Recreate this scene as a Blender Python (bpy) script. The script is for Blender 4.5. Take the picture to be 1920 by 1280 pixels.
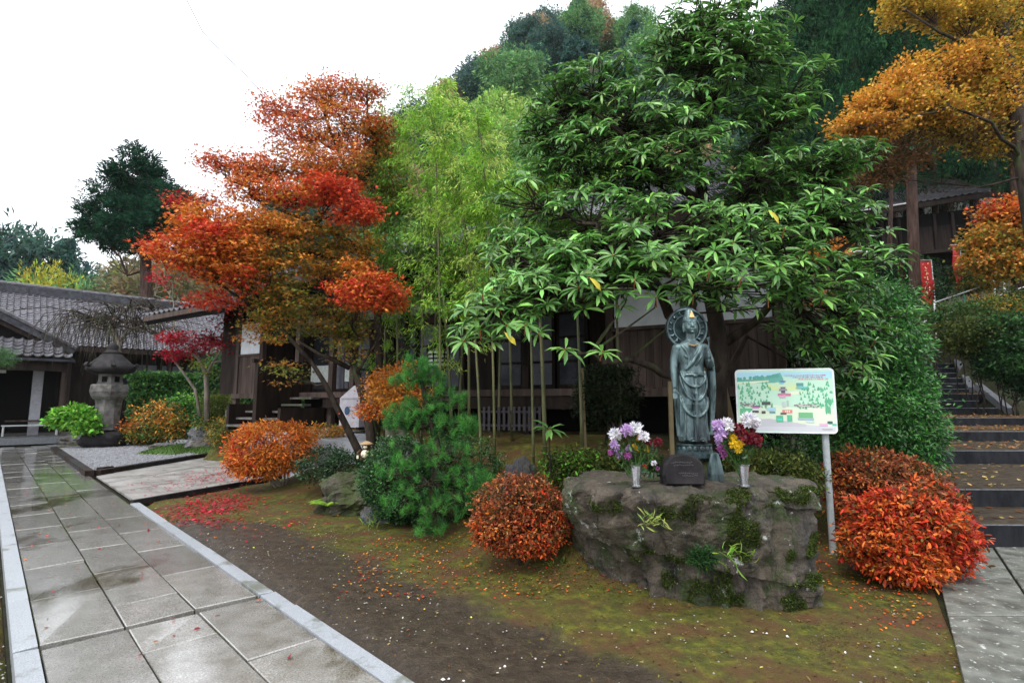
import bpy, bmesh, math
import numpy as np
from mathutils import Vector, noise as mn
PI = math.pi
sc = bpy.context.scene
for o in list(bpy.data.objects): bpy.data.objects.remove(o)
# ------------------------------------------------------------------ camera, sky, light, exposure
CAM_H, FPX = 1.6, 1000.0
PITCH = math.atan(117 / FPX)
cd = bpy.data.cameras.new('camera'); cam = bpy.data.objects.new('camera', cd)
sc.collection.objects.link(cam); sc.camera = cam
cam.location = (0, 0, CAM_H); cam.rotation_euler = (PI / 2 + PITCH, 0, 0)
cd.sensor_width = 36; cd.lens = 36 * FPX / 1920; cd.clip_end = 2000; cd.clip_start = 0.05
SUN_EL, SUN_AZ = math.radians(58), math.radians(205)
w = bpy.data.worlds.new('World'); sc.world = w; w.use_nodes = True
wt = w.node_tree; wt.nodes.clear()
wo = wt.nodes.new('ShaderNodeOutputWorld'); wb = wt.nodes.new('ShaderNodeBackground')
sk = wt.nodes.new('ShaderNodeTexSky'); sk.sky_type = 'NISHITA'; sk.sun_disc = False
sk.sun_elevation = SUN_EL; sk.sun_rotation = SUN_AZ; sk.air_density = 1.0; sk.dust_density = 4.0
hs = wt.nodes.new('ShaderNodeHueSaturation'); hs.inputs['Saturation'].default_value = 0.25
ov = wt.nodes.new('ShaderNodeMixRGB'); ov.blend_type = 'MIX'; ov.inputs[0].default_value = 0.7
ov.inputs[2].default_value = (12.0, 12.6, 13.4, 1)          # cloud layer, even white
wt.links.new(sk.outputs[0], hs.inputs['Color']); wt.links.new(hs.outputs[0], ov.inputs[1])
wt.links.new(ov.outputs[0], wb.inputs[0]); wb.inputs[1].default_value = 0.13
wt.links.new(wb.outputs[0], wo.inputs[0])
sd = bpy.data.lights.new('sun', 'SUN'); sun = bpy.data.objects.new('sun', sd); sc.collection.objects.link(sun)
sd.energy = 1.5; sd.angle = math.radians(20); sd.color = (1, .97, .92)
_sv = Vector((math.sin(SUN_AZ) * math.cos(SUN_EL), math.cos(SUN_AZ) * math.cos(SUN_EL), math.sin(SUN_EL)))
sun.rotation_euler = _sv.to_track_quat('Z', 'Y').to_euler()
vs = sc.view_settings; vs.view_transform = 'Standard'; vs.look = 'None'; vs.exposure = 0.68; vs.gamma = 1
vs.use_curve_mapping = False
sc.cycles.max_bounces = 6; sc.cycles.transparent_max_bounces = 4; sc.cycles.volume_bounces = 1
sc.cycles.diffuse_bounces = 1; sc.cycles.glossy_bounces = 3
# ------------------------------------------------------------------ helpers
COL = sc.collection
def at(px, py, Y):
    dx = (px - 960) / FPX; dz = -(py - 640) / FPX
    ry = math.cos(PITCH) - dz * math.sin(PITCH); rz = math.sin(PITCH) + dz * math.cos(PITCH)
    t = Y / ry
    return np.array([dx * t, Y, CAM_H + rz * t])
def gnd(px, py, z=0.0):
    dx = (px - 960) / FPX; dz = -(py - 640) / FPX
    ry = math.cos(PITCH) - dz * math.sin(PITCH); rz = math.sin(PITCH) + dz * math.cos(PITCH)
    t = (z - CAM_H) / rz
    return np.array([dx * t, ry * t, z])
def mpp(Y): return Y / FPX          # metres per photograph pixel at distance Y
def ss(a, b, t):
    t = np.clip((t - a) / (b - a), 0, 1); return t * t * (3 - 2 * t)
def origin(p):
    v = np.zeros(3)
    while p is not None:
        v += np.array(p.location); p = p.parent
    return v
def tag(o, label=None, cat=None, group=None, kind=None):
    if label: o['label'] = label
    if cat: o['category'] = cat
    if group: o['group'] = group
    if kind: o['kind'] = kind
    return o
def thing(name, label, cat, loc=(0, 0, 0), group=None):
    o = bpy.data.objects.new(name, None); COL.objects.link(o); o.location = [float(v) for v in loc]
    o.empty_display_size = .1
    return tag(o, label, cat, group)
def mesh(name, V, F, mat, smooth=False, col=None):
    me = bpy.data.meshes.new(name)
    V = np.asarray(V, dtype=np.float32).reshape(-1, 3)
    if isinstance(F, np.ndarray):
        k = F.shape[1]; nf = F.shape[0]
        me.vertices.add(len(V)); me.vertices.foreach_set('co', V.ravel())
        me.loops.add(nf * k); me.loops.foreach_set('vertex_index', F.astype(np.int32).ravel())
        me.polygons.add(nf); me.polygons.foreach_set('loop_start', np.arange(0, nf * k, k, dtype=np.int32))
        me.polygons.foreach_set('loop_total', np.full(nf, k, dtype=np.int32))
        me.update(calc_edges=True)
    else:
        me.from_pydata(V.tolist(), [], F); me.update()
    if smooth: me.polygons.foreach_set('use_smooth', [True] * len(me.polygons))
    if col is not None:
        a = me.attributes.new('Col', 'FLOAT_COLOR', 'POINT')
        c = np.ones((len(V), 4), dtype=np.float32); c[:, :3] = col
        a.data.foreach_set('color', c.ravel())
    if mat is not None: me.materials.append(mat)
    return me
def link(name, me, parent=None, loc=None):
    o = bpy.data.objects.new(name, me); COL.objects.link(o)
    if parent is not None: o.parent = parent
    if loc is not None: o.location = [float(v) for v in loc]
    return o
def obj(name, V, F, mat, parent=None, smooth=False, col=None, at0=None):
    """world-space vertices; the object's origin is the parent's, or at0 when given"""
    V = np.asarray(V, dtype=np.float64).reshape(-1, 3)
    off = origin(parent)
    if at0 is not None:
        at0 = np.asarray(at0, float); V = V - at0
        return link(name, mesh(name, V, F, mat, smooth, col), parent, at0 - off)
    return link(name, mesh(name, V - off, F, mat, smooth, col), parent)
class MB:
    def __init__(s): s.v = []; s.f = []; s.c = []
    def add(s, V, F, col=None):
        b = len(s.v); s.v += [tuple(map(float, p)) for p in V]; s.f += [[b + i for i in f] for f in F]
        s.c += [col or (1, 1, 1)] * len(V)
        return s
    def box(s, c, size, rz=0.0, col=None, taper=1.0):
        x, y, z = [q / 2 for q in size]; R = np.array([[math.cos(rz), -math.sin(rz)], [math.sin(rz), math.cos(rz)]])
        V = []
        for dz, k in ((-z, 1.0), (z, taper)):
            for dx, dy in ((-x, -y), (x, -y), (x, y), (-x, y)):
                q = R @ np.array([dx * k, dy * k]); V.append((c[0] + q[0], c[1] + q[1], c[2] + dz))
        return s.add(V, [[0, 3, 2, 1], [4, 5, 6, 7], [0, 1, 5, 4], [1, 2, 6, 5], [2, 3, 7, 6], [3, 0, 4, 7]], col)
    def bar(s, a, b, w, h, col=None, up=(0, 0, 1)):
        a = np.array(a, float); b = np.array(b, float); d = b - a; d /= np.linalg.norm(d)
        u = np.array(up, float); sd_ = np.cross(d, u); n = np.linalg.norm(sd_)
        if n < 1e-4: sd_ = np.cross(d, (1, 0, 0)); n = np.linalg.norm(sd_)
        sd_ /= n; u = np.cross(sd_, d)
        V = []
        for p in (a, b):
            for i, j in ((-1, -1), (1, -1), (1, 1), (-1, 1)): V.append(p + sd_ * i * w / 2 + u * j * h / 2)
        return s.add(V, [[0, 3, 2, 1], [4, 5, 6, 7], [0, 1, 5, 4], [1, 2, 6, 5], [2, 3, 7, 6], [3, 0, 4, 7]], col)
    def tube(s, pts, r, n=6, col=None, cap=True, squash=1.0):
        pts = [np.array(p, float) for p in pts]
        if not hasattr(r, '__len__'): r = [r] * len(pts)
        V = []; prev = None
        for i, p in enumerate(pts):
            d = (pts[min(i + 1, len(pts) - 1)] - pts[max(i - 1, 0)]); d = d / (np.linalg.norm(d) + 1e-9)
            ref = prev if prev is not None else (np.array([1., 0, 0]) if abs(d[0]) < .8 else np.array([0, 1., 0]))
            a = ref - d * (ref @ d); a /= (np.linalg.norm(a) + 1e-9); b = np.cross(d, a); prev = a
            for k in range(n):
                t = 2 * PI * k / n; V.append(p + r[i] * (a * math.cos(t) + b * math.sin(t) * squash))
        F = [[i * n + k, i * n + (k + 1) % n, (i + 1) * n + (k + 1) % n, (i + 1) * n + k] for i in range(len(pts) - 1) for k in range(n)]
        if cap: F.append([(len(pts) - 1) * n + k for k in range(n)]); F.append([n - 1 - k for k in range(n)])
        return s.add(V, F, col)
    def lathe(s, c, prof, n=12, col=None, sx=1.0, sy=1.0, rot=0.0, fn=None):
        V = []
        for z, r in prof:
            for k in range(n):
                t = 2 * PI * k / n + rot; q = r * (fn(t, z) if fn else 1.0)
                V.append((c[0] + q * sx * math.cos(t), c[1] + q * sy * math.sin(t), c[2] + z))
        m = len(prof)
        F = [[i * n + k, i * n + (k + 1) % n, (i + 1) * n + (k + 1) % n, (i + 1) * n + k] for i in range(m - 1) for k in range(n)]
        F.append([n - 1 - k for k in range(n)]); F.append([(m - 1) * n + k for k in range(n)])
        return s.add(V, F, col)
    def ball(s, c, r, n=10, m=6, col=None, R=None):
        r = np.array(r if hasattr(r, '__len__') else (r, r, r), float); V = []
        for i in range(m + 1):
            ph = PI * i / m
            for k in range(n):
                t = 2 * PI * k / n; q = r * np.array([math.sin(ph) * math.cos(t), math.sin(ph) * math.sin(t), -math.cos(ph)])
                if R is not None: q = R @ q
                V.append(np.array(c) + q)
        F = [[i * n + k, i * n + (k + 1) % n, (i + 1) * n + (k + 1) % n, (i + 1) * n + k] for i in range(m) for k in range(n)]
        return s.add(V, F, col)
    def poly(s, pts, h, col=None):
        """prism on a counter-clockwise polygon from its z down by h"""
        n = len(pts); V = [tuple(p) for p in pts] + [(p[0], p[1], p[2] - h) for p in pts]
        F = [list(range(n)), list(range(2 * n - 1, n - 1, -1))] + [[i, i + n, (i + 1) % n + n, (i + 1) % n] for i in range(n)]
        return s.add(V, F, col)
    def build(s, name, mat, parent=None, smooth=False, at0=None, col=False):
        return obj(name, s.v, s.f, mat, parent, smooth, np.array(s.c) if col else None, at0)
# ---- materials
def nt(name):
    m = bpy.data.materials.new(name); m.use_nodes = True; t = m.node_tree; t.nodes.clear()
    out = t.nodes.new('ShaderNodeOutputMaterial'); b = t.nodes.new('ShaderNodeBsdfPrincipled')
    t.links.new(b.outputs[0], out.inputs[0]); return m, t, b, out
def coords(t, world=False, stretch=(1, 1, 1)):
    if world: s = t.nodes.new('ShaderNodeNewGeometry').outputs['Position']
    else: s = t.nodes.new('ShaderNodeTexCoord').outputs['Object']
    mp = t.nodes.new('ShaderNodeMapping'); mp.inputs['Scale'].default_value = stretch
    t.links.new(s, mp.inputs[0]); return mp.outputs[0]
def noise_n(t, v, scale, detail=5, rough=.6):
    n = t.nodes.new('ShaderNodeTexNoise'); n.inputs['Scale'].default_value = scale
    n.inputs['Detail'].default_value = detail; n.inputs['Roughness'].default_value = rough
    t.links.new(v, n.inputs['Vector']); return n.outputs[0]
def ramp(t, v, stops):
    r = t.nodes.new('ShaderNodeValToRGB'); e = r.color_ramp.elements
    while len(e) < len(stops): e.new(.5)
    for k, (p, c) in enumerate(stops):
        e[k].position = p
        e[k].color = (c[0], c[1], c[2], 1) if hasattr(c, '__len__') else (c, c, c, 1)
    t.links.new(v, r.inputs[0]); return r.outputs[0]
def mixc(t, fac, a, b, mode='MIX'):
    m = t.nodes.new('ShaderNodeMixRGB'); m.blend_type = mode
    for i, x in ((0, fac), (1, a), (2, b)):
        if hasattr(x, 'node'): t.links.new(x, m.inputs[i])
        else: m.inputs[i].default_value = x if i == 0 else (x[0], x[1], x[2], 1)
    return m.outputs[0]
def bump_n(t, h, strength, dist=.02, normal=None):
    b = t.nodes.new('ShaderNodeBump'); b.inputs['Strength'].default_value = strength; b.inputs['Distance'].default_value = dist
    t.links.new(h, b.inputs['Height'])
    if normal is not None: t.links.new(normal, b.inputs['Normal'])
    return b.outputs[0]
def pmat(name, c1, c2, scale=4, rough=.6, rough2=None, bump=.3, bscale=30, bdist=.01, metal=0, stretch=(1, 1, 1), world=False,
         lo=.35, hi=.65, third=None, tscale=2, tlo=.55, thi=.65, objvar=0.0):
    m, t, b, out = nt(name); v = coords(t, world, stretch)
    c = ramp(t, noise_n(t, v, scale), [(lo, c1), (hi, c2)])
    if third is not None:
        f = ramp(t, noise_n(t, v, tscale, 6, .65), [(tlo, 0), (thi, 1)]); c = mixc(t, f, c, third)
    if objvar:
        oi = t.nodes.new('ShaderNodeObjectInfo'); mr = t.nodes.new('ShaderNodeMapRange')
        mr.inputs[3].default_value = 1 - objvar; mr.inputs[4].default_value = 1 + objvar
        t.links.new(oi.outputs['Random'], mr.inputs[0]); c = mixc(t, 1.0, c, mr.outputs[0], 'MULTIPLY')
    t.links.new(c, b.inputs['Base Color'])
    if rough2 is None: b.inputs['Roughness'].default_value = rough
    else: t.links.new(ramp(t, noise_n(t, v, scale * .7, 3), [(.4, rough), (.62, rough2)]), b.inputs['Roughness'])
    b.inputs['Metallic'].default_value = metal; b.inputs['Specular IOR Level'].default_value = .12 if max(c2) < .11 else .32
    if bump: t.links.new(bump_n(t, noise_n(t, v, bscale, 6), bump, bdist), b.inputs['Normal'])
    return m
def flat(name, c, rough=.5, metal=0): return pmat(name, [x * .85 for x in c], [min(1, x * 1.12) for x in c], 9, rough, bump=.08, metal=metal)
def leafmat(name, rough=.45, trans=.3, spec=.5):
    m, t, b, out = nt(name)
    a = t.nodes.new('ShaderNodeAttribute'); a.attribute_name = 'Col'
    t.links.new(a.outputs['Color'], b.inputs['Base Color']); b.inputs['Roughness'].default_value = rough
    b.inputs['Specular IOR Level'].default_value = spec
    tr = t.nodes.new('ShaderNodeBsdfTranslucent'); t.links.new(a.outputs['Color'], tr.inputs[0])
    mx = t.nodes.new('ShaderNodeMixShader'); mx.inputs[0].default_value = trans
    t.links.new(b.outputs[0], mx.inputs[1]); t.links.new(tr.outputs[0], mx.inputs[2]); t.links.new(mx.outputs[0], out.inputs[0])
    return m
def colmat(name, rough=.5):
    m, t, b, out = nt(name); a = t.nodes.new('ShaderNodeAttribute'); a.attribute_name = 'Col'
    t.links.new(a.outputs['Color'], b.inputs['Base Color']); b.inputs['Roughness'].default_value = rough; return m
LEAF = leafmat('leaf_soft', .55, .3, .25); GLOSS = leafmat('leaf_glossy', .34, .22, .4); NEEDLE = leafmat('leaf_needle', .6, .2, .3)
FARLEAF = leafmat('leaf_far', .9, .2, .1)
BARK = pmat('bark_dark', (.014, .01, .008), (.055, .042, .032), 8, .7, bump=.7, bscale=25, bdist=.02, stretch=(1, 1, .3), third=(.06, .08, .03), tscale=3)
BARKG = pmat('bark_grey', (.11, .09, .07), (.22, .19, .15), 8, .7, bump=.6, bscale=25, bdist=.02, stretch=(1, 1, .3), third=(.12, .13, .07), tscale=3)
BARKR = pmat('bark_cedar', (.03, .017, .013), (.085, .052, .042), 14, .8, bump=.8, bscale=40, bdist=.02, stretch=(1, 1, .12))
CULM = pmat('bamboo_culm', (.06, .07, .025), (.15, .145, .06), 3, .4, bump=.1, stretch=(1, 1, .4))
STONE = pmat('stone_grey', (.05, .047, .045), (.15, .14, .135), 5, .7, bump=.6, bscale=25, third=(.05, .06, .03), tscale=1.5)
STONED = pmat('stone_dark', (.01, .009, .01), (.03, .027, .028), 5, .6, bump=.3, bscale=25)
WOODD = pmat('wood_dark', (.009, .006, .005), (.03, .02, .016), 6, .7, bump=.4, bscale=20, stretch=(1, 1, .15))
WOODB = pmat('wood_board_brown', (.042, .03, .026), (.095, .068, .058), 8, .8, bump=.5, bscale=30, stretch=(1, 1, .08), third=(.07, .055, .05), tscale=3, objvar=.18)
PLASTER = pmat('plaster_white', (.5, .52, .56), (.62, .64, .68), 3, .8, bump=.1)
TILE = pmat('roof_tile_grey', (.06, .058, .068), (.14, .135, .15), 6, .3, .45, bump=.3, bscale=30, objvar=.25)
TILED = pmat('roof_tile_dark', (.025, .025, .03), (.065, .065, .075), 6, .3, .5, bump=.3, bscale=30, objvar=.25)
BLACK = flat('black_parts_and_shade', (.005, .004, .004), .8)  # near-black; on recess backs and the low eave, shade put into colour
# ---- leaves
def _maple():
    V = [(0, 0, 0)]; F = []
    for a, l in ((-110, .5), (-55, .85), (0, 1), (55, .85), (110, .5)):
        r = math.radians(a); c, s_ = math.cos(r), math.sin(r); b = len(V)
        V += [(.35 + .12 * -s_ + .0 * c, .12 * c, 0.02), (.35 + (l * .65) * c, l * .65 * s_, -.05), (.35 + .12 * s_, -.12 * c, 0.02)]
        F.append([b, b + 1, b + 2])
    V.append((0, .015, 0)); F.append([0, 5 + 2, len(V) - 1])
    return V, F
SHAPES = {
    'rhomb': ([(0, 0, 0), (.45, .5, .06), (1, 0, 0), (.45, -.5, .06)], [[0, 1, 2], [0, 2, 3]]),
    'tri': ([(0, .5, 0), (0, -.5, 0), (1, 0, 0)], [[0, 1, 2]]),
    'leaf6': ([(0, 0, 0), (.3, .42, .05), (.72, .4, .03), (1, 0, -.06), (.72, -.4, .03), (.3, -.42, .05), (.5, 0, -.0)],
              [[0, 1, 6], [1, 2, 6], [2, 3, 6], [3, 4, 6], [4, 5, 6], [5, 0, 6]]),
    'long': ([(0, 0, 0), (.3, 0, .02), (.7, 0, -.05), (1, 0, -.2), (.3, .38, .07), (.7, .5, .0), (.3, -.38, .07), (.7, -.5, .0)],
             [[0, 1, 4], [1, 2, 5], [1, 5, 4], [2, 3, 5], [0, 6, 1], [1, 6, 7], [1, 7, 2], [2, 7, 3]]),
    'maple': _maple(),
    'clump': ([(0, .2, 0), (.4, .5, .1), (1, .1, -.1), (.1, -.3, .1), (.55, -.5, 0), (.9, -.35, -.15), (.3, .05, .3), (.75, .15, .28), (.5, -.2, .35)],
              [[0, 1, 2], [3, 4, 5], [6, 7, 8]]),
}
def nz(v): return v / (np.linalg.norm(v, axis=-1, keepdims=True) + 1e-9)
def leaf_arrays(P, D, N, L, W, C, shape):
    tv, tf = SHAPES[shape]; tv = np.array(tv, float); tf = np.array(tf)
    n = len(P); x = nz(D); y = nz(np.cross(N, x)); z = np.cross(x, y)
    L = np.broadcast_to(np.asarray(L, float), (n,))[:, None, None]; W = np.broadcast_to(np.asarray(W, float), (n,))[:, None, None]
    V = P[:, None] + x[:, None] * L * tv[None, :, 0:1] + y[:, None] * W * tv[None, :, 1:2] + z[:, None] * L * tv[None, :, 2:3]
    F = tf[None] + (np.arange(n) * len(tv))[:, None, None]
    return V.reshape(-1, 3), F.reshape(-1, tf.shape[1]), np.repeat(C, len(tv), axis=0)
def leaves(name, mat, parent, P, D, N, L, W, C, shape='rhomb', at0=None, local=False):
    V, F, c = leaf_arrays(P, D, N, L, W, C, shape)
    if local: return mesh(name, V, F, mat, col=c)
    return obj(name, V, F, mat, parent, col=c, at0=at0)
def pal(rng, cols, n, jit=.18, idx=None):
    cols = np.array(cols, float)
    if idx is None: idx = rng.integers(0, len(cols), n)
    c = cols[idx] * rng.normal(1, jit, (n, 1)).clip(.4, 1.8)
    return (c * rng.normal(1, jit * .5, (n, 3)).clip(.5, 1.5)).clip(.002, .95)
def inball(rng, n, shell=.5):
    d = nz(rng.normal(size=(n, 3))); r = (shell ** 3 + (1 - shell ** 3) * rng.random((n, 1))) ** (1 / 3)
    return d * r
def wig(rng, a, b, n=6, amp=.08, sag=0.0):
    a = np.array(a, float); b = np.array(b, float); L = np.linalg.norm(b - a)
    t = np.linspace(0, 1, n)[:, None]; p = a + (b - a) * t
    j = rng.normal(size=(n, 3)) * amp * L; j[0] = 0; j[-1] = 0
    p = p + j * .5; p[:, 2] += sag * L * np.sin(PI * t[:, 0])
    return p
def blob(px, py, Y, rx, ry, cols, n=20, rd=None):
    """an ellipsoid of crown seen round (px, py) at distance Y, radii in photograph pixels"""
    m = mpp(Y); return dict(c=at(px, py, Y), r=np.array([rx * m, (rd if rd else (rx + ry) / 2 * m * .9), ry * m]), cols=cols, n=n)
def crown(rng, blobs, per, sig, flatz=.5, shell=.45):
    """clusters of leaves: returns P, cluster index, centres, blob index of each cluster"""
    C, B = [], []
    for i, b in enumerate(blobs):
        q = inball(rng, b['n'], shell) * b['r'] + b['c']; C.append(q); B += [i] * b['n']
    C = np.concatenate(C); B = np.array(B)
    cl = np.repeat(np.arange(len(C)), per)
    P = C[cl] + rng.normal(size=(len(cl), 3)) * np.array([sig, sig, sig * flatz])
    return P, cl, C, B
def branches(mb, rng, nodes, blobs, C, B, r0=.03, r1=.008, sides=5, twig=True, amp=.1):
    nodes = np.array(nodes)
    for i, b in enumerate(blobs):
        low = nodes[:, 2] < b['c'][2] + .05
        cand = nodes[low] if low.any() else nodes
        k = np.argmin(np.linalg.norm((cand - b['c']) * np.array([1, 1, .7]), axis=1))
        p = wig(rng, cand[k], b['c'], 6, amp, -.05); mb.tube(p, np.linspace(r0, r1 * 1.4, 6), sides, cap=False)
        if twig:
            for c in C[B == i]:
                s_ = p[rng.integers(2, 6)]; mb.tube(wig(rng, s_, c, 4, .12), [r1, r1 * .8, r1 * .55, r1 * .3], 3, cap=False)
# ---- terrain height
HR = np.array([3.3, 9.5]); HT = np.array([-.875, .485]); HN = np.array([-.485, -.875])   # main hall: corner, along the front, outward
def hs_(x, y): return (x - HR[0]) * HN[0] + (y - HR[1]) * HN[1]
def ht_(x, y): return (x - HR[0]) * HT[0] + (y - HR[1]) * HT[1]
def stair_in(x, y):
    m = (y > 6.1) & (y < 19.3) & (x > np.interp(y, [6.1, 7.3, 10.3, 16, 19], [4.9, 5.7, 7.8, 10.5, 12.5])) & (x < 26)
    m2 = (y >= 19.3) & (y < 23.1) & (x > 13) & (x < np.where(y > 21, 20.3, 17.8))
    m3 = (y >= 23.1) & (y < 28) & (x > 15.2) & (x < 19.9 + (y - 23) * .7)
    return np.where(m | m2 | m3, 1.0, 0.0)
def H(x, y):
    x = np.asarray(x, float); y = np.asarray(y, float)
    s = hs_(x, y); t = ht_(x, y)
    hall = 1.0 * (ss(3.5, .9, s) * ss(8.2, 6.5, t) + ss(.75, .35, s) * ss(6.5, 8.2, t)) * ss(13.4, 13.2, t) * ss(-3, -.5, t)
    r2 = ((x - 1.45) / 1.65) ** 2 + ((y - 7.0) / 1.8) ** 2
    h = np.maximum(hall, 1.0 * np.exp(-r2 ** 2))
    P = np.interp(y, [6, 10, 16, 20, 23, 26, 30, 36, 60, 130], [-.1, .3, .9, 1.7, 2.3, 4.2, 7.2, 10.8, 24, 60])
    xe = np.interp(y, [6, 14, 25, 40, 60, 120], [3.8, 3.2, 0, -5, -10, -20]); wd = np.interp(y, [6, 20, 60], [1.2, 3, 10])
    right = P * ss(xe - wd, xe + wd, x)
    right = right + .9 * ss(18, 21, x) * ss(18, 21, y) * ss(34, 26, y)
    hill = 60 * np.exp(-((x - 12) / 40) ** 2) * ss(40, 86, y) + 6 * ss(44, 66, y) * ss(-12, -30, x)
    h = np.maximum(h, np.maximum(right, hill))
    h = h + .02 * np.sin(x * 1.3 + y * .7) * np.sin(y * 1.1 - x * .4) * ss(.0, .5, h)
    SP = np.interp(y, [6.1, 7.3, 10.3, 12.8, 16, 19.3, 20, 20.6, 23, 26.5, 28], [-.1, .0, .2, .4, .6, .9, 1.1, 1.5, 1.7, 2.9, 3.3])
    h = np.where(stair_in(x, y) > 0, np.minimum(h, SP), h)
    return h
def Hs(x, y): return float(H(x, y))
# ================================================================== the ground
def ground():
    xs = np.unique(np.concatenate([np.linspace(-220, -20, 41), np.linspace(-20, 14, 200), np.linspace(14, 60, 47), np.linspace(60, 220, 30)]))
    ys = np.unique(np.concatenate([np.linspace(-40, 0, 9), np.linspace(0, 2.5, 10), np.linspace(2.5, 16, 130), np.linspace(16, 50, 100), np.linspace(50, 260, 70)]))
    X, Y = np.meshgrid(xs, ys); Z = H(X, Y)
    # the stair corridor and the paved strips are dug a little below their slabs
    V = np.stack([X, Y, Z], -1)
    nz_ = np.array([mn.noise(Vector((p[0] * 1.7, p[1] * 1.7, 0))) for p in V.reshape(-1, 3)]).reshape(X.shape)
    u, v = uvp(X, Y)
    garden = (ss(1.9, 2.6, v) * ss(13.5, 12, Y) * ss(3.0, 1.8, X - (Y - 3) * .6))
    V[..., 2] += nz_ * .03 * garden
    V[..., 2] -= .16 * ss(2.0, 1.86, v) * ss(.05, .2, v) * (u < 29.5) * (u > -6)
    n, m = X.shape; i = np.arange(n - 1)[:, None] * m + np.arange(m - 1)[None]
    F = np.stack([i, i + 1, i + m + 1, i + m], -1).reshape(-1, 4)
    # material: wet brown earth beside the kerb, yellow-green moss further in, litter and fallen leaves as fine grain
    mt, t, b, out = nt('garden_earth_and_moss'); pos = coords(t, True)
    a = t.nodes.new('ShaderNodeAttribute'); a.attribute_name = 'Col'
    sp = t.nodes.new('ShaderNodeSeparateColor'); t.links.new(a.outputs['Color'], sp.inputs[0])
    n1 = noise_n(t, pos, 1.1, 6, .65); n2 = noise_n(t, pos, 9, 6, .7); n3 = noise_n(t, pos, 60, 3, .7)
    earth = ramp(t, n2, [(.3, (.018, .013, .008)), (.6, (.05, .036, .023)), (.8, (.1, .075, .05))])
    moss = ramp(t, n2, [(.25, (.015, .018, .003)), (.5, (.062, .064, .006)), (.75, (.16, .15, .013))])
    moss = mixc(t, ramp(t, noise_n(t, pos, 2.3, 4), [(.42, 0), (.62, 1)]), moss, (.075, .036, .012))
    ad = t.nodes.new('ShaderNodeMath'); ad.operation = 'ADD'; t.links.new(sp.outputs[0], ad.inputs[0])
    sb = t.nodes.new('ShaderNodeMath'); sb.operation = 'MULTIPLY_ADD'; sb.inputs[1].default_value = 1.1; sb.inputs[2].default_value = -.55
    t.links.new(n1, sb.inputs[0]); t.links.new(sb.outputs[0], ad.inputs[1])
    f = ramp(t, ad.outputs[0], [(.38, 0), (.6, 1)])
    c = mixc(t, f, earth, moss)
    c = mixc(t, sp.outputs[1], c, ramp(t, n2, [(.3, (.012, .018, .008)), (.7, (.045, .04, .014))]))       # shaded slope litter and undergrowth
    c = mixc(t, ramp(t, n3, [(.66, 0), (.72, 1)]), c, mixc(t, .5, c, (.3, .27, .22)))
    t.links.new(c, b.inputs['Base Color'])
    t.links.new(ramp(t, ad.outputs[0], [(.3, .42), (.6, .85)]), b.inputs['Roughness']); b.inputs['Specular IOR Level'].default_value = .3
    t.links.new(bump_n(t, n3, .6, .02, bump_n(t, n2, .7, .05)), b.inputs['Normal'])
    mossm = ss(2.25, 3.0, v - .35 * ss(6, 3, Y) * 0) * ss(15, 8, u * 0 + Y * 0 + 8)
    mossm = ss(2.2, 3.7, v + ss(7.5, 9.5, u) * 1.4) 
    mossm = np.where(v < 0.3, .75, mossm)
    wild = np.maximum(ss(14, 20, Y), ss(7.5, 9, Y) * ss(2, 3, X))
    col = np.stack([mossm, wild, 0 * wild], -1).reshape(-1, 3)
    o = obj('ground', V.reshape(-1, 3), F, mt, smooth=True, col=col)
    tag(o, kind='structure')
PA = math.radians(44.3); PD = np.array([-math.sin(PA), math.cos(PA)]); PE = np.array([math.cos(PA), math.sin(PA)])
def uvp(x, y): return x * PD[0] + y * PD[1], x * PE[0] + y * PE[1]
def W(u, v, z=0.0): return np.array([u * PD[0] + v * PE[0], u * PD[1] + v * PE[1], z])
ground()
# ---- stone path: granite slabs and kerb stones, each its own stone
rng = np.random.default_rng(3)
def slabmat():
    m, t, b, out = nt('wet_aggregate_slab'); pos = coords(t, True)
    fine = noise_n(t, pos, 95, 3, .85); mid = noise_n(t, pos, 5, 5, .6); pud = noise_n(t, coords(t, True, (1, .6, 1)), 1.15, 5, .6)
    c = ramp(t, fine, [(.28, (.1, .096, .086)), (.5, (.23, .22, .205)), (.7, (.42, .405, .38))])
    c = mixc(t, ramp(t, mid, [(.4, 0), (.7, .6)]), c, (.085, .078, .055))
    oi = t.nodes.new('ShaderNodeObjectInfo')
    mr = t.nodes.new('ShaderNodeMapRange'); mr.inputs[3].default_value = .75; mr.inputs[4].default_value = 1.2
    t.links.new(oi.outputs['Random'], mr.inputs[0]); c = mixc(t, 1.0, c, mr.outputs[0], 'MULTIPLY')
    wet = ramp(t, pud, [(.56, 0), (.64, 1)])
    c = mixc(t, wet, c, mixc(t, 1.0, c, (.42, .38, .3), 'MULTIPLY'))
    t.links.new(c, b.inputs['Base Color'])
    t.links.new(mixc(t, wet, ramp(t, mid, [(.35, .08), (.65, .28)]), (.04, .04, .04)), b.inputs['Roughness'])
    bp = t.nodes.new('ShaderNodeBump'); bp.inputs['Distance'].default_value = .0025
    t.links.new(ramp(t, wet, [(0, .3), (1, 0)]), bp.inputs['Strength']); t.links.new(fine, bp.inputs['Height'])
    t.links.new(bp.outputs[0], b.inputs['Normal']); b.inputs['Specular IOR Level'].default_value = .7; b.inputs['Coat Weight'].default_value = 1.0; b.inputs['Coat Roughness'].default_value = .12
    return m
SLAB = slabmat()
KERB = pmat('granite_kerb', (.2, .215, .235), (.36, .38, .41), 130, .45, .3, bump=.3, bscale=150, bdist=.002, world=True, third=(.14, .15, .13), tscale=3)
JOINT = pmat('dark_joint', (.006, .006, .004), (.02, .022, .008), 6, .8, bump=.5, world=True)
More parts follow.
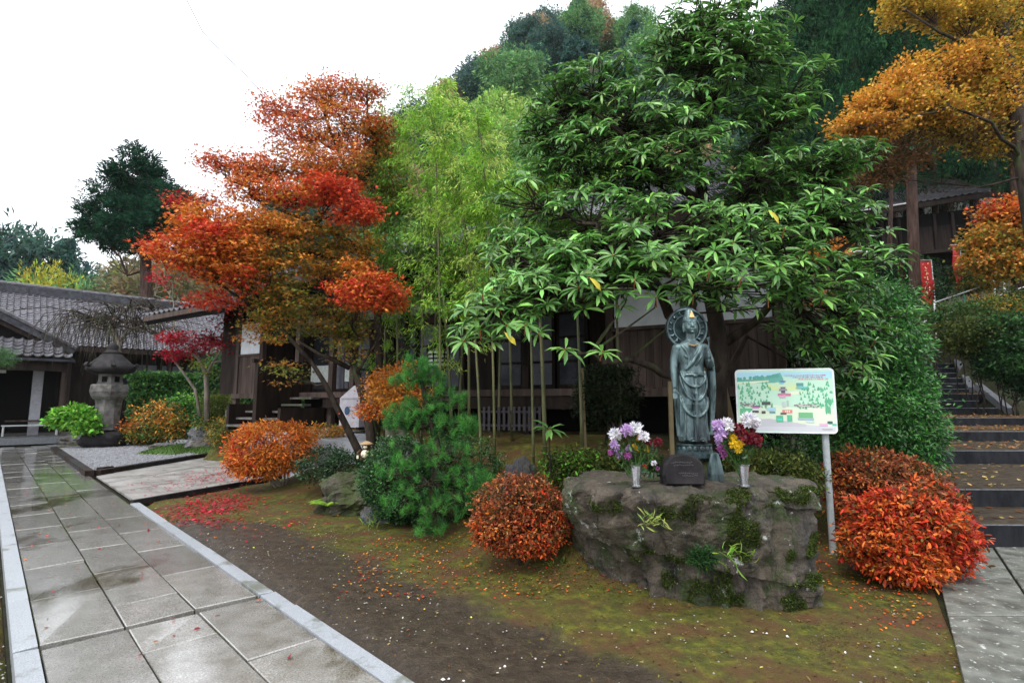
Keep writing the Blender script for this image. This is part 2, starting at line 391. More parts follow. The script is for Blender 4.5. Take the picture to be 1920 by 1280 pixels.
path = MB().poly([W(-6, .22, -.04), W(-6, 1.87, -.04), W(28.6, 1.87, -.04), W(28.6, .22, -.04)], .06)
path = path.build('path', JOINT); tag(path, kind='structure')
def stone_piece(parent, name, quad, z, th, mat, bev=.006, tilt=.003, rs=rng):
    """a slab with an eased edge; quad counter-clockwise in plan"""
    q = np.array([[p[0], p[1]] for p in quad]); c = q.mean(0)
    dz = rs.normal(0, tilt, 4)
    V = [(p[0], p[1], z - th) for p in q] + [(p[0], p[1], z - bev + dz[i]) for i, p in enumerate(q)]
    inn = q + (c - q) / np.linalg.norm(c - q, axis=1)[:, None] * bev * 1.6
    V += [(p[0], p[1], z + dz[i]) for i, p in enumerate(inn)]
    F = [[3, 2, 1, 0]] + [[i, (i + 1) % 4, (i + 1) % 4 + 4, i + 4] for i in range(4)] + [[i + 4, (i + 1) % 4 + 4, (i + 1) % 4 + 8, i + 8] for i in range(4)] + [[8, 9, 10, 11]]
    return obj(name, V, F, mat, parent, at0=(c[0], c[1], z))
def strip(v0, v1, us, mat, name='slab', z=.03, gap=.006, par=path):
    for a, b in zip(us[:-1], us[1:]):
        a_ = a + gap; b_ = b - gap
        stone_piece(par, name, [W(a_, v0 + gap), W(a_, v1 - gap), W(b_, v1 - gap), W(b_, v0 + gap)], z, .09, mat)
us_far = [4.8 + 1.118 * k for k in range(21)]
near = [4.71 - 1.07 * k for k in range(9)][::-1]
strip(.365, .83, us_far, SLAB); strip(.365, .83, [n_ - .0 for n_ in near[:-1]] + [4.71], SLAB)
strip(.83, 1.27, [4.8] + [4.765 + .55 + 1.118 * k for k in range(20)], SLAB)
strip(.83, 1.27, [4.735 - .52 - 1.07 * k for k in range(8)][::-1] + [4.71], SLAB)
strip(1.27, 1.728, us_far, SLAB); strip(1.27, 1.728, near, SLAB)
strip(1.728, 1.85, [4.77 + 1.86 * k for k in range(4)] + [10.4], KERB, 'kerb_stone', .045, .003)
strip(1.728, 1.85, [4.73 - .42 - 1.9 * k for k in range(5)][::-1] + [4.73], KERB, 'kerb_stone', .045, .003)
strip(.235, .362, [4.77, 5.95, 7.3] + [7.3 + 1.4 * k for k in range(1, 15)], KERB, 'kerb_stone', .045, .003)
strip(.235, .362, [4.73 - 1.2 - 1.4 * k for k in range(5)][::-1] + [4.73], KERB, 'kerb_stone', .045, .003)
strip(1.728, 2.35, [15.2 + 1.118 * k for k in range(12)], SLAB)   # right of the far stretch
strip(-.6, .235, [13.2 + 1.118 * k for k in range(14)], SLAB)
# side path branching towards the main hall, between the gravel bed and the moss garden
SIDE = pmat('pale_wet_concrete', (.19, .18, .17), (.33, .315, .3), 3, .3, .5, bump=.25, bscale=70, bdist=.004, world=True, third=(.13, .12, .1), tscale=1.3)
sp_ = MB().poly([W(10.45, 1.87, .012), (-5.98, 8.72, .012), (-4.9, 11.6, .012), (-3.6, 13.2, .012), (-4.6, 14.8, .012), (-6.6, 16.2, .012), (-9.25, 18.3, .012), (-9.2, 12.0, .012), W(15.0, 1.87, .012)], .05).build('side_path', JOINT)
tag(sp_, kind='structure')
def lerp(a, b, t): return np.array(a) * (1 - t) + np.array(b) * t
A0, A1, B0, B1 = np.array([-6.0, 8.78]), np.array([-4.98, 11.6]), np.array([-9.15, 12.0]), np.array([-9.15, 16.8])
Q0 = W(10.46, 1.86)[:2]
for k in range(5):
    for j in range(3):
        a, b = lerp(A0, A1, k / 5), lerp(A0, A1, (k + 1) / 5); c, d = lerp(B0, B1, k / 5), lerp(B0, B1, (k + 1) / 5)
        p = [lerp(a, c, j / 3 + .004), lerp(a, c, (j + 1) / 3 - .002), lerp(b, d, (j + 1) / 3 - .002), lerp(b, d, j / 3 + .004)]
        p = [lerp(q_, np.mean(p, 0), .008) for q_ in p]
        stone_piece(sp_, 'slab', p[::-1], .035, .04, SIDE)
e1 = MB(); e1.bar((-6.03, 8.7, .03), (-4.93, 11.75, .03), .07, .11); e1 = e1.build('edging', STONED, sp_)
# ---- gravel bed with its dark kerb
GRAV = pmat('pale_gravel', (.13, .135, .145), (.3, .31, .33), 55, .8, bump=1.0, bscale=60, bdist=.02, world=True)
bedp = [(-9.3, 12.1), (-9.15, 18.2), (-8.6, 22.0), (-12.2, 23.6), (-16.6, 23.2), (-15.75, 18.8)]
gb = MB().poly([(p[0], p[1], .075) for p in bedp], .1).build('gravel_bed', GRAV); tag(gb, kind='structure')
kb = thing('bed_kerb', 'dark raised stone kerb framing the raked pale gravel bed', 'kerb', (-9.3, 12.1, 0))
def kerbrun(a, b, n):
    for k in range(n):
        p, q = lerp(a, b, (k + .01) / n), lerp(a, b, (k + .99) / n)
        MB().bar((p[0], p[1], .065), (q[0], q[1], .065), .16, .15).build('kerb_stone', STONED if k % 3 else WOODD, kb)
kerbrun((-9.3, 12.0), (-15.85, 18.75), 8); kerbrun((-9.22, 12.1), (-9.1, 18.4), 6)
kerbrun((-9.55, 12.6), (-9.5, 12.9), 1)
# ---- pavement and steps at the right
PAVE = pmat('rough_concrete', (.07, .07, .06), (.16, .165, .145), 6, .35, .7, bump=.5, bscale=90, bdist=.005, world=True, third=(.42, .44, .4), tscale=22, tlo=.6, thi=.66)
pv = MB().poly([(2.2, 2.6, .004), (9, 2.6, .004), (13, 6.15, .004), (4.5, 6.15, .004)], .05).build('pavement', JOINT); tag(pv, kind='structure')
g1, g2 = gnd(1755, 1066), gnd(1807, 1280); dl = (g1 - g2)[:2]; dl /= np.linalg.norm(dl)
j1, j2 = gnd(1863, 1030), gnd(1920, 1116); dj = (j1 - j2)[:2]; dj /= np.linalg.norm(dj)
def onl(p, d, y): return p[:2] + d * (y - p[1]) / d[1]
ysl = [1.8, 3.05, 4.2, 5.1, 6.13]
for a, b in zip(ysl[:-1], ysl[1:]):
    for L0, L1 in (((g2, dl, 0), (j2, dj, -.012)), ((j2, dj, .012), (j2, dj, 1.3)), ((j2, dj, 1.32), (j2, dj, 2.7)), ((j2, dj, 2.72), (j2, dj, 4.2))):
        f_ = lambda L, y: onl(L[0], L[1], y) + np.array([L[2], 0])
        p = [f_(L0, a + .008), f_(L1, a + .008), f_(L1, b - .008), f_(L0, b - .008)]
        if p[1][0] - p[0][0] < .1: continue
        stone_piece(pv, 'slab', p, .03, .05, PAVE)
STEPR = pmat('dark_riser', (.006, .007, .009), (.02, .021, .025), 7, .6, .8, bump=.4, bscale=40, world=True, stretch=(1, 1, .3))  # near-black front faces, darker than the treads
TREAD = pmat('wet_tread', (.022, .017, .012), (.06, .045, .03), 9, .5, .75, bump=.5, bscale=60, world=True)
NOSE = pmat('step_nosing', (.1, .105, .12), (.2, .21, .22), 30, .35, bump=.3, world=True)
def stair(name, label, steps, loc):
    T = thing(name, label, 'steps', loc)
    for x0, x1, y0, y1, z0, z1, sk_ in steps:      # sk_: the step's front edge runs this much back per metre to the right
        f = lambda x, y: y + (x - x0) * sk_
        V = [(x0, f(x0, y0), z0 - .3), (x1, f(x1, y0), z0 - .3), (x1, y1, z0 - .3), (x0, y1, z0 - .3), (x0, f(x0, y0), z1), (x1, f(x1, y0), z1), (x1, y1, z1), (x0, y1, z1)]
        MB().add(V, [[0, 3, 2, 1], [4, 5, 6, 7], [0, 1, 5, 4], [1, 2, 6, 5], [2, 3, 7, 6], [3, 0, 4, 7]]).build('step', TREAD, T)
        a, b = np.array([x0, f(x0, y0), 0]), np.array([x1, f(x1, y0), 0])
        MB().bar(a + (0, -.02, (z0 + z1) / 2 - .02), b + (0, -.02, (z0 + z1) / 2 - .02), .036, z1 - z0 + .02).build('riser', STEPR, T)
        MB().bar(a + (0, .03, z1 - .012), b + (0, .0, z1 - .006), .09, .022).build('nosing', NOSE, T)
    return T
S1 = [(5.0, 16, 6.15, 7.5, 0, .27, -.02), (5.8, 17, 7.2, 10.4, .27, .49, -.02), (7.8, 18, 10.2, 12.9, .49, .735, -.02), (9.4, 19, 12.7, 16.0, .735, .965, -.02), (10.6, 20, 15.9, 19.4, .965, 1.2, -.02)]
ST1 = stair('wide_steps', 'broad low wet stone steps strewn with yellow leaves, beside the red azaleas', S1, (8, 6.2, 0))
S2 = [(13.0, at(1871, 772, 19.2)[0], 19.2, 19.9, 1.2, 1.46, 0), (13.2, 17.2, 19.8, 20.4, 1.46, 1.72, 0), (13.4, 17.9, 20.3, 23.4, 1.72, 1.98, 0), (15.5, 20.2, 21.2, 23.6, 1.72, 1.986, 0)]
ST2 = stair('middle_steps', 'short dark flight of three steps with sloped side kerb, above the broad low steps', S2, (15, 19.2, 1.2))
S3 = []
for k in range(6): S3.append((16.8 + .5 * k, 19.6 + .36 * k, 23.0 + .55 * k, 23.7 + .55 * k + (2.2 if k == 5 else 0), 1.98 + .26 * k, 2.24 + .26 * k, 0))
ST3 = stair('upper_steps', 'highest narrow flight of dark steps climbing towards the hillside shrubs', S3, (18, 23, 2))
MB().bar((17.75, 19.2, 1.35), (18.1, 20.8, 2.3), .22, .25).build('side_kerb', NOSE, ST2)
MB().bar((19.75, 23.0, 2.2), (21.7, 26.0, 3.75), .22, .25).build('side_kerb', NOSE, ST3)
# ================================================================== buildings
_tilecache = {}
def tile_mesh(w, l, mat, key):
    if key in _tilecache: return _tilecache[key]
    xs = np.array([-.5, -.28, 0, .25, .5]) * w; zs = np.array([.34, -.02, -.10, .02, .34]) * w * .62
    V = []
    for y, dz in ((0.0, .035), (l * 1.12, 0.0)):
        for x, z in zip(xs, zs): V.append((x, y, z + dz))
    for x, z in zip(xs, zs): V.append((x, 0, z + .0))
    F = [[i, i + 1, i + 6, i + 5] for i in range(4)] + [[i + 10, i + 11, i + 1, i] for i in range(4)]
    m = mesh(key, V, F, mat); _tilecache[key] = m; return m
def tiled_roof(parent, el, er, rl, rr, tw, tl, mat, near_n=300, sag=.0, key='tile'):
    """tiles in courses from the eave (el, er) up to the ridge (rl, rr); the nearest near_n are objects, the rest one part"""
    el, er, rl, rr = [np.array(p, float) for p in (el, er, rl, rr)]
    nr = max(2, int(round(np.linalg.norm((rl + rr) / 2 - (el + er) / 2) / tl)))
    me = tile_mesh(tw, tl, mat, key); base = np.array([v.co for v in me.vertices]); bf = [list(p.vertices) for p in me.polygons]
    items = []
    for r in range(nr):
        t = r / nr; bow = -sag * math.sin(PI * t) * np.array([0, 0, 1])
        a, b = lerp(el, rl, t) + bow, lerp(er, rr, t) + bow
        t2 = (r + 1) / nr; up = lerp(el, rl, t2) - sag * math.sin(PI * t2) * np.array([0, 0, 1]) - a
        n = max(1, int(round(np.linalg.norm(b - a) / tw))); x = (b - a) / np.linalg.norm(b - a)
        up = up - x * (up @ x); y = up / np.linalg.norm(up); z = np.cross(x, y)
        off = (a - el) @ x
        for k in range(int(np.ceil(off / tw)), int(np.floor((off + np.linalg.norm(b - a)) / tw))):
            items.append((a + x * ((k + .5) * tw - off) + z * rng.normal(0, .006), x, y, z))
    items.sort(key=lambda i: np.linalg.norm(i[0] - np.array([0, 0, CAM_H])) - 3 * (abs(i[0][0]) < i[0][1] * .96))
    from mathutils import Matrix
    off = origin(parent)
    for p, x, y, z in items[:near_n]:
        o = link('tile', me, parent); o.matrix_local = Matrix(((x[0], y[0], z[0], p[0] - off[0]), (x[1], y[1], z[1], p[1] - off[1]), (x[2], y[2], z[2], p[2] - off[2]), (0, 0, 0, 1)))
    if items[near_n:]:
        V = np.concatenate([p + base[:, 0:1] * x + base[:, 1:2] * y + base[:, 2:3] * z for p, x, y, z in items[near_n:]])
        F = [[q + i * len(base) for q in f] for i in range(len(items) - near_n) for f in bf]
        tag(obj('tile_courses', V, F, mat, parent), kind='stuff')
def slabquad(mb, p, th):
    p = [np.array(q, float) for q in p]; n = np.cross(p[1] - p[0], p[3] - p[0]); n /= np.linalg.norm(n)
    V = p + [q - n * th for q in p]
    return mb.add(V, [[0, 1, 2, 3], [7, 6, 5, 4]] + [[i, i + 4, (i + 1) % 4 + 4, (i + 1) % 4] for i in range(4)])
# ---- left temple wing: long tiled roof, porch with gable
LB = thing('temple_wing', 'long low temple building with grey tiled roof and gabled entrance porch behind the stone lantern', 'building', W(32, 2, 0))
ue, ur, ze, zr, vl, vr = 32.6, 37.6, 4.35, 7.35, -9.0, 15.5
e = lambda v, d=0: W(ue, v, ze + d); r_ = lambda v, d=0: W(ur, v, zr + d)
slabquad(MB(), [e(vl, -.08), e(vr, -.08), r_(vr, -.08), r_(vl, -.08)], .18).build('roof_deck', WOODD, LB)
slabquad(MB(), [r_(vl, -.08), r_(vr, -.08), W(42.6, vr, ze), W(42.6, vl, ze)], .18).build('roof_deck', TILED, LB)
tiled_roof(LB, e(vl), e(vr), r_(vl), r_(vr), .25, .27, TILE, 300, .05, 'tile_wing')
for k in range(8):
    a, b = lerp(r_(vl), r_(vr), k / 8), lerp(r_(vl), r_(vr), (k + .995) / 8)
    MB().bar(a + (0, 0, .16), b + (0, 0, .16), .34, .42).build('ridge_course', TILED, LB)
    MB().tube([a + (0, 0, .42), b + (0, 0, .42)], .13, 8).build('ridge_cap', TILE, LB)
MB().bar(e(vl, -.14), e(vr, -.14), .08, .22).build('fascia', WOODD, LB)
MB().add([W(34, vl + 1, 0), W(34, vr - .8, 0), W(34, vr - .8, 4.9), W(34, vl + 1, 4.9), W(41, vl + 1, 0), W(41, vr - .8, 0), W(41, vr - .8, 4.9), W(41, vl + 1, 4.9)],
         [[0, 1, 2, 3], [1, 5, 6, 2], [4, 0, 3, 7], [5, 4, 7, 6]]).build('wall', WOODD, LB)
GLASS = pmat('window_glass_grey', (.02, .022, .03), (.055, .06, .075), 1.5, .12, bump=0)
SHOJI = pmat('paper_panel', (.1, .1, .12), (.17, .17, .2), 2, .8, bump=.1)
for k in range(9):
    v = 4.2 + k * 1.15
    wn = MB().bar(W(33.97, v + .03, 3.0), W(33.97, v + 1.08, 3.0), .05, 1.5).build('window', WOODD, LB)
    MB().bar(W(33.93, v + .1, 3.0), W(33.93, v + 1.0, 3.0), .03, 1.3).build('pane', SHOJI if k % 3 else GLASS, wn)
    MB().bar(W(33.9, v + .55, 2.35), W(33.9, v + .55, 3.65), .04, .04).build('mullion', WOODD, wn)
for k in range(12): MB().box(W(33.8, vl + 1.2 + k * 2.1, 2.2), (.18, .18, 4.4), PA).build('post', WOODB, LB)
# porch: gable end towards the path
pc, ph, pe, pa, pu = -.95, 3.35, 3.45, 5.35, 28.6
def pr(u, v, z): return W(u, v, z)
for s_ in (-1, 1):
    a, b = pr(pu + .5, pc + s_ * ph, pe + .3), pr(34.5, pc + s_ * ph, pe + .3); c, d = pr(pu + .5, pc, pa + .2), pr(36, pc, pa + .2)
    q = [a, b, d, c] if s_ > 0 else [b, a, c, d]
    slabquad(MB(), [x - (0, 0, .1) for x in q], .15).build('porch_roof_deck', WOODD, LB)
tiled_roof(LB, pr(pu + .5, pc + ph, pe + .3), pr(34.5, pc + ph, pe + .3), pr(pu + .5, pc, pa + .2), pr(36, pc, pa + .2), .3, .34, TILE, 60, .04, 'tile_porch')
tiled_roof(LB, pr(pu - .75, pc - ph, pe), pr(pu - .75, pc + ph, pe), pr(pu + .6, pc - ph + .7, pe + .75), pr(pu + .6, pc + ph - .7, pe + .75), .3, .3, TILE, 80, .03, 'tile_porch')
slabquad(MB(), [pr(pu - .75, pc - ph, pe - .1), pr(pu - .75, pc + ph, pe - .1), pr(pu + .6, pc + ph - .6, pe + .66), pr(pu + .6, pc - ph + .6, pe + .66)], .12).build('skirt_roof_deck', WOODD, LB)
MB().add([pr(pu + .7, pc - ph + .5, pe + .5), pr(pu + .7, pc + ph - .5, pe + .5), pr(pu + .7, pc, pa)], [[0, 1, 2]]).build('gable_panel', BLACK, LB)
for s_ in (-1, 1):
    MB().bar(pr(pu + .5, pc + s_ * (ph + .05), pe + .32), pr(pu + .5, pc, pa + .28), .1, .24).build('bargeboard', TILED, LB)
    MB().tube([pr(pu + .45, pc + s_ * (ph + .1), pe + .5), pr(pu + .45, pc, pa + .5)], .09, 6).build('verge_tile', TILE, LB)
MB().bar(pr(pu - .72, pc - ph, pe - .12), pr(pu - .72, pc + ph, pe - .12), .06, .09).build('gutter', GLASS, LB)
MB().bar(pr(pu - .35, pc - ph + .2, pe - .38), pr(pu - .35, pc + ph - .2, pe - .38), .2, .34).build('beam', WOODD, LB)
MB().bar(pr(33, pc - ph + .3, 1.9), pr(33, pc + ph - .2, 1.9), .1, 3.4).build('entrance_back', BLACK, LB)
MB().box(pr(30.6, 1.45, 1.75), (.34, .34, 3.0), PA).build('white_post', flat('pale_post', (.35, .35, .38)), LB)
MB().box(pr(30.0, 2.25, 1.75), (.17, .17, 3.0), PA).build('post', WOODB, LB)
MB().box(pr(30.0, -3.9, 1.75), (.17, .17, 3.0), PA).build('post', WOODB, LB)
MB().bar(pr(29.3, pc - ph, .13), pr(29.3, 3.1, .13), 1.0, .25).build('entrance_step', NOSE, LB)
MB().bar(pr(31.5, pc - ph, .15), pr(31.5, 3.1, .15), 3.4, .3).build('porch_floor', STONE, LB)
LAMPW = flat('lamp_white', (.7, .75, .72))
lm = MB().box(pr(30.2, .15, 3.0), (.55, .2, .28), PA).build('porch_lamp', LAMPW, LB); MB().box(pr(30.08, .15, 3.0), (.57, .03, .04), PA).build('bar', BLACK, lm)
# bench on the porch floor
bc = pr(30.2, 1.35, .3)
bn = thing('bench', 'plain low bench with pale seat plank and thin legs standing in the entrance porch', 'bench', bc)
ALU = flat('pale_metal', (.5, .5, .52), .35)
MB().bar(pr(30.0, .45, .72), pr(30.0, 2.25, .72), .4, .05).build('seat', ALU, bn)
MB().bar(pr(30.35, .55, .9), pr(30.35, 2.2, .9), .08, .06).build('backrest', WOODB, bn)
for v in (.52, 2.18):
    for u in (29.85, 30.15): MB().bar(pr(u, v, .3), pr(u, v, .7), .045, .045).build('leg', ALU, bn)
# ---- main hall behind the trees
def F_(t, s, z): p = HR + HT * t + HN * s; return np.array([p[0], p[1], z])
MH = thing('main_hall', 'large dark wooden temple hall on posts with white plaster and board walls behind the bamboo', 'building', F_(5, 0, 1))
zf, zw, zt = 1.9, 3.0, 3.95
def wallbox(name, t0, t1, s0, s1, z0, z1, mat, par=MH):
    V = [F_(t0, s0, z0), F_(t1, s0, z0), F_(t1, s1, z0), F_(t0, s1, z0), F_(t0, s0, z1), F_(t1, s0, z1), F_(t1, s1, z1), F_(t0, s1, z1)]
    return MB().add(V, [[0, 3, 2, 1], [4, 5, 6, 7], [0, 1, 5, 4], [1, 2, 6, 5], [2, 3, 7, 6], [3, 0, 4, 7]]).build(name, mat, par)
def planks(t0, t1, s, z0, z1, wd_, mat=WOODB):
    n = max(1, int(round((t1 - t0) / wd_)))
    for k in range(n):
        a = t0 + (t1 - t0) * k / n; b = t0 + (t1 - t0) * (k + 1) / n
        wallbox('plank', a + .004, b - .004, s - .03, s + float(rng.normal(0, .003)), z0, z1, mat)
# right-hand room
wallbox('wall_core', -1.35, 1.55, -5, -.05, zf, 5.0, WOODD); planks(-1.3, 1.5, .0, zf, zw, .15)
for a, b in ((-1.25, .0), (.08, 1.5)): wallbox('plaster_panel', a, b, -.04, .0, zw + .06, zt, PLASTER)
wallbox('rail', -1.4, 1.6, -.03, .05, zw - .01, zw + .055, WOODB); wallbox('rail', -1.4, 1.6, -.03, .06, zt, zt + .14, WOODD); wallbox('sill', -1.4, 1.65, -.03, .1, zf - .16, zf, WOODB)
for t in (1.6, .04, -1.35): wallbox('post', t - .07, t + .07, -.1, .05, .6, 5.0, WOODB)
# left-hand room
wallbox('wall_core', 12.0, 14.0, -5, -.05, zf, 5.0, WOODD); planks(12.05, 13.05, 0, zf, zw, .14)
wallbox('plaster_panel', 12.1, 13.0, -.04, .0, zw + .05, zt, PLASTER)
wallbox('rail', 12.0, 13.1, -.03, .05, zw - .01, zw + .05, WOODB); wallbox('sill', 11.9, 13.2, -.03, .1, zf - .14, zf, WOODB)
for t in (12.0, 13.1): wallbox('post', t - .07, t + .07, -.08, .05, 1.4, 5.0, WOODB); wallbox('post_stone', t - .16, t + .16, -.2, .2, 1.0, 1.42, STONE)
# the recessed middle: gallery floor, dark sliding doors, glazed panels, beams, crawl space
wallbox('gallery_floor', 1.67, 12.0, -1.5, .25, zf - .14, zf, WOODB); wallbox('gallery_beam', 1.67, 9.2, .1, .22, zf - .4, zf - .15, WOODD)
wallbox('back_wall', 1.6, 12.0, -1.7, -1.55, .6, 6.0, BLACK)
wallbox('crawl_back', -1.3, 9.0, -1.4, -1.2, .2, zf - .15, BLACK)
for k in range(13):
    t = 1.8 + k * .82
    d = wallbox('sliding_door', t, t + .76, -1.52, -1.46, zf, 3.75, WOODD)
    pm = (GLASS, WOODD, GLASS, SHOJI)[(k * 7 + 1) % 4]
    for j in range(3): wallbox('pane', t + .07, t + .69, -1.47, -1.45, zf + .15 + j * .56, zf + .65 + j * .56, pm, d)
for t in (3.4, 5.0, 6.7, 8.35, 9.1, 10.4): wallbox('post', t - .075, t + .075, -.05, .1, .7, 5.2, WOODD if t < 8 else WOODB)
wallbox('lintel', 1.67, 12, -.1, .05, 4.0, 4.25, WOODD); wallbox('transom', 1.67, 12, -1.5, -1.4, 3.75, 4.0, WOODB)
for k in range(5): wallbox('transom_panel', 2 + k * 2.0, 3.8 + k * 2.0, -1.45, -1.4, 4.02, 4.5, PLASTER)
wallbox('white_notice', 9.75, 11.6, -1.44, -1.41, 2.25, 2.75, LAMPW)
wallbox('red_panel', 8.75, 9.0, -.6, -.56, 2.35, 2.75, flat('red_cloth', (.35, .01, .015)))
wallbox('pale_curtain', 9.0, 9.25, -.3, -.26, 2.0, 4.0, SHOJI); wallbox('pale_curtain', 8.4, 8.5, -.3, -.26, 2.0, 4.0, SHOJI)
# wooden stair up to the gallery
wallbox('stair_stringer', 9.15, 9.25, .2, 1.5, .95, 1.5, WOODD); wallbox('stair_stringer', 10.05, 10.18, .2, 1.5, .95, 2.6, WOODD); wallbox('stair_stringer', 11.1, 11.2, .2, 1.5, .95, 1.6, WOODD)
for k in range(5):
    for a, b in ((9.26, 10.04), (10.19, 11.1)): wallbox('tread', a, b, .28 + k * .25, .55 + k * .25, 1.72 - k * .17, 1.77 - k * .17, STONE)
wallbox('handrail', 10.08, 10.16, .2, 1.6, 2.6, 2.7, WOODD)
# roof: main slope and a lower wing roof at the far corner
E0, E1, RZ = 5.35, 5.35, 7.9
a, b, c, d = F_(-1.8, 1.4, 4.75), F_(11.6, 1.4, 4.75), F_(0, -5.5, RZ), F_(7.5, -5.5, RZ)
slabquad(MB(), [b - (0, 0, .1), a - (0, 0, .1), c - (0, 0, .1), d - (0, 0, .1)], .18).build('roof_deck', WOODD, MH)
slabquad(MB(), [F_(11.6, -12, 4.75), b - (0, 0, .1), d - (0, 0, .1), F_(7.5, -6, RZ - .1)], .18).build('roof_deck', TILED, MH)
slabquad(MB(), [a - (0, 0, .1), F_(-1.8, -12, 4.75), F_(0, -6, RZ - .1), c - (0, 0, .1)], .18).build('roof_deck', TILED, MH)
slabquad(MB(), [F_(-1.8, -12, 4.75), F_(11.6, -12, 4.75), F_(7.5, -6, RZ - .1), F_(0, -6, RZ - .1)], .18).build('roof_deck', TILED, MH)
tiled_roof(MH, b, a, d, c, .28, .3, TILE, 300, .05, 'tile_hall')
MB().bar(c + (0, 0, .2), d + (0, 0, .2), .4, .6).build('ridge', TILED, MH)
MB().bar(a - (0, 0, .16), b - (0, 0, .16), .09, .2).build('fascia', WOODB, MH)
for k in range(33):
    t = -1.7 + k * .4; MB().bar(F_(t, 1.3, 4.52), F_(t, -.1, 5.0), .07, .1).build('rafter', WOODB, MH)
a, b, c, d = F_(11.0, 1.5, 4.3), F_(15.8, 1.3, 4.25), F_(11.0, -3, 5.6), F_(14.4, -3, 5.6)
slabquad(MB(), [b - (0, 0, .08), a - (0, 0, .08), c - (0, 0, .08), d - (0, 0, .08)], .2).build('roof_deck', BLACK, MH)
tiled_roof(MH, b, a, d, c, .28, .3, TILE, 0, .04, 'tile_hall'); MB().bar(a - (0, 0, .1), b - (0, 0, .1), .08, .14).build('fascia', WOODB, MH)
# stone terrace in front of the stair
CONC = pmat('pale_terrace_concrete', (.3, .31, .33), (.46, .47, .5), 2.5, .3, .5, bump=.2, bscale=60, bdist=.004, world=True, third=(.2, .21, .22), tscale=1.1)
tr = MB(); tp = [(-1.9, 10.0), (-1.6, 11.6), (-4.3, 14.6), (-6.8, 15.3), (-6.6, 13.6), (-4.6, 11.3), (-3.3, 10.5)]
top = [(x, y, .84 + .04 * (y - 10)) for x, y in tp]; tr.poly(top, 1.0); tr = tr.build('terrace', CONC); tag(tr, kind='structure')
# white offering box with a round blue crest
ob = F_(7.5, .75, 1.05); OB = thing('offering_box', 'white box with sloped lid and round blue crest before the hall stair', 'box', ob)
WHITEP = flat('white_paint', (.42, .4, .44), .45)
th_ = math.atan2(HT[1], HT[0])
MB().box(ob + (0, 0, .35), (.62, .4, .66), th_).build('body', WHITEP, OB)
f = lambda t, s, z: F_(7.5 + t * .8, .75 + s * .8, 1.05 + z * .82)
MB().add([f(-.36, .28, .83), f(.36, .28, .83), f(.3, -.2, 1.2), f(-.3, -.2, 1.2), f(-.36, -.28, .83), f(.36, -.28, .83)], [[0, 1, 2, 3], [4, 0, 3], [1, 5, 2], [5, 4, 3, 2], [0, 4, 5, 1]]).build('lid', WHITEP, OB)
cr = MB(); cc = f(.08, .258, .48)
cr.add([cc + (HT[0] * .085 * math.cos(k * PI / 8), HT[1] * .085 * math.cos(k * PI / 8), .1 * math.sin(k * PI / 8)) for k in range(16)], [list(range(16))]); cr.build('crest', flat('crest_blue', (.02, .06, .12)), OB)
for s_ in (-1, 1): MB().box(f(.4 * s_ * .86, .0, .0), (.08, .42, .06), th_).build('foot', WOODD, OB)
# hanging lantern
hl = at(822, 657, 10.4); HL = thing('hanging_lantern', 'white ribbed lantern with black bands hanging under the hall eave', 'lantern', hl)
MB().lathe(hl + (0, 0, -.33), [(0, .15), (.02, .185), (.33, .21), (.35, .17)], 12).build('shade', LAMPW, HL)
for k in range(5): MB().lathe(hl + (0, 0, -.335 + k * .078), [(0, .188 + k * .006), (0, .2 + k * .006), (.028, .2 + k * .006), (.028, .188 + k * .006)], 12).build('band', BLACK, HL)
for k in range(6): q = k * PI / 3 + .2; MB().bar(hl + (.205 * math.cos(q), .205 * math.sin(q), -.33), hl + (.22 * math.cos(q), .22 * math.sin(q), 0.02), .02, .02).build('rib', BLACK, HL)
MB().lathe(hl + (0, 0, .03), [(0, .25), (.04, .23), (.14, .1), (.2, .03)], 12).build('cap', BLACK, HL)
MB().tube([hl + (0, 0, .2), hl + (0, 0, 1.9)], .012, 5).build('chain', BLACK, HL)
MB().lathe(hl + (0, 0, -.62), [(0, .02), (.1, .05), (.28, .03), (.29, .01)], 8).build('tassel', WOODD, HL)
# picket fence in the crawl space
pf0, pf1 = at(898, 806, 9.6), at(1012, 803, 9.4); pf0[2] = pf1[2] = at(950, 806, 9.5)[2]
PF = thing('picket_fence', 'low weathered picket fence standing before the dark crawl space under the hall', 'fence', pf0)
GREYW = flat('weathered_grey_wood', (.04, .036, .04), .8)
for k in range(13): p = lerp(pf0, pf1, k / 12); MB().box(p + (0, 0, .2), (.045, .02, .42 + float(rng.normal(0, .012)))).build('picket', GREYW, PF)
for z in (.08, .32): MB().bar(pf0 + (0, .025, z), pf1 + (0, .025, z), .02, .04).build('rail', GREYW, PF)
# ---- upper hall on the hillside
UB = thing('hillside_hall', 'dark wooden hall with upswept wet tiled roof among cedar trunks on the hillside', 'building', at(1760, 470, 36))
el, er = at(1545, 408, 34), at(1868, 366, 31); bl, br = el + (1.5, 1.2, 0), er + (-2.2, -.6, 0)
rl, rr = at(1640, 340, 41), at(1812, 351, 38)
er2 = er + (0, 0, .35)
slabquad(MB(), [el - (0, 0, .15), er2 - (0, 0, .15), rr - (0, 0, .15), rl - (0, 0, .15)], .2).build('roof_deck', WOODD, UB)
tiled_roof(UB, el, er2, rl, rr, .36, .36, TILE, 0, .05, 'tile_upper')
MB().bar(rl + (0, 0, .2), rr + (0, 0, .2), .4, .5).build('ridge', TILE, UB)
MB().bar(el - (0, 0, .2), er2 - (0, 0, .25), .15, .3).build('fascia', WOODD, UB)
MB().tube([el + (0, -.1, .03), lerp(el, er2, .5) + (0, -.1, .03)], .06, 5).build('gutter', ALU, UB)
zb = at(1700, 478, 33)[2]
V = []
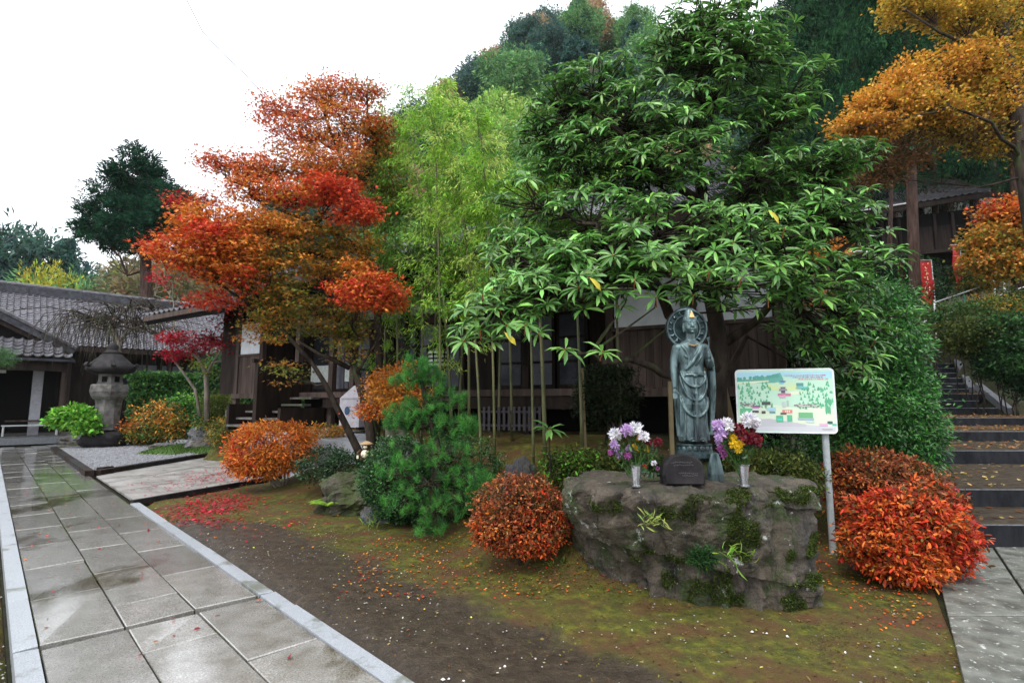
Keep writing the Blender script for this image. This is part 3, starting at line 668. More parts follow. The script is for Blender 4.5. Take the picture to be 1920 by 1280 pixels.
for p in (el + (1.2, 1.2, 0), er + (-.7, 1.2, 0), er + (-.7, 7, 0), el + (1.2, 7, 0)): V.append((p[0], p[1], zb - 2.5))
V += [(v[0], v[1], 17) if 0 else (v[0], v[1], min(el[2], er[2]) - .1) for v in V]
MB().add(V, [[0, 1, 5, 4], [1, 2, 6, 5], [2, 3, 7, 6], [3, 0, 4, 7]]).build('wall', BLACK, UB)
w0, w1 = np.array(V[0]), np.array(V[1])
for k in range(9):
    p = lerp(w0, w1, k / 8); MB().box(p + (0, -.08, 2.6), (.18, .18, 5.0)).build('post', WOODD, UB)
for k in (1, 3, 5, 6):
    p, q = lerp(w0, w1, (k + .12) / 8), lerp(w0, w1, (k + .88) / 8); MB().bar(p + (0, -.06, 3.5), q + (0, -.06, 3.5), .05, 1.7).build('wall_panel', WOODD, UB)
MB().bar(w0 + (0, -.8, 2.4), w1 + (0, -.8, 2.4), 1.4, .2).build('veranda', WOODD, UB)
p = lerp(w0, w1, .2); MB().box(p + (-1, -1.3, 2.75), (1.3, .5, .12)).build('white_shelf', LAMPW, UB); MB().box(p + (.3, -1.2, 3.9), (.9, .1, .07)).build('white_board', LAMPW, UB)
# ================================================================== the statue, its rock and offerings
def fbm(p, s, o=4):
    v = 0; a = 1
    for _ in range(o): v += a * mn.noise(Vector((p[0] * s, p[1] * s, p[2] * s))); a *= .5; s *= 2.1
    return v
def rockmat(name, c1, c2, lich=(.42, .45, .42), moss=(.045, .06, .012), mossamt=.52, lamt=.66):
    m, t, b, out = nt(name); v = coords(t, True); vv = coords(t, True, (1, 1, .22))
    c = ramp(t, noise_n(t, vv, 5, 8, .7), [(.3, c1), (.48, [x * .6 + y * .4 for x, y in zip(c1, c2)]), (.7, c2)])
    c = mixc(t, ramp(t, noise_n(t, v, 2.1, 4), [(.45, 0), (.6, .8)]), c, (.075, .062, .042))
    c = mixc(t, ramp(t, noise_n(t, v, 3.3, 7, .75), [(mossamt, 0), (mossamt + .07, 1)]), c, moss)
    c = mixc(t, ramp(t, noise_n(t, v, 6.5, 7, .75), [(lamt, 0), (lamt + .03, 1)]), c, lich)
    c = mixc(t, ramp(t, noise_n(t, vv, 9, 8, .8), [(.38, .9), (.47, 0)]), c, (.012, .01, .01))
    t.links.new(c, b.inputs['Base Color'])
    t.links.new(ramp(t, noise_n(t, v, 4), [(.4, .4), (.6, .8)]), b.inputs['Roughness'])
    t.links.new(bump_n(t, noise_n(t, vv, 14, 8, .75), .9, .06, bump_n(t, noise_n(t, v, 60, 5), .6, .01)), b.inputs['Normal'])
    return m
ROCK = rockmat('weathered_rock', (.014, .012, .012), (.15, .118, .085), moss=(.03, .045, .008), mossamt=.5, lamt=.61)
ROCKG = rockmat('grey_rock', (.04, .04, .045), (.16, .16, .17), mossamt=.6)
ROCKM = rockmat('mossy_rock', (.03, .03, .02), (.1, .08, .05), mossamt=.42, lamt=.72)
def boulder(c, r, seed, amp=.22, n=(28, 16), flat_top=None, sq=.8):
    n = (n[0] * 2, n[1] * 2)
    V = []; c = np.array(c, float)
    for i in range(n[1] + 1):
        ph = PI * i / n[1]
        for k in range(n[0]):
            th = 2 * PI * k / n[0]; d = np.array([math.sin(ph) * math.cos(th), math.sin(ph) * math.sin(th), -math.cos(ph)])
            d = np.sign(d) * np.abs(d) ** sq
            q = 1 + amp * fbm(d + seed, 1.3, 4) - amp * .5 * min(.4, abs(mn.noise(Vector(d * 2.3 + seed * 2)))) + amp * .12 * fbm(d + seed, 9, 3); p = d * q * r
            if flat_top is not None: p[2] = min(p[2], flat_top + .02 * fbm(p + seed, 3, 2))
            V.append(c + p)
    a = n[0]
    return V, [[i * a + k, i * a + (k + 1) % a, (i + 1) * a + (k + 1) % a, (i + 1) * a + k] for i in range(n[1]) for k in range(a)]
def pedestal_rock():
    topz = .93
    topo = [(.52, 4.72), (.72, 4.42), (1.2, 4.3), (1.8, 4.3), (2.18, 4.36), (2.5, 4.5), (2.64, 4.9), (2.6, 5.3), (2.3, 5.75), (1.6, 5.9), (.95, 5.7), (.55, 5.3)]
    boto = [(.8, 5.1), (.92, 4.86), (1.24, 4.55), (1.75, 4.3), (2.12, 4.29), (2.42, 4.45), (2.58, 4.95), (2.5, 5.4), (2.4, 5.8), (1.6, 6.0), (1.0, 5.8), (.6, 5.5)]
    n, m = 330, 95
    def smooth(o):
        o = np.array(o); k = np.linspace(0, len(o), n, endpoint=False); i = k.astype(int); f = (k - i)[:, None]
        return o[i] * (1 - f) + o[(i + 1) % len(o)] * f
    def chip(q):
        g = min(1, max(0, (min(abs(q[0] - 1.03), abs(q[0] - 1.93)) - .1) / .12)) if q[1] < 5 else 1
        return g * (.13 * max(0, mn.noise(Vector((q[0] * 3.1, q[1] * 3.1, 4))) + .1) + .05 * max(0, mn.cell(Vector((q[0] * 5, q[1] * 4, 1)))))
    T_, B_ = smooth(topo), smooth(boto); cen = T_.mean(0); V = []
    for j in range(m + 1):
        h = j / m
        for k in range(n):
            p = T_[k] * h + B_[k] * (1 - h); z = -.1 + (topz + .1) * h
            d = (p - cen); d /= np.linalg.norm(d)
            strat = mn.noise(Vector((p[0] * 5, p[1] * 5, z * .7))); crack = abs(mn.noise(Vector((p[0] * 3.1 + 7, p[1] * 3.1, z * .9 + 3))))
            blk = mn.cell(Vector((p[0] * 2.6 + z * .5, p[1] * 2.6, z * 1.7 + p[0] * .3)))
            fl = mn.noise(Vector((p[0] * 11, p[1] * 11, z * .9 + 9))); off = .07 * strat + .045 * fl + .11 * min(crack * 2.6, .5) + .05 * blk + .035 * fbm((p[0], p[1], z), 7, 4) + .04 * math.sin(h * PI) * mn.noise(Vector((p[0] * 1.4, p[1] * 1.4, z * 1.6)))
            off -= .09 * max(0, (h - .93) / .07) ** 2 * .6 + .05
            q = p + d * off
            V.append((q[0], q[1], z + .02 * fbm((p[0], p[1], 5), 4, 3) * (h > .9) - chip(q) * max(0, (h - .75) / .25)))
    F = [[i * n + k, i * n + (k + 1) % n, (i + 1) * n + (k + 1) % n, (i + 1) * n + k] for i in range(m) for k in range(n)]
    last = m * n; rings = 18
    ring = [np.array(V[last + k]) for k in range(n)]; base = len(V); prev = [last + k for k in range(n)]
    for r in range(1, rings + 1):
        f = 1 - r / rings; cur = []
        for k in range(n):
            q = np.array([cen[0], cen[1], topz]) + (ring[k] - np.array([cen[0], cen[1], topz])) * f
            q[2] += .02 * fbm((q[0], q[1], 2), 5, 3) * (1 - f ** 4) ; cur.append(len(V)); V.append(tuple(q))
        F += [[prev[k], prev[(k + 1) % n], cur[(k + 1) % n], cur[k]] for k in range(n)]; prev = cur
    o = obj('pedestal_rock', V, F, ROCK, smooth=False, at0=(1.6, 4.9, 0))
    tag(o, 'huge flat-topped mossy boulder carrying the statue and flower vases', 'rock')
    r = np.random.default_rng(77); Vv = np.array(V); sel = []
    for i, p in enumerate(Vv[:(m + 1) * n]):
        if p[1] > 4.75 or p[2] < .0: continue
        px = 960 + p[0] / p[1] * 1000; py = 757 - (p[2] - 1.6) / p[1] * 1000; g = mn.noise(Vector((p[0] * 6, p[1] * 6, p[2] * 6)))
        if (abs(px - 1362) < 46 and py < 1015 and g > -.15) or (abs(px - 1290) < 60 and abs(py - 1070) < 40 and g > .05) or (g > .36) or (p[2] > .8 and g > .1 and px > 1250) or (abs(px - 1480) < 40 and py > 1060 and g > 0): sel.append(p)
    sel = np.array(sel); N = 30000; Pm = sel[r.integers(0, len(sel), N)] + r.normal(0, .008, (N, 3)); dirs = nz(Pm - np.array([cen[0], cen[1] + .3, .5])) * .8 + r.normal(0, .6, (N, 3)) + (0, 0, .3)
    tag(leaves('moss', LEAF, o, Pm, dirs, r.normal(size=(N, 3)), r.uniform(.008, .022, N), .009, pal(r, [(.03, .05, .008), (.05, .085, .012), (.1, .13, .02), (.02, .03, .008)], N), 'tri'), kind='stuff')
pedestal_rock()
TOPZ = .93
BRONZE = pmat('bronze_patina', (.012, .022, .026), (.15, .22, .225), 9, .25, .5, bump=.3, bscale=60, bdist=.004, metal=.45, third=(.02, .022, .028), tscale=4, tlo=.48, thi=.66, stretch=(1, 1, .35))
BRONZD = pmat('bronze_dark', (.01, .018, .02), (.04, .065, .07), 10, .35, .6, bump=.3, bscale=70, bdist=.004, metal=.3)
GOLD = pmat('gilding', (.6, .35, .12), (.8, .55, .25), 20, .4, metal=.3)
def statue():
    X, Y = 1.665, 4.95; z0 = 1.26; O = np.array([X, Y, z0]); S = 1.0
    T = thing('statue', 'green bronze standing robed figure with round halo on lotus base above the boulder', 'statue', O)
    mb = MB()
    P = lambda x, y, z: O + np.array([x * .9, y * .95, z * 1.12])     # y negative: towards the viewer
    # body, head about a fifth of the height as in the photograph; 1.02 m from base to crown
    def ell(cz, rx, ry, n=28, fold=0.0, ph=0):  return (cz, rx, ry, fold, ph)
    prof = [(0.0, .145, .11, .16), (.04, .15, .115, .2), (.12, .14, .105, .22), (.22, .138, .1, .18), (.32, .14, .1, .14), (.42, .142, .1, .1), (.5, .138, .095, .06), (.56, .128, .088, .05), (.62, .122, .085, .03), (.70, .135, .09, .03), (.76, .142, .085, .0), (.80, .12, .07, 0), (.83, .06, .05, 0)]
    n = 48; V = []
    for z, rx, ry, fo in prof:
        for k in range(n):
            t = 2 * PI * k / n; q = 1 + fo * (.5 * math.cos(9 * t + 2 * z) + .35 * math.cos(14 * t + 3)) * .5
            V.append(P(rx * q * math.cos(t), ry * q * math.sin(t), z))
    F = [[i * n + k, i * n + (k + 1) % n, (i + 1) * n + (k + 1) % n, (i + 1) * n + k] for i in range(len(prof) - 1) for k in range(n)]
    F.append([n - 1 - k for k in range(n)]); F.append([(len(prof) - 1) * n + k for k in range(n)]); mb.add(V, F)
    mb.tube([P(0, .0, .80), P(0, -.01, .9)], [.045, .042], 12)                       # neck
    mb.ball(P(0, -.015, .945), (.062, .068, .08), 20, 14)                              # head
    mb.ball(P(0, -.03, .915), (.045, .05, .04), 14, 8)                                 # jaw
    mb.tube([P(0, -.078, .965), P(0, -.094, .94), P(0, -.085, .932)], [.008, .012, .008], 8)   # nose
    for s_ in (-1, 1):
        mb.ball(P(.025 * s_, -.077, .962), (.016, .008, .006), 8, 6); mb.tube([P(.008 * s_, -.082, .975), P(.026 * s_, -.082, .98), P(.045 * s_, -.07, .974)], .005, 6)
        mb.tube([P(.064 * s_, -.01, .975), P(.07 * s_, -.012, .94), P(.066 * s_, -.014, .895)], [.011, .012, .009], 8)   # long ear
        mb.ball(P(.03 * s_, -.06, .925), (.02, .02, .02), 8, 6)
    mb.ball(P(0, -.083, .915), (.018, .008, .007), 8, 6); mb.ball(P(0, -.078, .893), (.018, .014, .012), 8, 6)
    mb.tube([P(0, .0, .985), P(0, .0, 1.03), P(0, .005, 1.08), P(0, .005, 1.1)], [.066, .05, .035, .015], 14)            # hair and topknot
    for k in range(9): t = -PI / 2 + (k - 4) * .33; mb.tube([P(.066 * math.cos(t), .068 * math.sin(t), .985), P(.07 * math.cos(t), .074 * math.sin(t), 1.025)], [.013, .006], 6)   # diadem
    # shoulders and arms
    for s_ in (-1, 1): mb.ball(P(.135 * s_, 0, .765), (.052, .05, .045), 12, 8)
    mb.tube([P(-.145, 0, .76), P(-.175, -.005, .66), P(-.185, -.02, .585)], [.044, .04, .034], 12)
    mb.tube([P(-.185, -.02, .585), P(-.195, -.045, .5), P(-.197, -.06, .43)], [.034, .027, .02], 12)
    mb.tube([P(-.205, -.01, .6), P(-.165, -.045, .615), P(-.15, .02, .6), P(-.2, .04, .59), P(-.215, -.02, .6)], .012, 6)   # sleeve edge
    mb.tube([P(.145, 0, .76), P(.185, .0, .67), P(.195, -.02, .61)], [.046, .044, .04], 12)
    mb.tube([P(.195, -.02, .61), P(.175, -.09, .62), P(.14, -.125, .665)], [.038, .03, .021], 12)
    for k, (x, y) in enumerate(((.2, .0), (.215, .01), (.225, .03), (.21, .05))): mb.tube([P(x, y, .64), P(x + .005, y, .45), P(x - .01, y, .25), P(x - .03, y, .05)], [.03, .028, .022, .012], 8)  # hanging scarf at one side
    for x in (-.15, -.165): mb.tube([P(x, .03, .6), P(x - .005, .04, .4), P(x + .01, .04, .2), P(x + .015, .03, .04)], [.02, .02, .017, .012], 8)
    # right hand lowered, palm forward: palm, four fingers, thumb
    mb.ball(P(-.197, -.065, .405), (.021, .012, .03), 10, 8)
    for k, (dx, l) in enumerate(((-.016, .04), (-.0055, .048), (.005, .046), (.0155, .036))):
        mb.tube([P(-.197 + dx, -.066, .385), P(-.198 + dx * 1.2, -.072, .385 - l * .55), P(-.199 + dx * 1.2, -.082, .385 - l)], [.0075, .0065, .005], 8)
    mb.tube([P(-.18, -.068, .41), P(-.165, -.078, .392), P(-.163, -.086, .376)], [.0085, .007, .0055], 8)
    # left hand raised, fingers closed round the stem
    mb.ball(P(.135, -.135, .69), (.02, .018, .027), 10, 8)
    for k in range(4):
        z = .675 + k * .011; mb.tube([P(.15, -.14, z), P(.142, -.162, z + .004), P(.122, -.163, z + .004), P(.118, -.15, z + .002)], [.0078, .007, .0062, .0052], 8)
    mb.tube([P(.125, -.13, .705), P(.115, -.148, .715), P(.125, -.16, .722)], [.0085, .007, .0055], 8)
    # robe: crossing stole, looped drapery, knees, belt knot and pendants
    mb.tube([P(.10, -.055, .79), P(.05, -.092, .72), P(-.02, -.1, .64), P(-.09, -.085, .58)], [.014, .02, .02, .015], 8)
    mb.tube([P(-.11, -.045, .79), P(-.075, -.085, .74), P(-.05, -.094, .68), P(-.06, -.09, .6)], .012, 8)
    for z, rx, dip, r in ((.57, .125, .13, .012), (.53, .135, .2, .011), (.36, .14, .16, .012), (.43, .12, .1, .008)):
        mb.tube([P(rx * math.cos(PI * k / 12), -.035 - .075 * math.sin(PI * k / 12) ** .7, z - dip * math.sin(PI * k / 12)) for k in range(13)], r, 8)
    mb.tube([P(-.13, -.02, .535), P(-.08, -.08, .54), P(0, -.098, .542), P(.08, -.08, .54), P(.13, -.02, .535)], .014, 8)
    mb.tube([P(0, -.1, .54), P(.005, -.108, .42), P(0, -.112, .3), P(.002, -.112, .05)], [.016, .012, .016, .012], 8)
    mb.ball(P(0, -.108, .53), (.022, .016, .018), 10, 6); mb.ball(P(0, -.113, .385), (.02, .012, .022), 10, 6)
    for s_ in (-1, 1):
        mb.ball(P(.06 * s_, -.06, .3), (.05, .05, .12), 14, 10)
        for q in (.035, .07, .1): mb.tube([P(q * s_, -.095 + q * .12, .3), P(q * s_ * 1.05, -.1 + q * .2, .15), P(q * s_ * 1.2, -.108 + q * .25, .01)], [.006, .011, .014], 6)
        mb.ball(P(.05 * s_, -.115, .012), (.028, .05, .02), 12, 6)                      # feet
        for k in range(5): mb.ball(P(.05 * s_ + (k - 2) * .011, -.16 + abs(k - 2 + s_ * .8) * .004, .01), (.006, .011, .008), 6, 4)
        mb.tube([P(.02 * s_, -.09, .62), P(.05 * s_, -.095, .66), P(.09 * s_, -.08, .7)], .006, 6)
    tmp = bpy.data.objects.new('tmp', mesh('tmp', mb.v, mb.f, None)); COL.objects.link(tmp)
    md = tmp.modifiers.new('r', 'REMESH'); md.mode = 'VOXEL'; md.voxel_size = .0058
    sm = tmp.modifiers.new('s', 'SMOOTH'); sm.factor = .5; sm.iterations = 2
    dg = bpy.context.evaluated_depsgraph_get(); me = bpy.data.meshes.new_from_object(tmp.evaluated_get(dg)); tm_ = tmp.data; bpy.data.objects.remove(tmp); bpy.data.meshes.remove(tm_)
    V = np.empty(len(me.vertices) * 3); me.vertices.foreach_get('co', V); V = V.reshape(-1, 3)
    me.vertices.foreach_set('co', (V - O).ravel().astype(np.float32)); me.materials.clear(); me.materials.append(BRONZE); me.name = 'statue_body'
    me.polygons.foreach_set('use_smooth', [True] * len(me.polygons)); link('body', me, T)
    # halo: dished disc with rim and leaf point, behind the head, carried on a strut
    hc = P(.0, .09, .94)
    def disc(r, y, th, n=40, dish=0.0, point=0.0):
        V = []
        for yy in (y, y + th):
            V.append(hc + (0, yy + dish * (yy == y), 0))
            for k in range(n): t = 2 * PI * k / n; rr = r * (1 + point * max(0, math.sin(t)) ** 14); V.append(hc + (rr * math.cos(t), yy, rr * math.sin(t)))
        F = [[0, 1 + (k + 1) % n, 1 + k] for k in range(n)] + [[n + 1, n + 2 + k, n + 2 + (k + 1) % n] for k in range(n)] + [[1 + k, 1 + (k + 1) % n, n + 2 + (k + 1) % n, n + 2 + k] for k in range(n)]
        return MB().add(V, F)
    h = disc(.2, 0, .02, dish=.012, point=.07).build('halo', BRONZD, T)
    ring = lambda r, w_, nm, m_: MB().tube([hc + (r * math.cos(2 * PI * k / 36), -.006, r * math.sin(2 * PI * k / 36)) for k in range(37)], w_, 6, cap=False).build(nm, m_, h)
    ring(.186, .012, 'rim', BRONZE); ring(.125, .006, 'inner_ring', BRONZE)
    pt = MB()
    for k in range(16):
        t = 2 * PI * k / 16; pt.tube([hc + (.13 * math.cos(t), -.004, .13 * math.sin(t)), hc + (.155 * math.cos(t + .08), -.01, .155 * math.sin(t + .08)), hc + (.175 * math.cos(t), -.004, .175 * math.sin(t))], [.004, .012, .004], 5)
    pt.build('scrollwork', BRONZE, h)
    MB().tube([P(0, .07, .7), P(0, .1, .85), hc + (0, .02, 0)], .012, 8).build('strut', BRONZD, T)
    MB().add([P(-.026, -.085, 1.015), P(.026, -.085, 1.015), P(.0, -.07, 1.075), P(-.026, -.065, 1.015), P(.026, -.065, 1.015), P(0, -.055, 1.075)], [[0, 1, 2], [5, 4, 3], [0, 3, 4, 1], [1, 4, 5, 2], [2, 5, 3, 0]]).build('gilded_plaque', GOLD, T)
    nk = MB(); nk.tube([P(x, -.075 - .02 * math.cos(x * 18), .80 - .02 * math.cos(x * 22)) for x in np.linspace(-.05, .05, 9)], .006, 6)
    for x in np.linspace(-.04, .04, 5): nk.ball(P(x, -.1, .772 + abs(x) * .3), .007, 6, 4)
    nk.build('gilded_necklace', pmat('dull_gilding', (.18, .13, .06), (.3, .2, .1), 20, .5, metal=.3), T)
    MB().tube([P(.125, -.155, .64), P(.13, -.15, .72), P(.135, -.145, .8), P(.13, -.14, .84)], [.005, .005, .005, .018], 8).build('lotus_stem', BRONZE, T)
    # lotus base
    L = MB().lathe(P(0, 0, -.14), [(0, .15), (.02, .175), (.05, .17), (.1, .155), (.13, .16), (.14, .15)], 32, sy=.85).build('lotus_base', BRONZD, T)
    for row, (z, r, n_) in enumerate(((-.11, .165, 16), (-.055, .16, 16))):
        for k in range(n_):
            t = 2 * PI * (k + row * .5) / n_; c = P(r * math.cos(t), r * .85 * math.sin(t), z)
            R = np.array([[math.cos(t), -math.sin(t), 0], [math.sin(t), math.cos(t), 0], [0, 0, 1]])
            MB().ball(c, (.014, .03, .034), 8, 6, R=R).build('petal', BRONZE, L, smooth=True)
    V, F = boulder((X, Y + .08, 1.0), np.array([.25, .2, .19]), 4.4, .18, (24, 14), .12)
    tag(obj('plinth_stone', V, F, ROCKM, smooth=True, at0=(X, Y, .9)), 'mossy stone under the lotus base of the statue', 'rock')
statue()
def stone_inscribed():
    c = at(1280, 904, 4.66); c[2] = TOPZ - .01
    T = thing('inscribed_stone', 'rounded black stone with rows of worn carved writing in front of the statue', 'stone', c)
    out = [(x * .86, z * .9) for x, z in [(-.2, 0), (.2, 0), (.215, .1), (.19, .2), (.13, .265), (.0, .29), (-.12, .27), (-.19, .19), (-.215, .09)]]
    n = len(out); V = [(c[0] + x, c[1] - .05 + z * .1, c[2] + z) for x, z in out] + [(c[0] + x * .93, c[1] + .1, c[2] + z * .95) for x, z in out]
    V += [(c[0] + x * .88, c[1] - .075 + z * .1, c[2] + .015 + z * .88) for x, z in out]
    F = [[i, n + i, n + (i + 1) % n, (i + 1) % n] for i in range(n)] + [[n + i for i in range(n)][::-1]] + [[i, (i + 1) % n, 2 * n + (i + 1) % n, 2 * n + i] for i in range(n)] + [[2 * n + i for i in range(n)]]
    MB().add(V, F).build('stone_body', STONED, T)
    mk = MB(); r = np.random.default_rng(8)
    for z, x0, x1 in ((.19, -.11, .07), (.168, -.09, .08), (.1, -.05, .11), (.082, -.02, .1)):
        x = x0
        while x < x1:
            a = r.uniform(.006, .014); mk.bar((c[0] + x, c[1] - .079 + z * .1, c[2] + z + r.normal(0, .003)), (c[0] + x + a, c[1] - .079 + z * .1, c[2] + z + r.normal(0, .003)), .002, .004); x += a + .006
    tag(mk.build('carved_writing', flat('worn_writing', (.1, .1, .105)), T), kind='stuff')
stone_inscribed()
c = at(1342, 902, 4.8); c[2] = TOPZ
V = []; mb = MB().lathe(c, [(0, .07), (.06, .075), (.12, .065), (.18, .05), (.235, .035), (.245, .01)], 14, sy=.6)
tag(mb.build('small_stone', BRONZE, at0=c), 'small upright blue-green weathered stone beside the black inscribed stone', 'stone')
# vases and bouquets
CHROME = pmat('brushed_steel', (.35, .35, .38), (.55, .55, .58), 30, .18, bump=0, metal=.9)
PETAL = leafmat('petal', .6, .25)
def vase_with_flowers(px, base_py, Y, seed, vl_, bl, spec, stems):
    r = np.random.default_rng(seed); b = at(px, base_py, Y); b[2] = TOPZ + .005
    VT = thing('vase', vl_, 'vase', b, 'steel flower vases on the boulder')
    MB().lathe(b, [(0, .037), (.004, .041), (.012, .041), (.016, .03), (.05, .032), (.15, .043), (.168, .045), (.165, .04), (.09, .034)], 20).build('body', CHROME, VT, smooth=False)
    MB().lathe(b, [(.1655, .043), (.172, .047), (.174, .043)], 20).build('lip', CHROME, VT)
    t = b + (0, 0, .15)
    BT = thing('bouquet', bl, 'flowers', t, 'bouquets in the steel vases')
    sm = MB(); lp, ld, ln = [], [], []
    for (x, y, rad, cols, nm) in spec:
        rad *= 1.3
        c = t + np.array([(x - px) * mpp(Y), r.uniform(-.05, .07), (base_py - y) * mpp(Y) - .15])
        sm.tube(wig(r, t - (0, 0, .1), c, 5, .05), .003, 5)
        n = int(90 if rad > .03 else 45); d = nz(r.normal(size=(n, 3)) + np.array([0, -.35, .55])); L = rad * r.uniform(.55, .8, n)
        core = c + d * rad * .35
        C = pal(r, cols, n, .1)
        V1, F1, c1 = leaf_arrays(core, d + r.normal(0, .2, (n, 3)), r.normal(size=(n, 3)), L, rad * .3, C, 'rhomb')
        mb2 = MB().ball(c, rad * .62, 8, 6); k = len(V1)
        V1 = np.concatenate([V1, np.array(mb2.v)]); F1 = F1.tolist() + [[q + k for q in f] for f in mb2.f]
        c1 = np.concatenate([c1, np.tile(np.array(cols[0]) * .8, (len(mb2.v), 1))])
        obj(nm, V1, F1, PETAL, BT, col=c1, at0=c)
        for _ in range(9): lp.append(lerp(t, c, r.uniform(.3, .95))); ld.append(r.normal(size=3) + (0, 0, .3)); ln.append(r.normal(size=3) + (0, 0, 1))
    sm.build('stems', flat('green_stem', (.04, .09, .02)), BT)
    n = len(lp); leaves('foliage', GLOSS, BT, np.array(lp), np.array(ld), np.array(ln), r.uniform(.04, .075, n), .022, pal(r, [(.02, .06, .015), (.04, .09, .02)], n), 'leaf6')
WH, LI, YE, CR, PU = [(.85, .84, .86), (.75, .7, .8)], [(.5, .32, .62), (.62, .42, .7)], [(.8, .55, .01), (.75, .42, .01)], [(.12, .004, .012), (.2, .008, .02)], [(.35, .08, .3), (.45, .14, .36)]
vase_with_flowers(1193, 905, 4.42, 5, 'slim steel vase by the white, lilac and small yellow flowers', 'bouquet of white, lilac and yellow blooms left of the bronze figure'.replace('left of', 'on the shrub side of'),
    [(1158, 812, .05, WH, 'white_bloom'), (1195, 802, .055, WH, 'white_bloom'), (1175, 803, .045, LI, 'lilac_bloom'), (1208, 815, .04, WH, 'white_bloom'), (1155, 830, .035, LI, 'lilac_bloom'),
     (1203, 818, .025, YE, 'yellow_bloom'), (1196, 837, .034, YE, 'yellow_bloom'), (1218, 838, .025, YE, 'yellow_bloom'), (1150, 845, .025, PU, 'purple_bloom'), (1166, 848, .03, LI, 'lilac_bloom'), (1178, 850, .03, PU, 'purple_bloom'),
     (1216, 823, .03, CR, 'crimson_bloom'), (1235, 826, .035, CR, 'crimson_bloom'), (1185, 838, .03, LI, 'lilac_bloom'), (1160, 838, .025, LI, 'lilac_bloom'), (1190, 850, .022, PU, 'purple_bloom')], 0)
vase_with_flowers(1396, 910, 4.42, 6, 'slim steel vase holding the dark red and bright yellow flowers', 'bouquet with a large white bloom and dense dark crimson flowers near the map board',
    [(1412, 790, .06, WH, 'white_bloom'), (1425, 796, .045, WH, 'white_bloom'), (1372, 800, .055, WH, 'white_bloom'), (1352, 800, .045, LI, 'lilac_bloom'), (1358, 815, .045, LI, 'lilac_bloom'), (1348, 823, .03, LI, 'lilac_bloom'),
     (1395, 808, .05, CR, 'crimson_bloom'), (1415, 815, .055, CR, 'crimson_bloom'), (1402, 822, .05, CR, 'crimson_bloom'), (1420, 826, .045, CR, 'crimson_bloom'), (1382, 824, .034, YE, 'yellow_bloom'), (1376, 834, .032, YE, 'yellow_bloom'), (1391, 834, .032, YE, 'yellow_bloom'),
     (1384, 843, .028, YE, 'yellow_bloom'), (1360, 843, .036, PU, 'purple_bloom'), (1364, 854, .026, PU, 'purple_bloom'), (1358, 832, .03, LI, 'lilac_bloom')], 0)
# low offerings beside the black stone: small red and white blooms
ob_ = thing('posy', 'small low posy of white and red blooms lying by the black inscribed stone', 'flowers', at(1222, 890, 4.75))
for k, (x, y, rad, cols, nm) in enumerate([(1226, 868, .03, WH, 'white_bloom'), (1233, 878, .024, PU, 'pink_bloom'), (1209, 874, .024, [(.4, .02, .02)], 'red_bloom'), (1190, 880, .02, WH, 'white_bloom')]):
    c = at(x, y, 4.75); r = np.random.default_rng(40 + k); n = 50; d = nz(r.normal(size=(n, 3)) + (0, -.3, .5))
    leaves(nm, PETAL, ob_, c + d * rad * .3, d, r.normal(size=(n, 3)), rad * .7, rad * .45, pal(r, cols, n, .1), 'rhomb', at0=c)
r = np.random.default_rng(44); n = 60; leaves('foliage', GLOSS, ob_, at(1218, 885, 4.77) + r.normal(size=(n, 3)) * (.08, .03, .025), r.normal(size=(n, 3)), r.normal(size=(n, 3)) + (0, 0, 1), .06, .025, pal(r, [(.02, .07, .02)], n), 'leaf6')
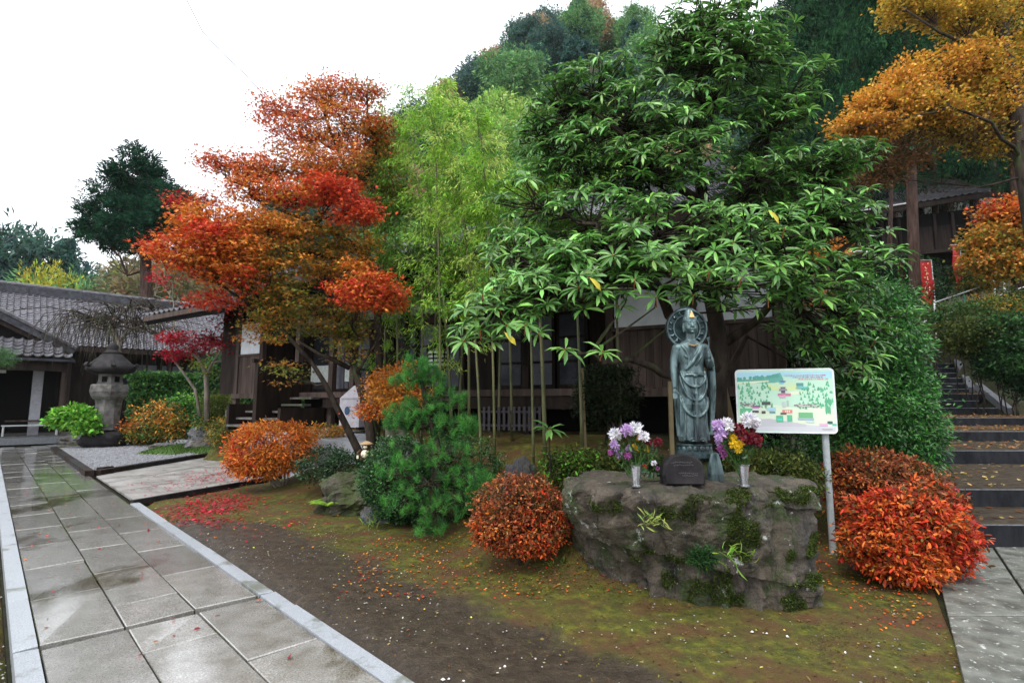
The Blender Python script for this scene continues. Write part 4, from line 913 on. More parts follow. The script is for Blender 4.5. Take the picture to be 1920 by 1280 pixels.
# ---- map board
def map_board():
    a, b = np.array([2.53, 6.06]), np.array([3.46, 5.74]); zb, zt_ = 1.285, 1.985
    T = thing('map_board', 'white bordered illustrated map board on a grey metal post beside the red azaleas', 'sign', (3.37, 5.8, 0))
    x = np.array([b[0] - a[0], b[1] - a[1], 0]); Wd = np.linalg.norm(x); x /= Wd; nrm = np.array([x[1], -x[0], 0]); Hh = zt_ - zb
    Q = lambda u, v, d=0.0: np.array([a[0], a[1], zb]) + x * u * Wd + np.array([0, 0, v * Hh]) + nrm * d
    def rr(m, d, rad=.045):
        P_ = []
        for cx, cy, s0 in ((1 - m - rad, 1 - m / .75 - rad * 1.4, 0), (m + rad, 1 - m / .75 - rad * 1.4, 1), (m + rad, m / .75 + rad * 1.4, 2), (1 - m - rad, m / .75 + rad * 1.4, 3)):
            for k in range(5): t = (s0 + k / 4) * PI / 2; P_.append(Q(cx + rad * math.cos(t), cy + rad * 1.4 * math.sin(t), d))
        return P_
    o0, o1, i1 = rr(0, 0), rr(0, .018), rr(.016, .0185); n = len(o0)
    MB().add(o0 + o1, [list(range(n))[::-1]] + [[k, (k + 1) % n, n + (k + 1) % n, n + k] for k in range(n)] + [[n + k for k in range(n)]]).build('panel', flat('board_white', (.72, .75, .76), .35), T)
    mb = MB(); mb.add(i1, [list(range(n))], (.5, .74, .58)); r = np.random.default_rng(12)
    lay = [.0188]
    def poly(pts, col): lay[0] += .00002; mb.add([Q(u, 1 - v, lay[0]) for u, v in pts], [list(range(len(pts)))[::-1]], col)
    def rect(u, v, w_, h, col): poly([(u - w_ / 2, v - h / 2), (u + w_ / 2, v - h / 2), (u + w_ / 2, v + h / 2), (u - w_ / 2, v + h / 2)], col)
    def oval(u, v, w_, h, col, k=12): poly([(u + w_ / 2 * math.cos(2 * PI * i / k), v + h / 2 * math.sin(2 * PI * i / k)) for i in range(k)], col)
    poly([(.02, .05), (.98, .05), (.98, .16), (.6, .14), (.4, .1), (.02, .16)], (.38, .66, .78))
    poly([(.02, .16), (.2, .16), (.4, .09), (.47, .06), (.5, .16), (.5, .22), (.02, .22)], (.12, .42, .34))
    poly([(.02, .2), (.2, .19), (.35, .18), (.35, .2), (.2, .22), (.02, .22)], (.75, .78, .5))
    poly([(.02, .62), (.4, .56), (.56, .6), (.98, .62), (.98, .9), (.02, .93)], (.66, .76, .58))
    poly([(.02, .86), (.5, .84), (.98, .9), (.98, .97), (.02, .97)], (.55, .56, .6))
    poly([(.05, .8), (.35, .78), (.7, .86), (.7, .9), (.05, .9)], (.5, .5, .54))
    oval(.5, .28, .36, .14, (.62, .74, .36)); oval(.49, .25, .24, .09, (.55, .74, .5)); oval(.48, .22, .06, .05, (.2, .5, .6)); oval(.49, .2, .07, .03, (.12, .18, .3))
    oval(.62, .38, .16, .05, (.75, .75, .55)); oval(.66, .3, .1, .03, (.5, .55, .35))
    for _ in range(230):
        u, v = r.uniform(.03, .97), r.uniform(.22, .62)
        if abs(u - .5) < .12 or (u > .55 and v < .3 and u < .7): continue
        s_ = r.uniform(.014, .022); g = r.uniform(.8, 1.2); poly([(u, v - s_ * 2.2), (u + s_ * .6, v + s_ * .7), (u - s_ * .6, v + s_ * .7)], (.1 * g, .42 * g, .22 * g))
    for _ in range(26):
        u = r.uniform(.03, .46); s_ = .016; v = .16 - u * .12 + r.uniform(-.01, .01); oval(u, v, .03, .05, (.08, .36, .3))
    for _ in range(8): oval(r.uniform(.9, .97), r.uniform(.5, .66), .02, .12, (.1, .4, .22))
    for u, v, w_, h, c_ in ((.49, .3, .05, .03, (.15, .15, .18)), (.49, .33, .08, .03, (.3, .25, .32)), (.49, .36, .04, .04, (.1, .08, .12)), (.5, .405, .13, .04, (.6, .16, .3)), (.48, .44, .06, .04, (.55, .4, .5)), (.5, .42, .02, .03, (.7, .3, .4)),
                         (.66, .25, .07, .05, (.1, .3, .3)), (.68, .3, .11, .03, (.1, .5, .5)), (.21, .59, .08, .03, (.2, .1, .2)), (.2, .61, .07, .02, (.65, .2, .5)), (.19, .67, .08, .035, (.08, .06, .1)), (.19, .64, .06, .02, (.75, .75, .78)),
                         (.31, .54, .09, .05, (.07, .07, .07)), (.36, .63, .09, .05, (.35, .6, .75)), (.37, .68, .06, .03, (.1, .3, .35)), (.28, .68, .04, .04, (.06, .06, .06)), (.52, .665, .1, .05, (.75, .22, .16)), (.49, .56, .03, .09, (.5, .55, .55)), (.53, .54, .02, .09, (.4, .5, .45)),
                         (.48, .7, .06, .03, (.1, .1, .1)), (.44, .78, .07, .1, (.1, .45, .25)), (.54, .77, .05, .1, (.1, .45, .25)), (.44, .79, .05, .02, (.1, .6, .6)), (.7, .72, .14, .08, (.15, .42, .2)), (.7, .78, .16, .03, (.35, .45, .5)), (.74, .82, .08, .03, (.5, .65, .7)),
                         (.1, .67, .13, .1, (.12, .46, .22)), (.87, .86, .08, .035, (.75, .4, .62)), (.93, .83, .05, .04, (.04, .12, .12)), (.97, .86, .04, .03, (.1, .5, .4)), (.9, .93, .1, .012, (.4, .4, .42))): rect(u, v, w_, h, c_)
    for u0, u1, v in ((.05, .2, .55), (.07, .18, .57), (.6, .8, .565), (.63, .84, .585)):
        u = u0
        while u < u1: oval(u, v + r.normal(0, .008), .025, .025, (.22, .2, .2) if r.random() < .6 else (.5, .48, .46), 7); u += .018
    for v, u0, u1, c_ in ((.105, .52, .93, (.5, .15, .25)), (.135, .6, .9, (.3, .2, .3)), (.165, .66, .94, (.6, .2, .3))):
        u = u0
        while u < u1:
            l = r.uniform(.008, .022); rect(u, v, l, .012, c_ if r.random() < .7 else (.4, .45, .5)); u += l + .008
    for k in range(3): rect(.505 + k * .018, .665, .008, .028, (.9, .85, .85))
    mb.build('map_print', colmat('print_colours', .3), T, col=True)
    POST = flat('grey_steel_post', (.3, .33, .34), .35)
    MB().tube([(3.375, 5.825, 0), (3.375, 5.825, 1.45)], .034, 14).build('post', POST, T); MB().box((3.375, 5.79, 1.5), (.09, .04, .3)).build('bracket', POST, T)
map_board()
# ================================================================== stone lantern and the gravel garden
def lantern():
    c = np.array([-14.75, 19.6, .05]); T = thing('stone_lantern', 'tall weathered stone lantern with dark capped roof standing on the gravel bed', 'lantern', c)
    m = mpp(19.6); z = lambda py: (840 - py) * m
    V, F = boulder(c + (0, 0, .26), np.array([.7, .66, .36]), 2.2, .1, (28, 12), .3); obj('base_stone', V, F, STONED, T, smooth=True)
    MB().lathe(c, [(z(808), .42), (z(804), .4), (z(760), .38), (z(752), .42), (z(748), .5)], 8, rot=PI / 8, fn=None).build('shaft', STONE, T)
    MB().lathe(c, [(z(752), .5), (z(747), .58), (z(738), .64), (z(727), .62), (z(725), .6)], 6, rot=.2).build('platform', STONE, T)
    fb = MB().lathe(c, [(z(726), .42), (z(705), .4)], 6, rot=.2).build('firebox', STONE, T)
    for k in (3, 4, 5, 0):
        t = .2 + PI / 3 * (k + .5); p = c + (.355 * math.cos(t), .355 * math.sin(t), (z(726) + z(705)) / 2); MB().box(p, (.05, .16, .2), t).build('window', BLACK, fb)
    def flare(t, zz): return 1 + .10 * max(0, math.cos(6 * (t - .2))) ** 4
    MB().lathe(c, [(z(706), .42), (z(702), .7), (z(697), .77), (z(690), .7), (z(682), .55), (z(672), .36), (z(668), .3)], 36, fn=flare).build('roof', STONED, T, smooth=True)
    for k in range(6): t = .2 + PI / 3 * k; MB().tube([c + (r_ * math.cos(t), r_ * math.sin(t), z(p_)) for r_, p_ in ((.4, 675), (.6, 686), (.77, 692), (.88, 688))], [.05, .06, .07, .08], 7).build('corner_ridge', STONED, T)
    MB().lathe(c, [(z(669), .26), (z(666), .3), (z(662), .2), (z(659), .16), (z(654), .19), (z(649), .12), (z(645), .02)], 16).build('finial', STONED, T, smooth=True)
lantern()
def rock(px, py, Y, wpx, hpx, seed, label, mat, cat='rock', depth=None, z=None, name='rock'):
    m = mpp(Y); c = at(px, py, Y); g = z if z is not None else c[2]
    r = np.array([wpx * m / 2, depth if depth else wpx * m * .35, hpx * m * .62]); c = np.array([c[0], Y + r[1] * .5, g + r[2] * .45])
    V, F = boulder(c, r, seed, .3, (36, 20)); return tag(obj(name, V, F, mat, smooth=False, at0=(c[0], c[1], g)), label, cat)
rock(388, 842, 18.3, 100, 46, 3.1, 'large dark grey rock with pale flecks on the moss island in the gravel', ROCKG, z=.03)
rock(428, 840, 16.8, 64, 62, 5.7, 'lichen-spotted rock against the big dark rock beside the orange bush', ROCKM, z=.05)
rock(300, 846, 18.3, 44, 13, 8.3, 'low flat stone lying on the moss island in the pale gravel', ROCKG, z=.07)
rock(268, 820, 20.5, 60, 16, 9.4, 'long low edging rock behind the stone lantern base', ROCKM, z=.1)
rock(392, 800, 20.0, 60, 22, 10.9, 'mossy ledge rock under the round pine behind the big dark rock', ROCKM, z=.35)
rock(130, 822, 22.0, 36, 18, 11.2, 'small dark rock by the bright green shrub at the path end', ROCKG, z=0)
rock(660, 935, 8.1, 135, 78, 13.3, 'broad moss-covered rock with the little figurine on top', ROCKM, z=0.0, depth=.45)
rock(978, 905, 6.7, 66, 95, 15.1, 'rough pale grey upright rock behind the round copper azalea', ROCKG, z=.35)
rock(930, 925, 7.0, 70, 70, 16.6, 'dark low rock between the boxwood and the pale upright rock', ROCKM, z=.2)
rock(1480, 1140, 4.5, 110, 100, 18.2, 'dark lichen-marked rock leaning on the foot of the great boulder', ROCKG, z=-.05, depth=.2)
rock(500, 797, 15.4, 130, 12, 21.0, 'mossy stone ledge under the posts of the hall corner', ROCKM, z=.75, depth=.8)
rock(705, 958, 7.4, 60, 34, 23.0, 'small black wet stone beneath the mossy rock and fern', ROCKG, z=0)
def moss_island(pts, label, z0, h, seed, cols=((.03, .075, .01), (.06, .12, .015))):
    r = np.random.default_rng(seed); pts = np.array(pts); c = pts.mean(0); V = [(c[0], c[1], z0 + h)]
    n = 40; ang = np.linspace(0, 2 * PI, n, endpoint=False)
    k = np.linspace(0, len(pts), n, endpoint=False); i = k.astype(int); o = pts[i] * (1 - (k - i))[:, None] + pts[(i + 1) % len(pts)] * (k - i)[:, None]
    rings = 6
    for q in range(1, rings + 1):
        f = q / rings
        for p in o: e_ = c + (p - c) * f * (1 + .04 * r.normal()); V.append((e_[0], e_[1], z0 + h * (1 - f ** 2.5) - .005 * (q == rings)))
    F = [[0, 1 + j, 1 + (j + 1) % n] for j in range(n)] + [[1 + a * n + j, 1 + (a + 1) * n + j, 1 + (a + 1) * n + (j + 1) % n, 1 + a * n + (j + 1) % n] for a in range(rings - 1) for j in range(n)]
    T = thing('moss_patch', label, 'moss', (c[0], c[1], z0)); obj('moss_cushion', V, F, pmat('moss_green_%d' % seed, cols[0], cols[1], 6, .9, bump=.8, bscale=60, bdist=.03, world=True), T)
    N = 2500; t = r.random(N); idx = r.integers(0, n, N); P = c + (o[idx] - c) * np.sqrt(t)[:, None]; Z = z0 + h * (1 - np.sqrt(t) ** 2.5)
    tag(leaves('blades', LEAF, T, np.column_stack([P, Z]), r.normal(size=(N, 3)) * .5 + (0, 0, 1), r.normal(size=(N, 3)), r.uniform(.03, .08, N), .02, pal(r, cols + ((.1, .18, .03),), N), 'tri'), kind='stuff')
def gp(px, py): return gnd(px, py, .08)[:2]
moss_island([gp(255, 851), gp(330, 853), gp(360, 845), gp(345, 834), gp(300, 838)], 'green moss island with a low flat stone in the pale gravel', .07, .12, 61)
moss_island([gp(345, 849), gp(400, 853), gp(432, 846), gp(430, 832), gp(340, 833)], 'green moss patch spreading round the foot of the large dark rock', .07, .12, 62)
# ---- small raccoon-dog figurine with a straw hat on the mossy rock
def figurine():
    c = at(686, 861, 8.35); T = thing('figurine', 'small white-bellied ceramic raccoon-dog figurine in straw hat on the mossy rock', 'figurine', c)
    K = lambda x, y, z: c + np.array([x, y, z])
    DB, CW = flat('glaze_brown', (.06, .035, .02), .3), flat('glaze_cream', (.75, .68, .5), .3)
    b = MB().lathe(c, [(0, .07), (.03, .095), (.09, .095), (.14, .065), (.17, .05)], 16, sy=.85); b.ball(K(0, -.01, .2), (.06, .055, .05), 14, 8)
    for s_ in (-1, 1): b.ball(K(.05 * s_, -.06, .015), (.03, .045, .018), 8, 6); b.ball(K(.045 * s_, 0, .245), (.017, .01, .02), 8, 6)
    b.tube([K(.08, 0, .14), K(.115, -.04, .11), K(.1, -.07, .09)], [.024, .02, .016], 8); b.tube([K(-.08, 0, .14), K(-.12, -.03, .1), K(-.105, -.06, .06)], [.024, .02, .016], 8)
    b.build('body', DB, T, smooth=True)
    MB().ball(K(0, -.055, .085), (.065, .05, .065), 14, 8).build('belly', CW, T, smooth=True); MB().ball(K(0, -.055, .19), (.032, .025, .024), 10, 6).build('muzzle', CW, T, smooth=True)
    MB().ball(K(0, -.08, .195), (.008, .006, .006), 6, 4).build('nose', BLACK, T)
    for s_ in (-1, 1): MB().ball(K(.02 * s_, -.062, .212), (.009, .005, .009), 6, 4).build('eye', CW, T)
    MB().lathe(K(0, .01, .225), [(0, .1), (.012, .105), (.03, .07), (.05, .03), (.055, .005)], 18).build('straw_hat', flat('straw', (.35, .24, .12), .7), T, smooth=True)
    MB().lathe(K(.115, -.07, .06), [(0, .015), (.02, .022), (.045, .018), (.055, .007), (.075, .009)], 10).build('flask', CW, T); MB().box(K(-.11, -.065, .045), (.03, .012, .05)).build('ledger', CW, T)
figurine()
# ---- flags, railing and wires on the hillside
RED = pmat('red_banner', (.35, .012, .015), (.5, .03, .03), 6, .6, bump=.1)
CREAM = flat('cream_lettering', (.75, .6, .35), .6); POLE = flat('banner_pole_grey', (.35, .38, .38), .4); POLEG = flat('banner_pole_teal', (.03, .3, .22), .4)
def banner(x0, y0, x1, y1, Y, hw, top, bot, label, pole2=None, glyph=True, lean=0):
    a, b = at(x0, y0, Y), at(x1, y1, Y); T = thing('banner', label, 'banner', a, 'red temple banners on poles')
    MB().tube([a, b], .022, 7).build('pole', POLE, T)
    if pole2: MB().tube([a, lerp(a, b, .38)], .03, 7).build('pole_sleeve', POLEG, T)
    s_ = -1; V = []; n = 9; w_ = hw * mpp(Y)
    for k in range(n + 1):
        f = top + (bot - top) * k / n; p = lerp(b, a, f)
        for j in range(4): V.append(p + (s_ * w_ * (j / 3) * (1 - .35 * abs(lean) * k / n) , .06 * math.sin(k * .9 + j * 1.4), lean * .0))
    F = [[k * 4 + j, k * 4 + j + 1, (k + 1) * 4 + j + 1, (k + 1) * 4 + j] for k in range(n) for j in range(3)]
    c = obj('cloth', V, F, RED, T, smooth=True)
    MB().tube([b + (0, 0, -.02), b + (s_ * w_ * 1.1, 0, -.02)], .015, 6).build('crossbar', POLE, T)
    if glyph:
        r = np.random.default_rng(int(x0)); mk = MB()
        for k in range(7):
            f = top + (bot - top) * (.08 + .115 * k); p = lerp(b, a, f)
            for q in range(4):
                cx = (.5 if k else .35 + .3 * (q % 2)); sz = .11 if k else .05
                d = r.uniform(-1, 1, 2) * sz * w_ * 1.3; e_ = r.uniform(-1, 1, 2) * sz * w_ * 1.3
                if q % 2: e_[1] = d[1]
                else: e_[0] = d[0] + .01
                mk.bar(p + (s_ * w_ * cx + d[0], -.085, d[1]), p + (s_ * w_ * cx + e_[0], -.085, e_[1] + .005), .01, .035)
        mk.build('lettering', CREAM, c)
        mk = MB()
        for k in range(6): p = lerp(b, a, top + (bot - top) * (.15 + .14 * k)); mk.box(p + (s_ * w_ * .06, -.06, 0), (.05, .01, .05))
        mk.build('ties', LAMPW, c)
banner(1756, 592, 1746, 487, 24, 30, .02, .78, 'wide red banner with cream lettering on a grey pole behind the tall hedge')
banner(1808, 566, 1800, 458, 25, 17, .03, .78, 'narrow folded red banner on the pole with a teal foot beside the hillside rail', True, False, .6)
banner(1699, 560, 1694, 488, 26, 12, .05, .6, 'small red banner half hidden behind rhododendron leaves', None, False)
def rail():
    P0, P1 = at(1752, 567, 23.5), at(1925, 508, 26.5); Q0, Q1 = at(1752, 596, 23.5), at(1925, 536, 26.5)
    T = thing('handrail', 'thin white metal handrail climbing the hillside behind the banners', 'railing', Q0)
    MB().tube([P0, lerp(P0, P1, .63)], .025, 6).build('rail', ALU, T); MB().tube([lerp(Q0, Q1, -.1), Q1], .025, 6).build('rail', ALU, T)
    MB().tube([lerp(P0, P1, .74), P1 - (0, 0, .1)], .025, 6).build('rail', ALU, T)
    for f in (.0, .62, .73, 1.0): p = lerp(P0, P1, f); q = lerp(Q0, Q1, f); MB().tube([p + (0, 0, .1), q - (0, 0, .9)], .035, 6).build('post', LAMPW, T)
rail()
WIRE = flat('wire', (.12, .12, .14), .5)
p = [at(330, -60, 12), at(350, 0, 12.3), at(380, 60, 12.7), at(415, 98, 13), at(460, 140, 13.5), at(560, 250, 14.3), at(700, 420, 15)]
tag(MB().tube(p, .011, 5).build('overhead_wire', WIRE), 'thin overhead wire sagging across the pale sky above the maple', 'wire')
# ================================================================== vegetation
OR = [(.66, .2, .03), (.6, .14, .02), (.7, .28, .05)]; RD = [(.6, .06, .025), (.64, .1, .03), (.5, .035, .02)]
BO = [(.58, .22, .03), (.46, .18, .03), (.62, .27, .04)]; OL = [(.26, .18, .03), (.24, .24, .04), (.16, .19, .03), (.42, .19, .03)]
OG = [(.1, .13, .02), (.14, .2, .03), (.07, .09, .015)]; YG = [(.3, .32, .05), (.22, .3, .05)]
MR = [(.6, .13, .04), (.52, .08, .03), (.64, .22, .05)]; CRIM = [(.4, .006, .02), (.5, .01, .03), (.3, .004, .015)]
def maple():
    r = np.random.default_rng(21); b0 = np.array([-2.62, 9.75, Hs(-2.62, 9.75) - .05])
    T = thing('maple_tree', 'large maple with orange, red and olive autumn foliage before the hall stair', 'tree', b0)
    Y = 9.8
    B = [blob(520, 205, Y + .6, 55, 35, MR, 34), blob(620, 180, Y + .5, 75, 36, MR + OR, 55), blob(690, 175, Y + .4, 40, 28, MR + YG, 24), blob(560, 250, Y + .3, 70, 42, MR, 50), blob(650, 235, Y + .2, 75, 48, MR + BO, 66),
         blob(700, 250, Y + .6, 45, 45, OG + YG + MR, 40), blob(455, 308, Y - .3, 62, 30, MR, 40), blob(400, 300, Y - .4, 26, 14, MR, 10), blob(530, 310, Y, 60, 38, BO + MR, 44), blob(620, 300, Y - .2, 70, 40, MR + BO, 60),
         blob(360, 375, Y - .5, 50, 20, CRIM + MR, 20), blob(480, 355, Y - .6, 72, 30, MR + OR, 46), blob(620, 350, Y - 1.1, 46, 28, RD, 34), blob(664, 395, Y - 1.0, 36, 34, RD, 34), blob(560, 365, Y - .7, 66, 28, RD + BO, 40),
         blob(400, 420, Y - 1.2, 78, 38, OR, 66), blob(350, 470, Y - 1.4, 66, 40, OR + RD, 64), blob(430, 475, Y - 1.2, 72, 44, OR, 70), blob(500, 430, Y - .8, 75, 40, OR + BO, 60), blob(580, 430, Y - .4, 75, 45, BO + OL, 60),
         blob(395, 440, Y - 1.5, 40, 30, RD, 26), blob(430, 515, Y - 1.2, 55, 30, RD + OR, 40), blob(525, 490, Y - .8, 66, 42, OL + BO, 54), blob(610, 490, Y - .2, 66, 42, OL + BO, 54), blob(660, 460, Y, 50, 40, OL + BO, 40),
         blob(700, 320, Y + .8, 58, 55, OG + OL + BO, 56), blob(735, 380, Y + .9, 45, 60, OL + OG, 50), blob(530, 560, Y - .6, 64, 44, OL, 52), blob(600, 590, Y, 60, 44, OL, 48), blob(500, 620, Y - .4, 36, 36, OL + BO, 20), blob(655, 610, Y + .2, 46, 34, OL + OG, 34),
         blob(685, 545, Y - 1.2, 60, 36, OR + RD, 66), blob(725, 560, Y - 1.2, 24, 34, RD + OR, 22), blob(660, 500, Y - .9, 34, 14, OR, 10), blob(400, 560, Y - 1.0, 45, 18, RD, 16), blob(540, 700, Y - .2, 30, 26, OL, 8), blob(650, 655, Y, 46, 26, OL, 14)]
    mb = MB(); A = lambda px, py, dy=0: at(px, py, Y + dy)
    t1 = [b0, A(700, 850, -.05), A(688, 770), A(668, 700), A(655, 640, .1), A(628, 590, .1)]; mb.tube(t1, [.11, .095, .08, .07, .055, .04], 9)
    t2 = [b0 + (-.02, 0, .02), A(672, 845, -.1), A(640, 780, -.2), A(610, 720, -.3), A(585, 680, -.3), A(540, 630, -.5), A(500, 580, -.6)]; mb.tube(t2, [.09, .075, .06, .045, .04, .035, .025], 8)
    t3 = [A(655, 690), A(620, 672, -.2), A(600, 665, -.3), A(560, 640, -.5)]; mb.tube(t3, [.05, .04, .03, .02], 7)
    t4 = [A(700, 880, .5) * (1, 1, 0) + (0, 0, b0[2]), A(712, 700, .5), A(706, 560, .45), A(692, 500, .4), A(684, 420, .3), A(660, 350, .2), A(632, 280, .2), A(610, 220, .3)]; mb.tube(t4, [.085, .07, .065, .06, .05, .04, .03, .015], 9)
    t5 = [A(690, 480, .4), A(650, 450, .0), A(590, 420, -.4), A(530, 395, -.6), A(470, 370, -.5)]; mb.tube(t5, [.06, .05, .04, .03, .02], 7)
    t6 = [A(688, 500, .4), A(610, 480, -.3), A(520, 465, -.8), A(430, 450, -1.1), A(380, 440, -1.3)]; mb.tube(t6, [.05, .045, .035, .025, .015], 7)
    t7 = [A(684, 420, .3), A(700, 350, .6), A(705, 280, .5), A(690, 220, .4)]; mb.tube(t7, [.06, .045, .03, .02], 7)
    mb.build('trunk', BARK, T, smooth=True)
    for b in B: b['n'] = int(b['n'] * .95)
    P, cl, C, Bi = crown(r, B, 46, .13, .26, .0)
    br = MB(); branches(br, r, [p for t in (t1, t2, t4, t5, t6, t7) for p in t[2:]], B, C, Bi, .03, .007, 4); br.build('branches', BARK, T)
    cols = np.empty((len(P), 3)); pick = r.random(len(C))
    for i, b in enumerate(B):
        cs = np.array(b['cols']); ids = np.where(Bi == i)[0]
        m = np.isin(cl, ids); cc = (pick[cl[m]] * len(cs)).astype(int); jit = r.integers(0, len(cs), m.sum()); cc = np.where(r.random(m.sum()) < .75, cc, jit)
        cols[m] = pal(r, cs, m.sum(), .28, cc)
    n = len(P); out = P - C[cl]; D = nz(out + (0, 0, -.06)) + r.normal(0, .5, (n, 3)); N = r.normal(0, .45, (n, 3)) + (0, 0, 1)
    leaves('foliage', LEAF, T, P, D, N, r.uniform(.055, .1, n), r.uniform(.055, .1, n), cols, 'maple')
maple()
def generic_tree(name, label, cat, trunk_pts, trunk_r, B, per, sig, L, Wd, shape, lm, bark, seed, group=None, flatz=.5, shell=.45, droop=-.1, upn=1.0, jit=.2, twig=True, r0=.03, parts=('trunk', 'foliage'), coh=.6):
    r = np.random.default_rng(seed); T = thing(name, label, cat, trunk_pts[0][0], group)
    mb = MB()
    for tp_, tr_ in zip(trunk_pts, trunk_r): mb.tube(tp_, tr_, 8)
    P, cl, C, Bi = crown(r, B, per, sig, flatz, shell)
    branches(mb, r, [p for t in trunk_pts for p in t[1:]], B, C, Bi, r0, r0 * .3, 4, twig=twig)
    mb.build(parts[0], bark, T, smooth=True)
    if shape in ('leaf6', 'maple') and np.mean([b['c'][1] for b in B]) > (13 if shape == 'leaf6' else 18) or name == 'boxwood': shape = 'rhomb'
    cols = np.empty((len(P), 3)); pick = r.random(len(C))
    for i, b in enumerate(B):
        m = np.isin(cl, np.where(Bi == i)[0]); cs = np.array(b['cols']); k = (pick[cl[m]] * len(cs)).astype(int)
        cols[m] = pal(r, cs, m.sum(), jit, np.where(r.random(m.sum()) < coh, k, r.integers(0, len(cs), m.sum())))
    n = len(P); D = nz(P - C[cl]) * .8 + r.normal(0, .5, (n, 3)) + (0, 0, droop); N = r.normal(0, .6, (n, 3)) + (0, 0, upn)
    leaves(parts[1], lm, T, P, D, N, L * r.uniform(.7, 1.25, n), Wd * r.uniform(.7, 1.2, n), cols, shape)
    return T
# small crimson maple by the gravel garden and other garden shrubs
Y = 17.0
generic_tree('maple_sapling', 'small crimson maple with thin spreading branches on the far side of the gravel bed', 'tree',
    [[at(388, 790, Y), at(388, 740, Y), at(386, 700, Y), at(372, 672, Y), at(340, 645, Y)], [at(386, 705, Y), at(398, 680, Y), at(420, 650, Y), at(450, 610, Y)], [at(375, 780, Y), at(366, 730, Y), at(345, 700, Y), at(320, 668, Y)]],
    [[.09, .08, .07, .05, .02], [.05, .04, .03, .015], [.05, .05, .04, .02]],
    [blob(335, 633, Y, 32, 8, CRIM, 22), blob(395, 636, Y - .3, 42, 9, CRIM, 26), blob(440, 605, Y - .4, 42, 16, CRIM, 24), blob(440, 650, Y - .5, 28, 14, CRIM, 20), blob(332, 665, Y - .1, 24, 8, CRIM, 14), blob(365, 650, Y, 26, 8, CRIM, 12), blob(470, 655, Y - .6, 18, 16, CRIM, 10), blob(300, 530, Y + .5, 22, 18, CRIM, 6), blob(380, 690, Y, 26, 22, YG, 8)],
    26, .14, .12, .12, 'maple', LEAF, BARKG, 31)
def bush(name, label, cat, B, per, sig, L, Wd, shape, lm, seed, base, stems=5, bark=BARK, group=None, **k):
    r = np.random.default_rng(seed); base = np.array(base, float); tp = []
    cen = np.mean([b['c'] for b in B], 0)
    for i in range(stems):
        q = base + np.array([r.normal(0, .05), r.normal(0, .05), 0]); e_ = B[i % len(B)]['c'] + r.normal(0, .06, 3); tp.append(list(wig(r, q, e_, 5, .06)))
    k.setdefault('r0', .012); k.setdefault('twig', True)
    return generic_tree(name, label, cat, tp, [[.022, .02, .017, .014, .01]] * stems, B, per, sig, L, Wd, shape, lm, bark, seed, group, parts=('stems', 'foliage'), **k)
AZG = 'autumn azalea bushes'
CO = [(.2, .05, .02), (.34, .09, .03), (.09, .03, .012), (.42, .15, .05), (.08, .07, .02)]; HOT = [(.62, .13, .02), (.55, .06, .015), (.66, .22, .04), (.25, .05, .02)]; HR_ = [(.58, .04, .015), (.55, .08, .02), (.66, .16, .03), (.26, .02, .01), (.1, .06, .015)]
bush('azalea', 'bright orange dome azalea with bare stems at the edge of the pale side path', 'bush',
    [blob(510, 838, 10.2, 74, 52, OR, 150), blob(470, 850, 10.0, 38, 45, RD + OR + HOT, 70), blob(550, 835, 10.2, 40, 40, OR, 60), blob(480, 875, 10.0, 40, 20, OR, 40)], 34, .07, .075, .028, 'leaf6', LEAF, 41, gnd(528, 918), 7, BARKG, AZG, shell=.75)
bush('azalea', 'small faded orange azalea just behind the bright orange dome one', 'bush', [blob(612, 818, 11.6, 34, 24, BO + OL, 46)], 30, .07, .075, .03, 'leaf6', LEAF, 42, (at(620, 850, 11.6)), 4, BARKG, AZG, shell=.7)
bush('azalea', 'copper red ball azalea standing against the side of the big boulder', 'bush',
    [blob(975, 948, 5.35, 84, 56, CO, 210), blob(975, 985, 5.25, 84, 52, CO + HOT, 190), blob(1000, 1003, 5.15, 52, 34, HR_ + HOT, 90), blob(930, 985, 5.2, 40, 40, HOT + CO, 60), blob(1025, 960, 5.2, 30, 42, HR_ + CO, 50)], 22, .035, .036, .018, 'leaf6', LEAF, 43, (.09, 5.4, 0), 7, BARK, AZG, shell=.86)
bush('azalea', 'dark copper azalea mound behind the brighter red one next to the steps', 'bush',
    [blob(1640, 890, 6.3, 84, 46, CO, 170), blob(1700, 905, 6.2, 66, 40, CO, 110), blob(1610, 940, 6.1, 48, 52, CO + HOT, 90), blob(1600, 880, 6.3, 40, 36, CO + HOT, 50)], 24, .045, .045, .022, 'leaf6', LEAF, 44, (4.4, 6.3, 0), 6, BARK, AZG, shell=.85)
bush('azalea', 'brightest scarlet azalea mound spreading over the pavement edge by the lowest step', 'bush',
    [blob(1690, 985, 5.1, 90, 62, HR_, 200), blob(1745, 1000, 5.1, 70, 56, HR_ + RD, 160), blob(1660, 1020, 5.0, 70, 50, HOT + HR_, 130), blob(1700, 1060, 4.9, 62, 30, HOT, 90), blob(1775, 1035, 5.1, 40, 36, HR_ + RD, 70), blob(1730, 940, 5.3, 60, 36, HR_ + CO, 80)], 24, .045, .055, .024, 'leaf6', LEAF, 45, (3.75, 5.2, 0), 7, BARK, AZG, shell=.8)
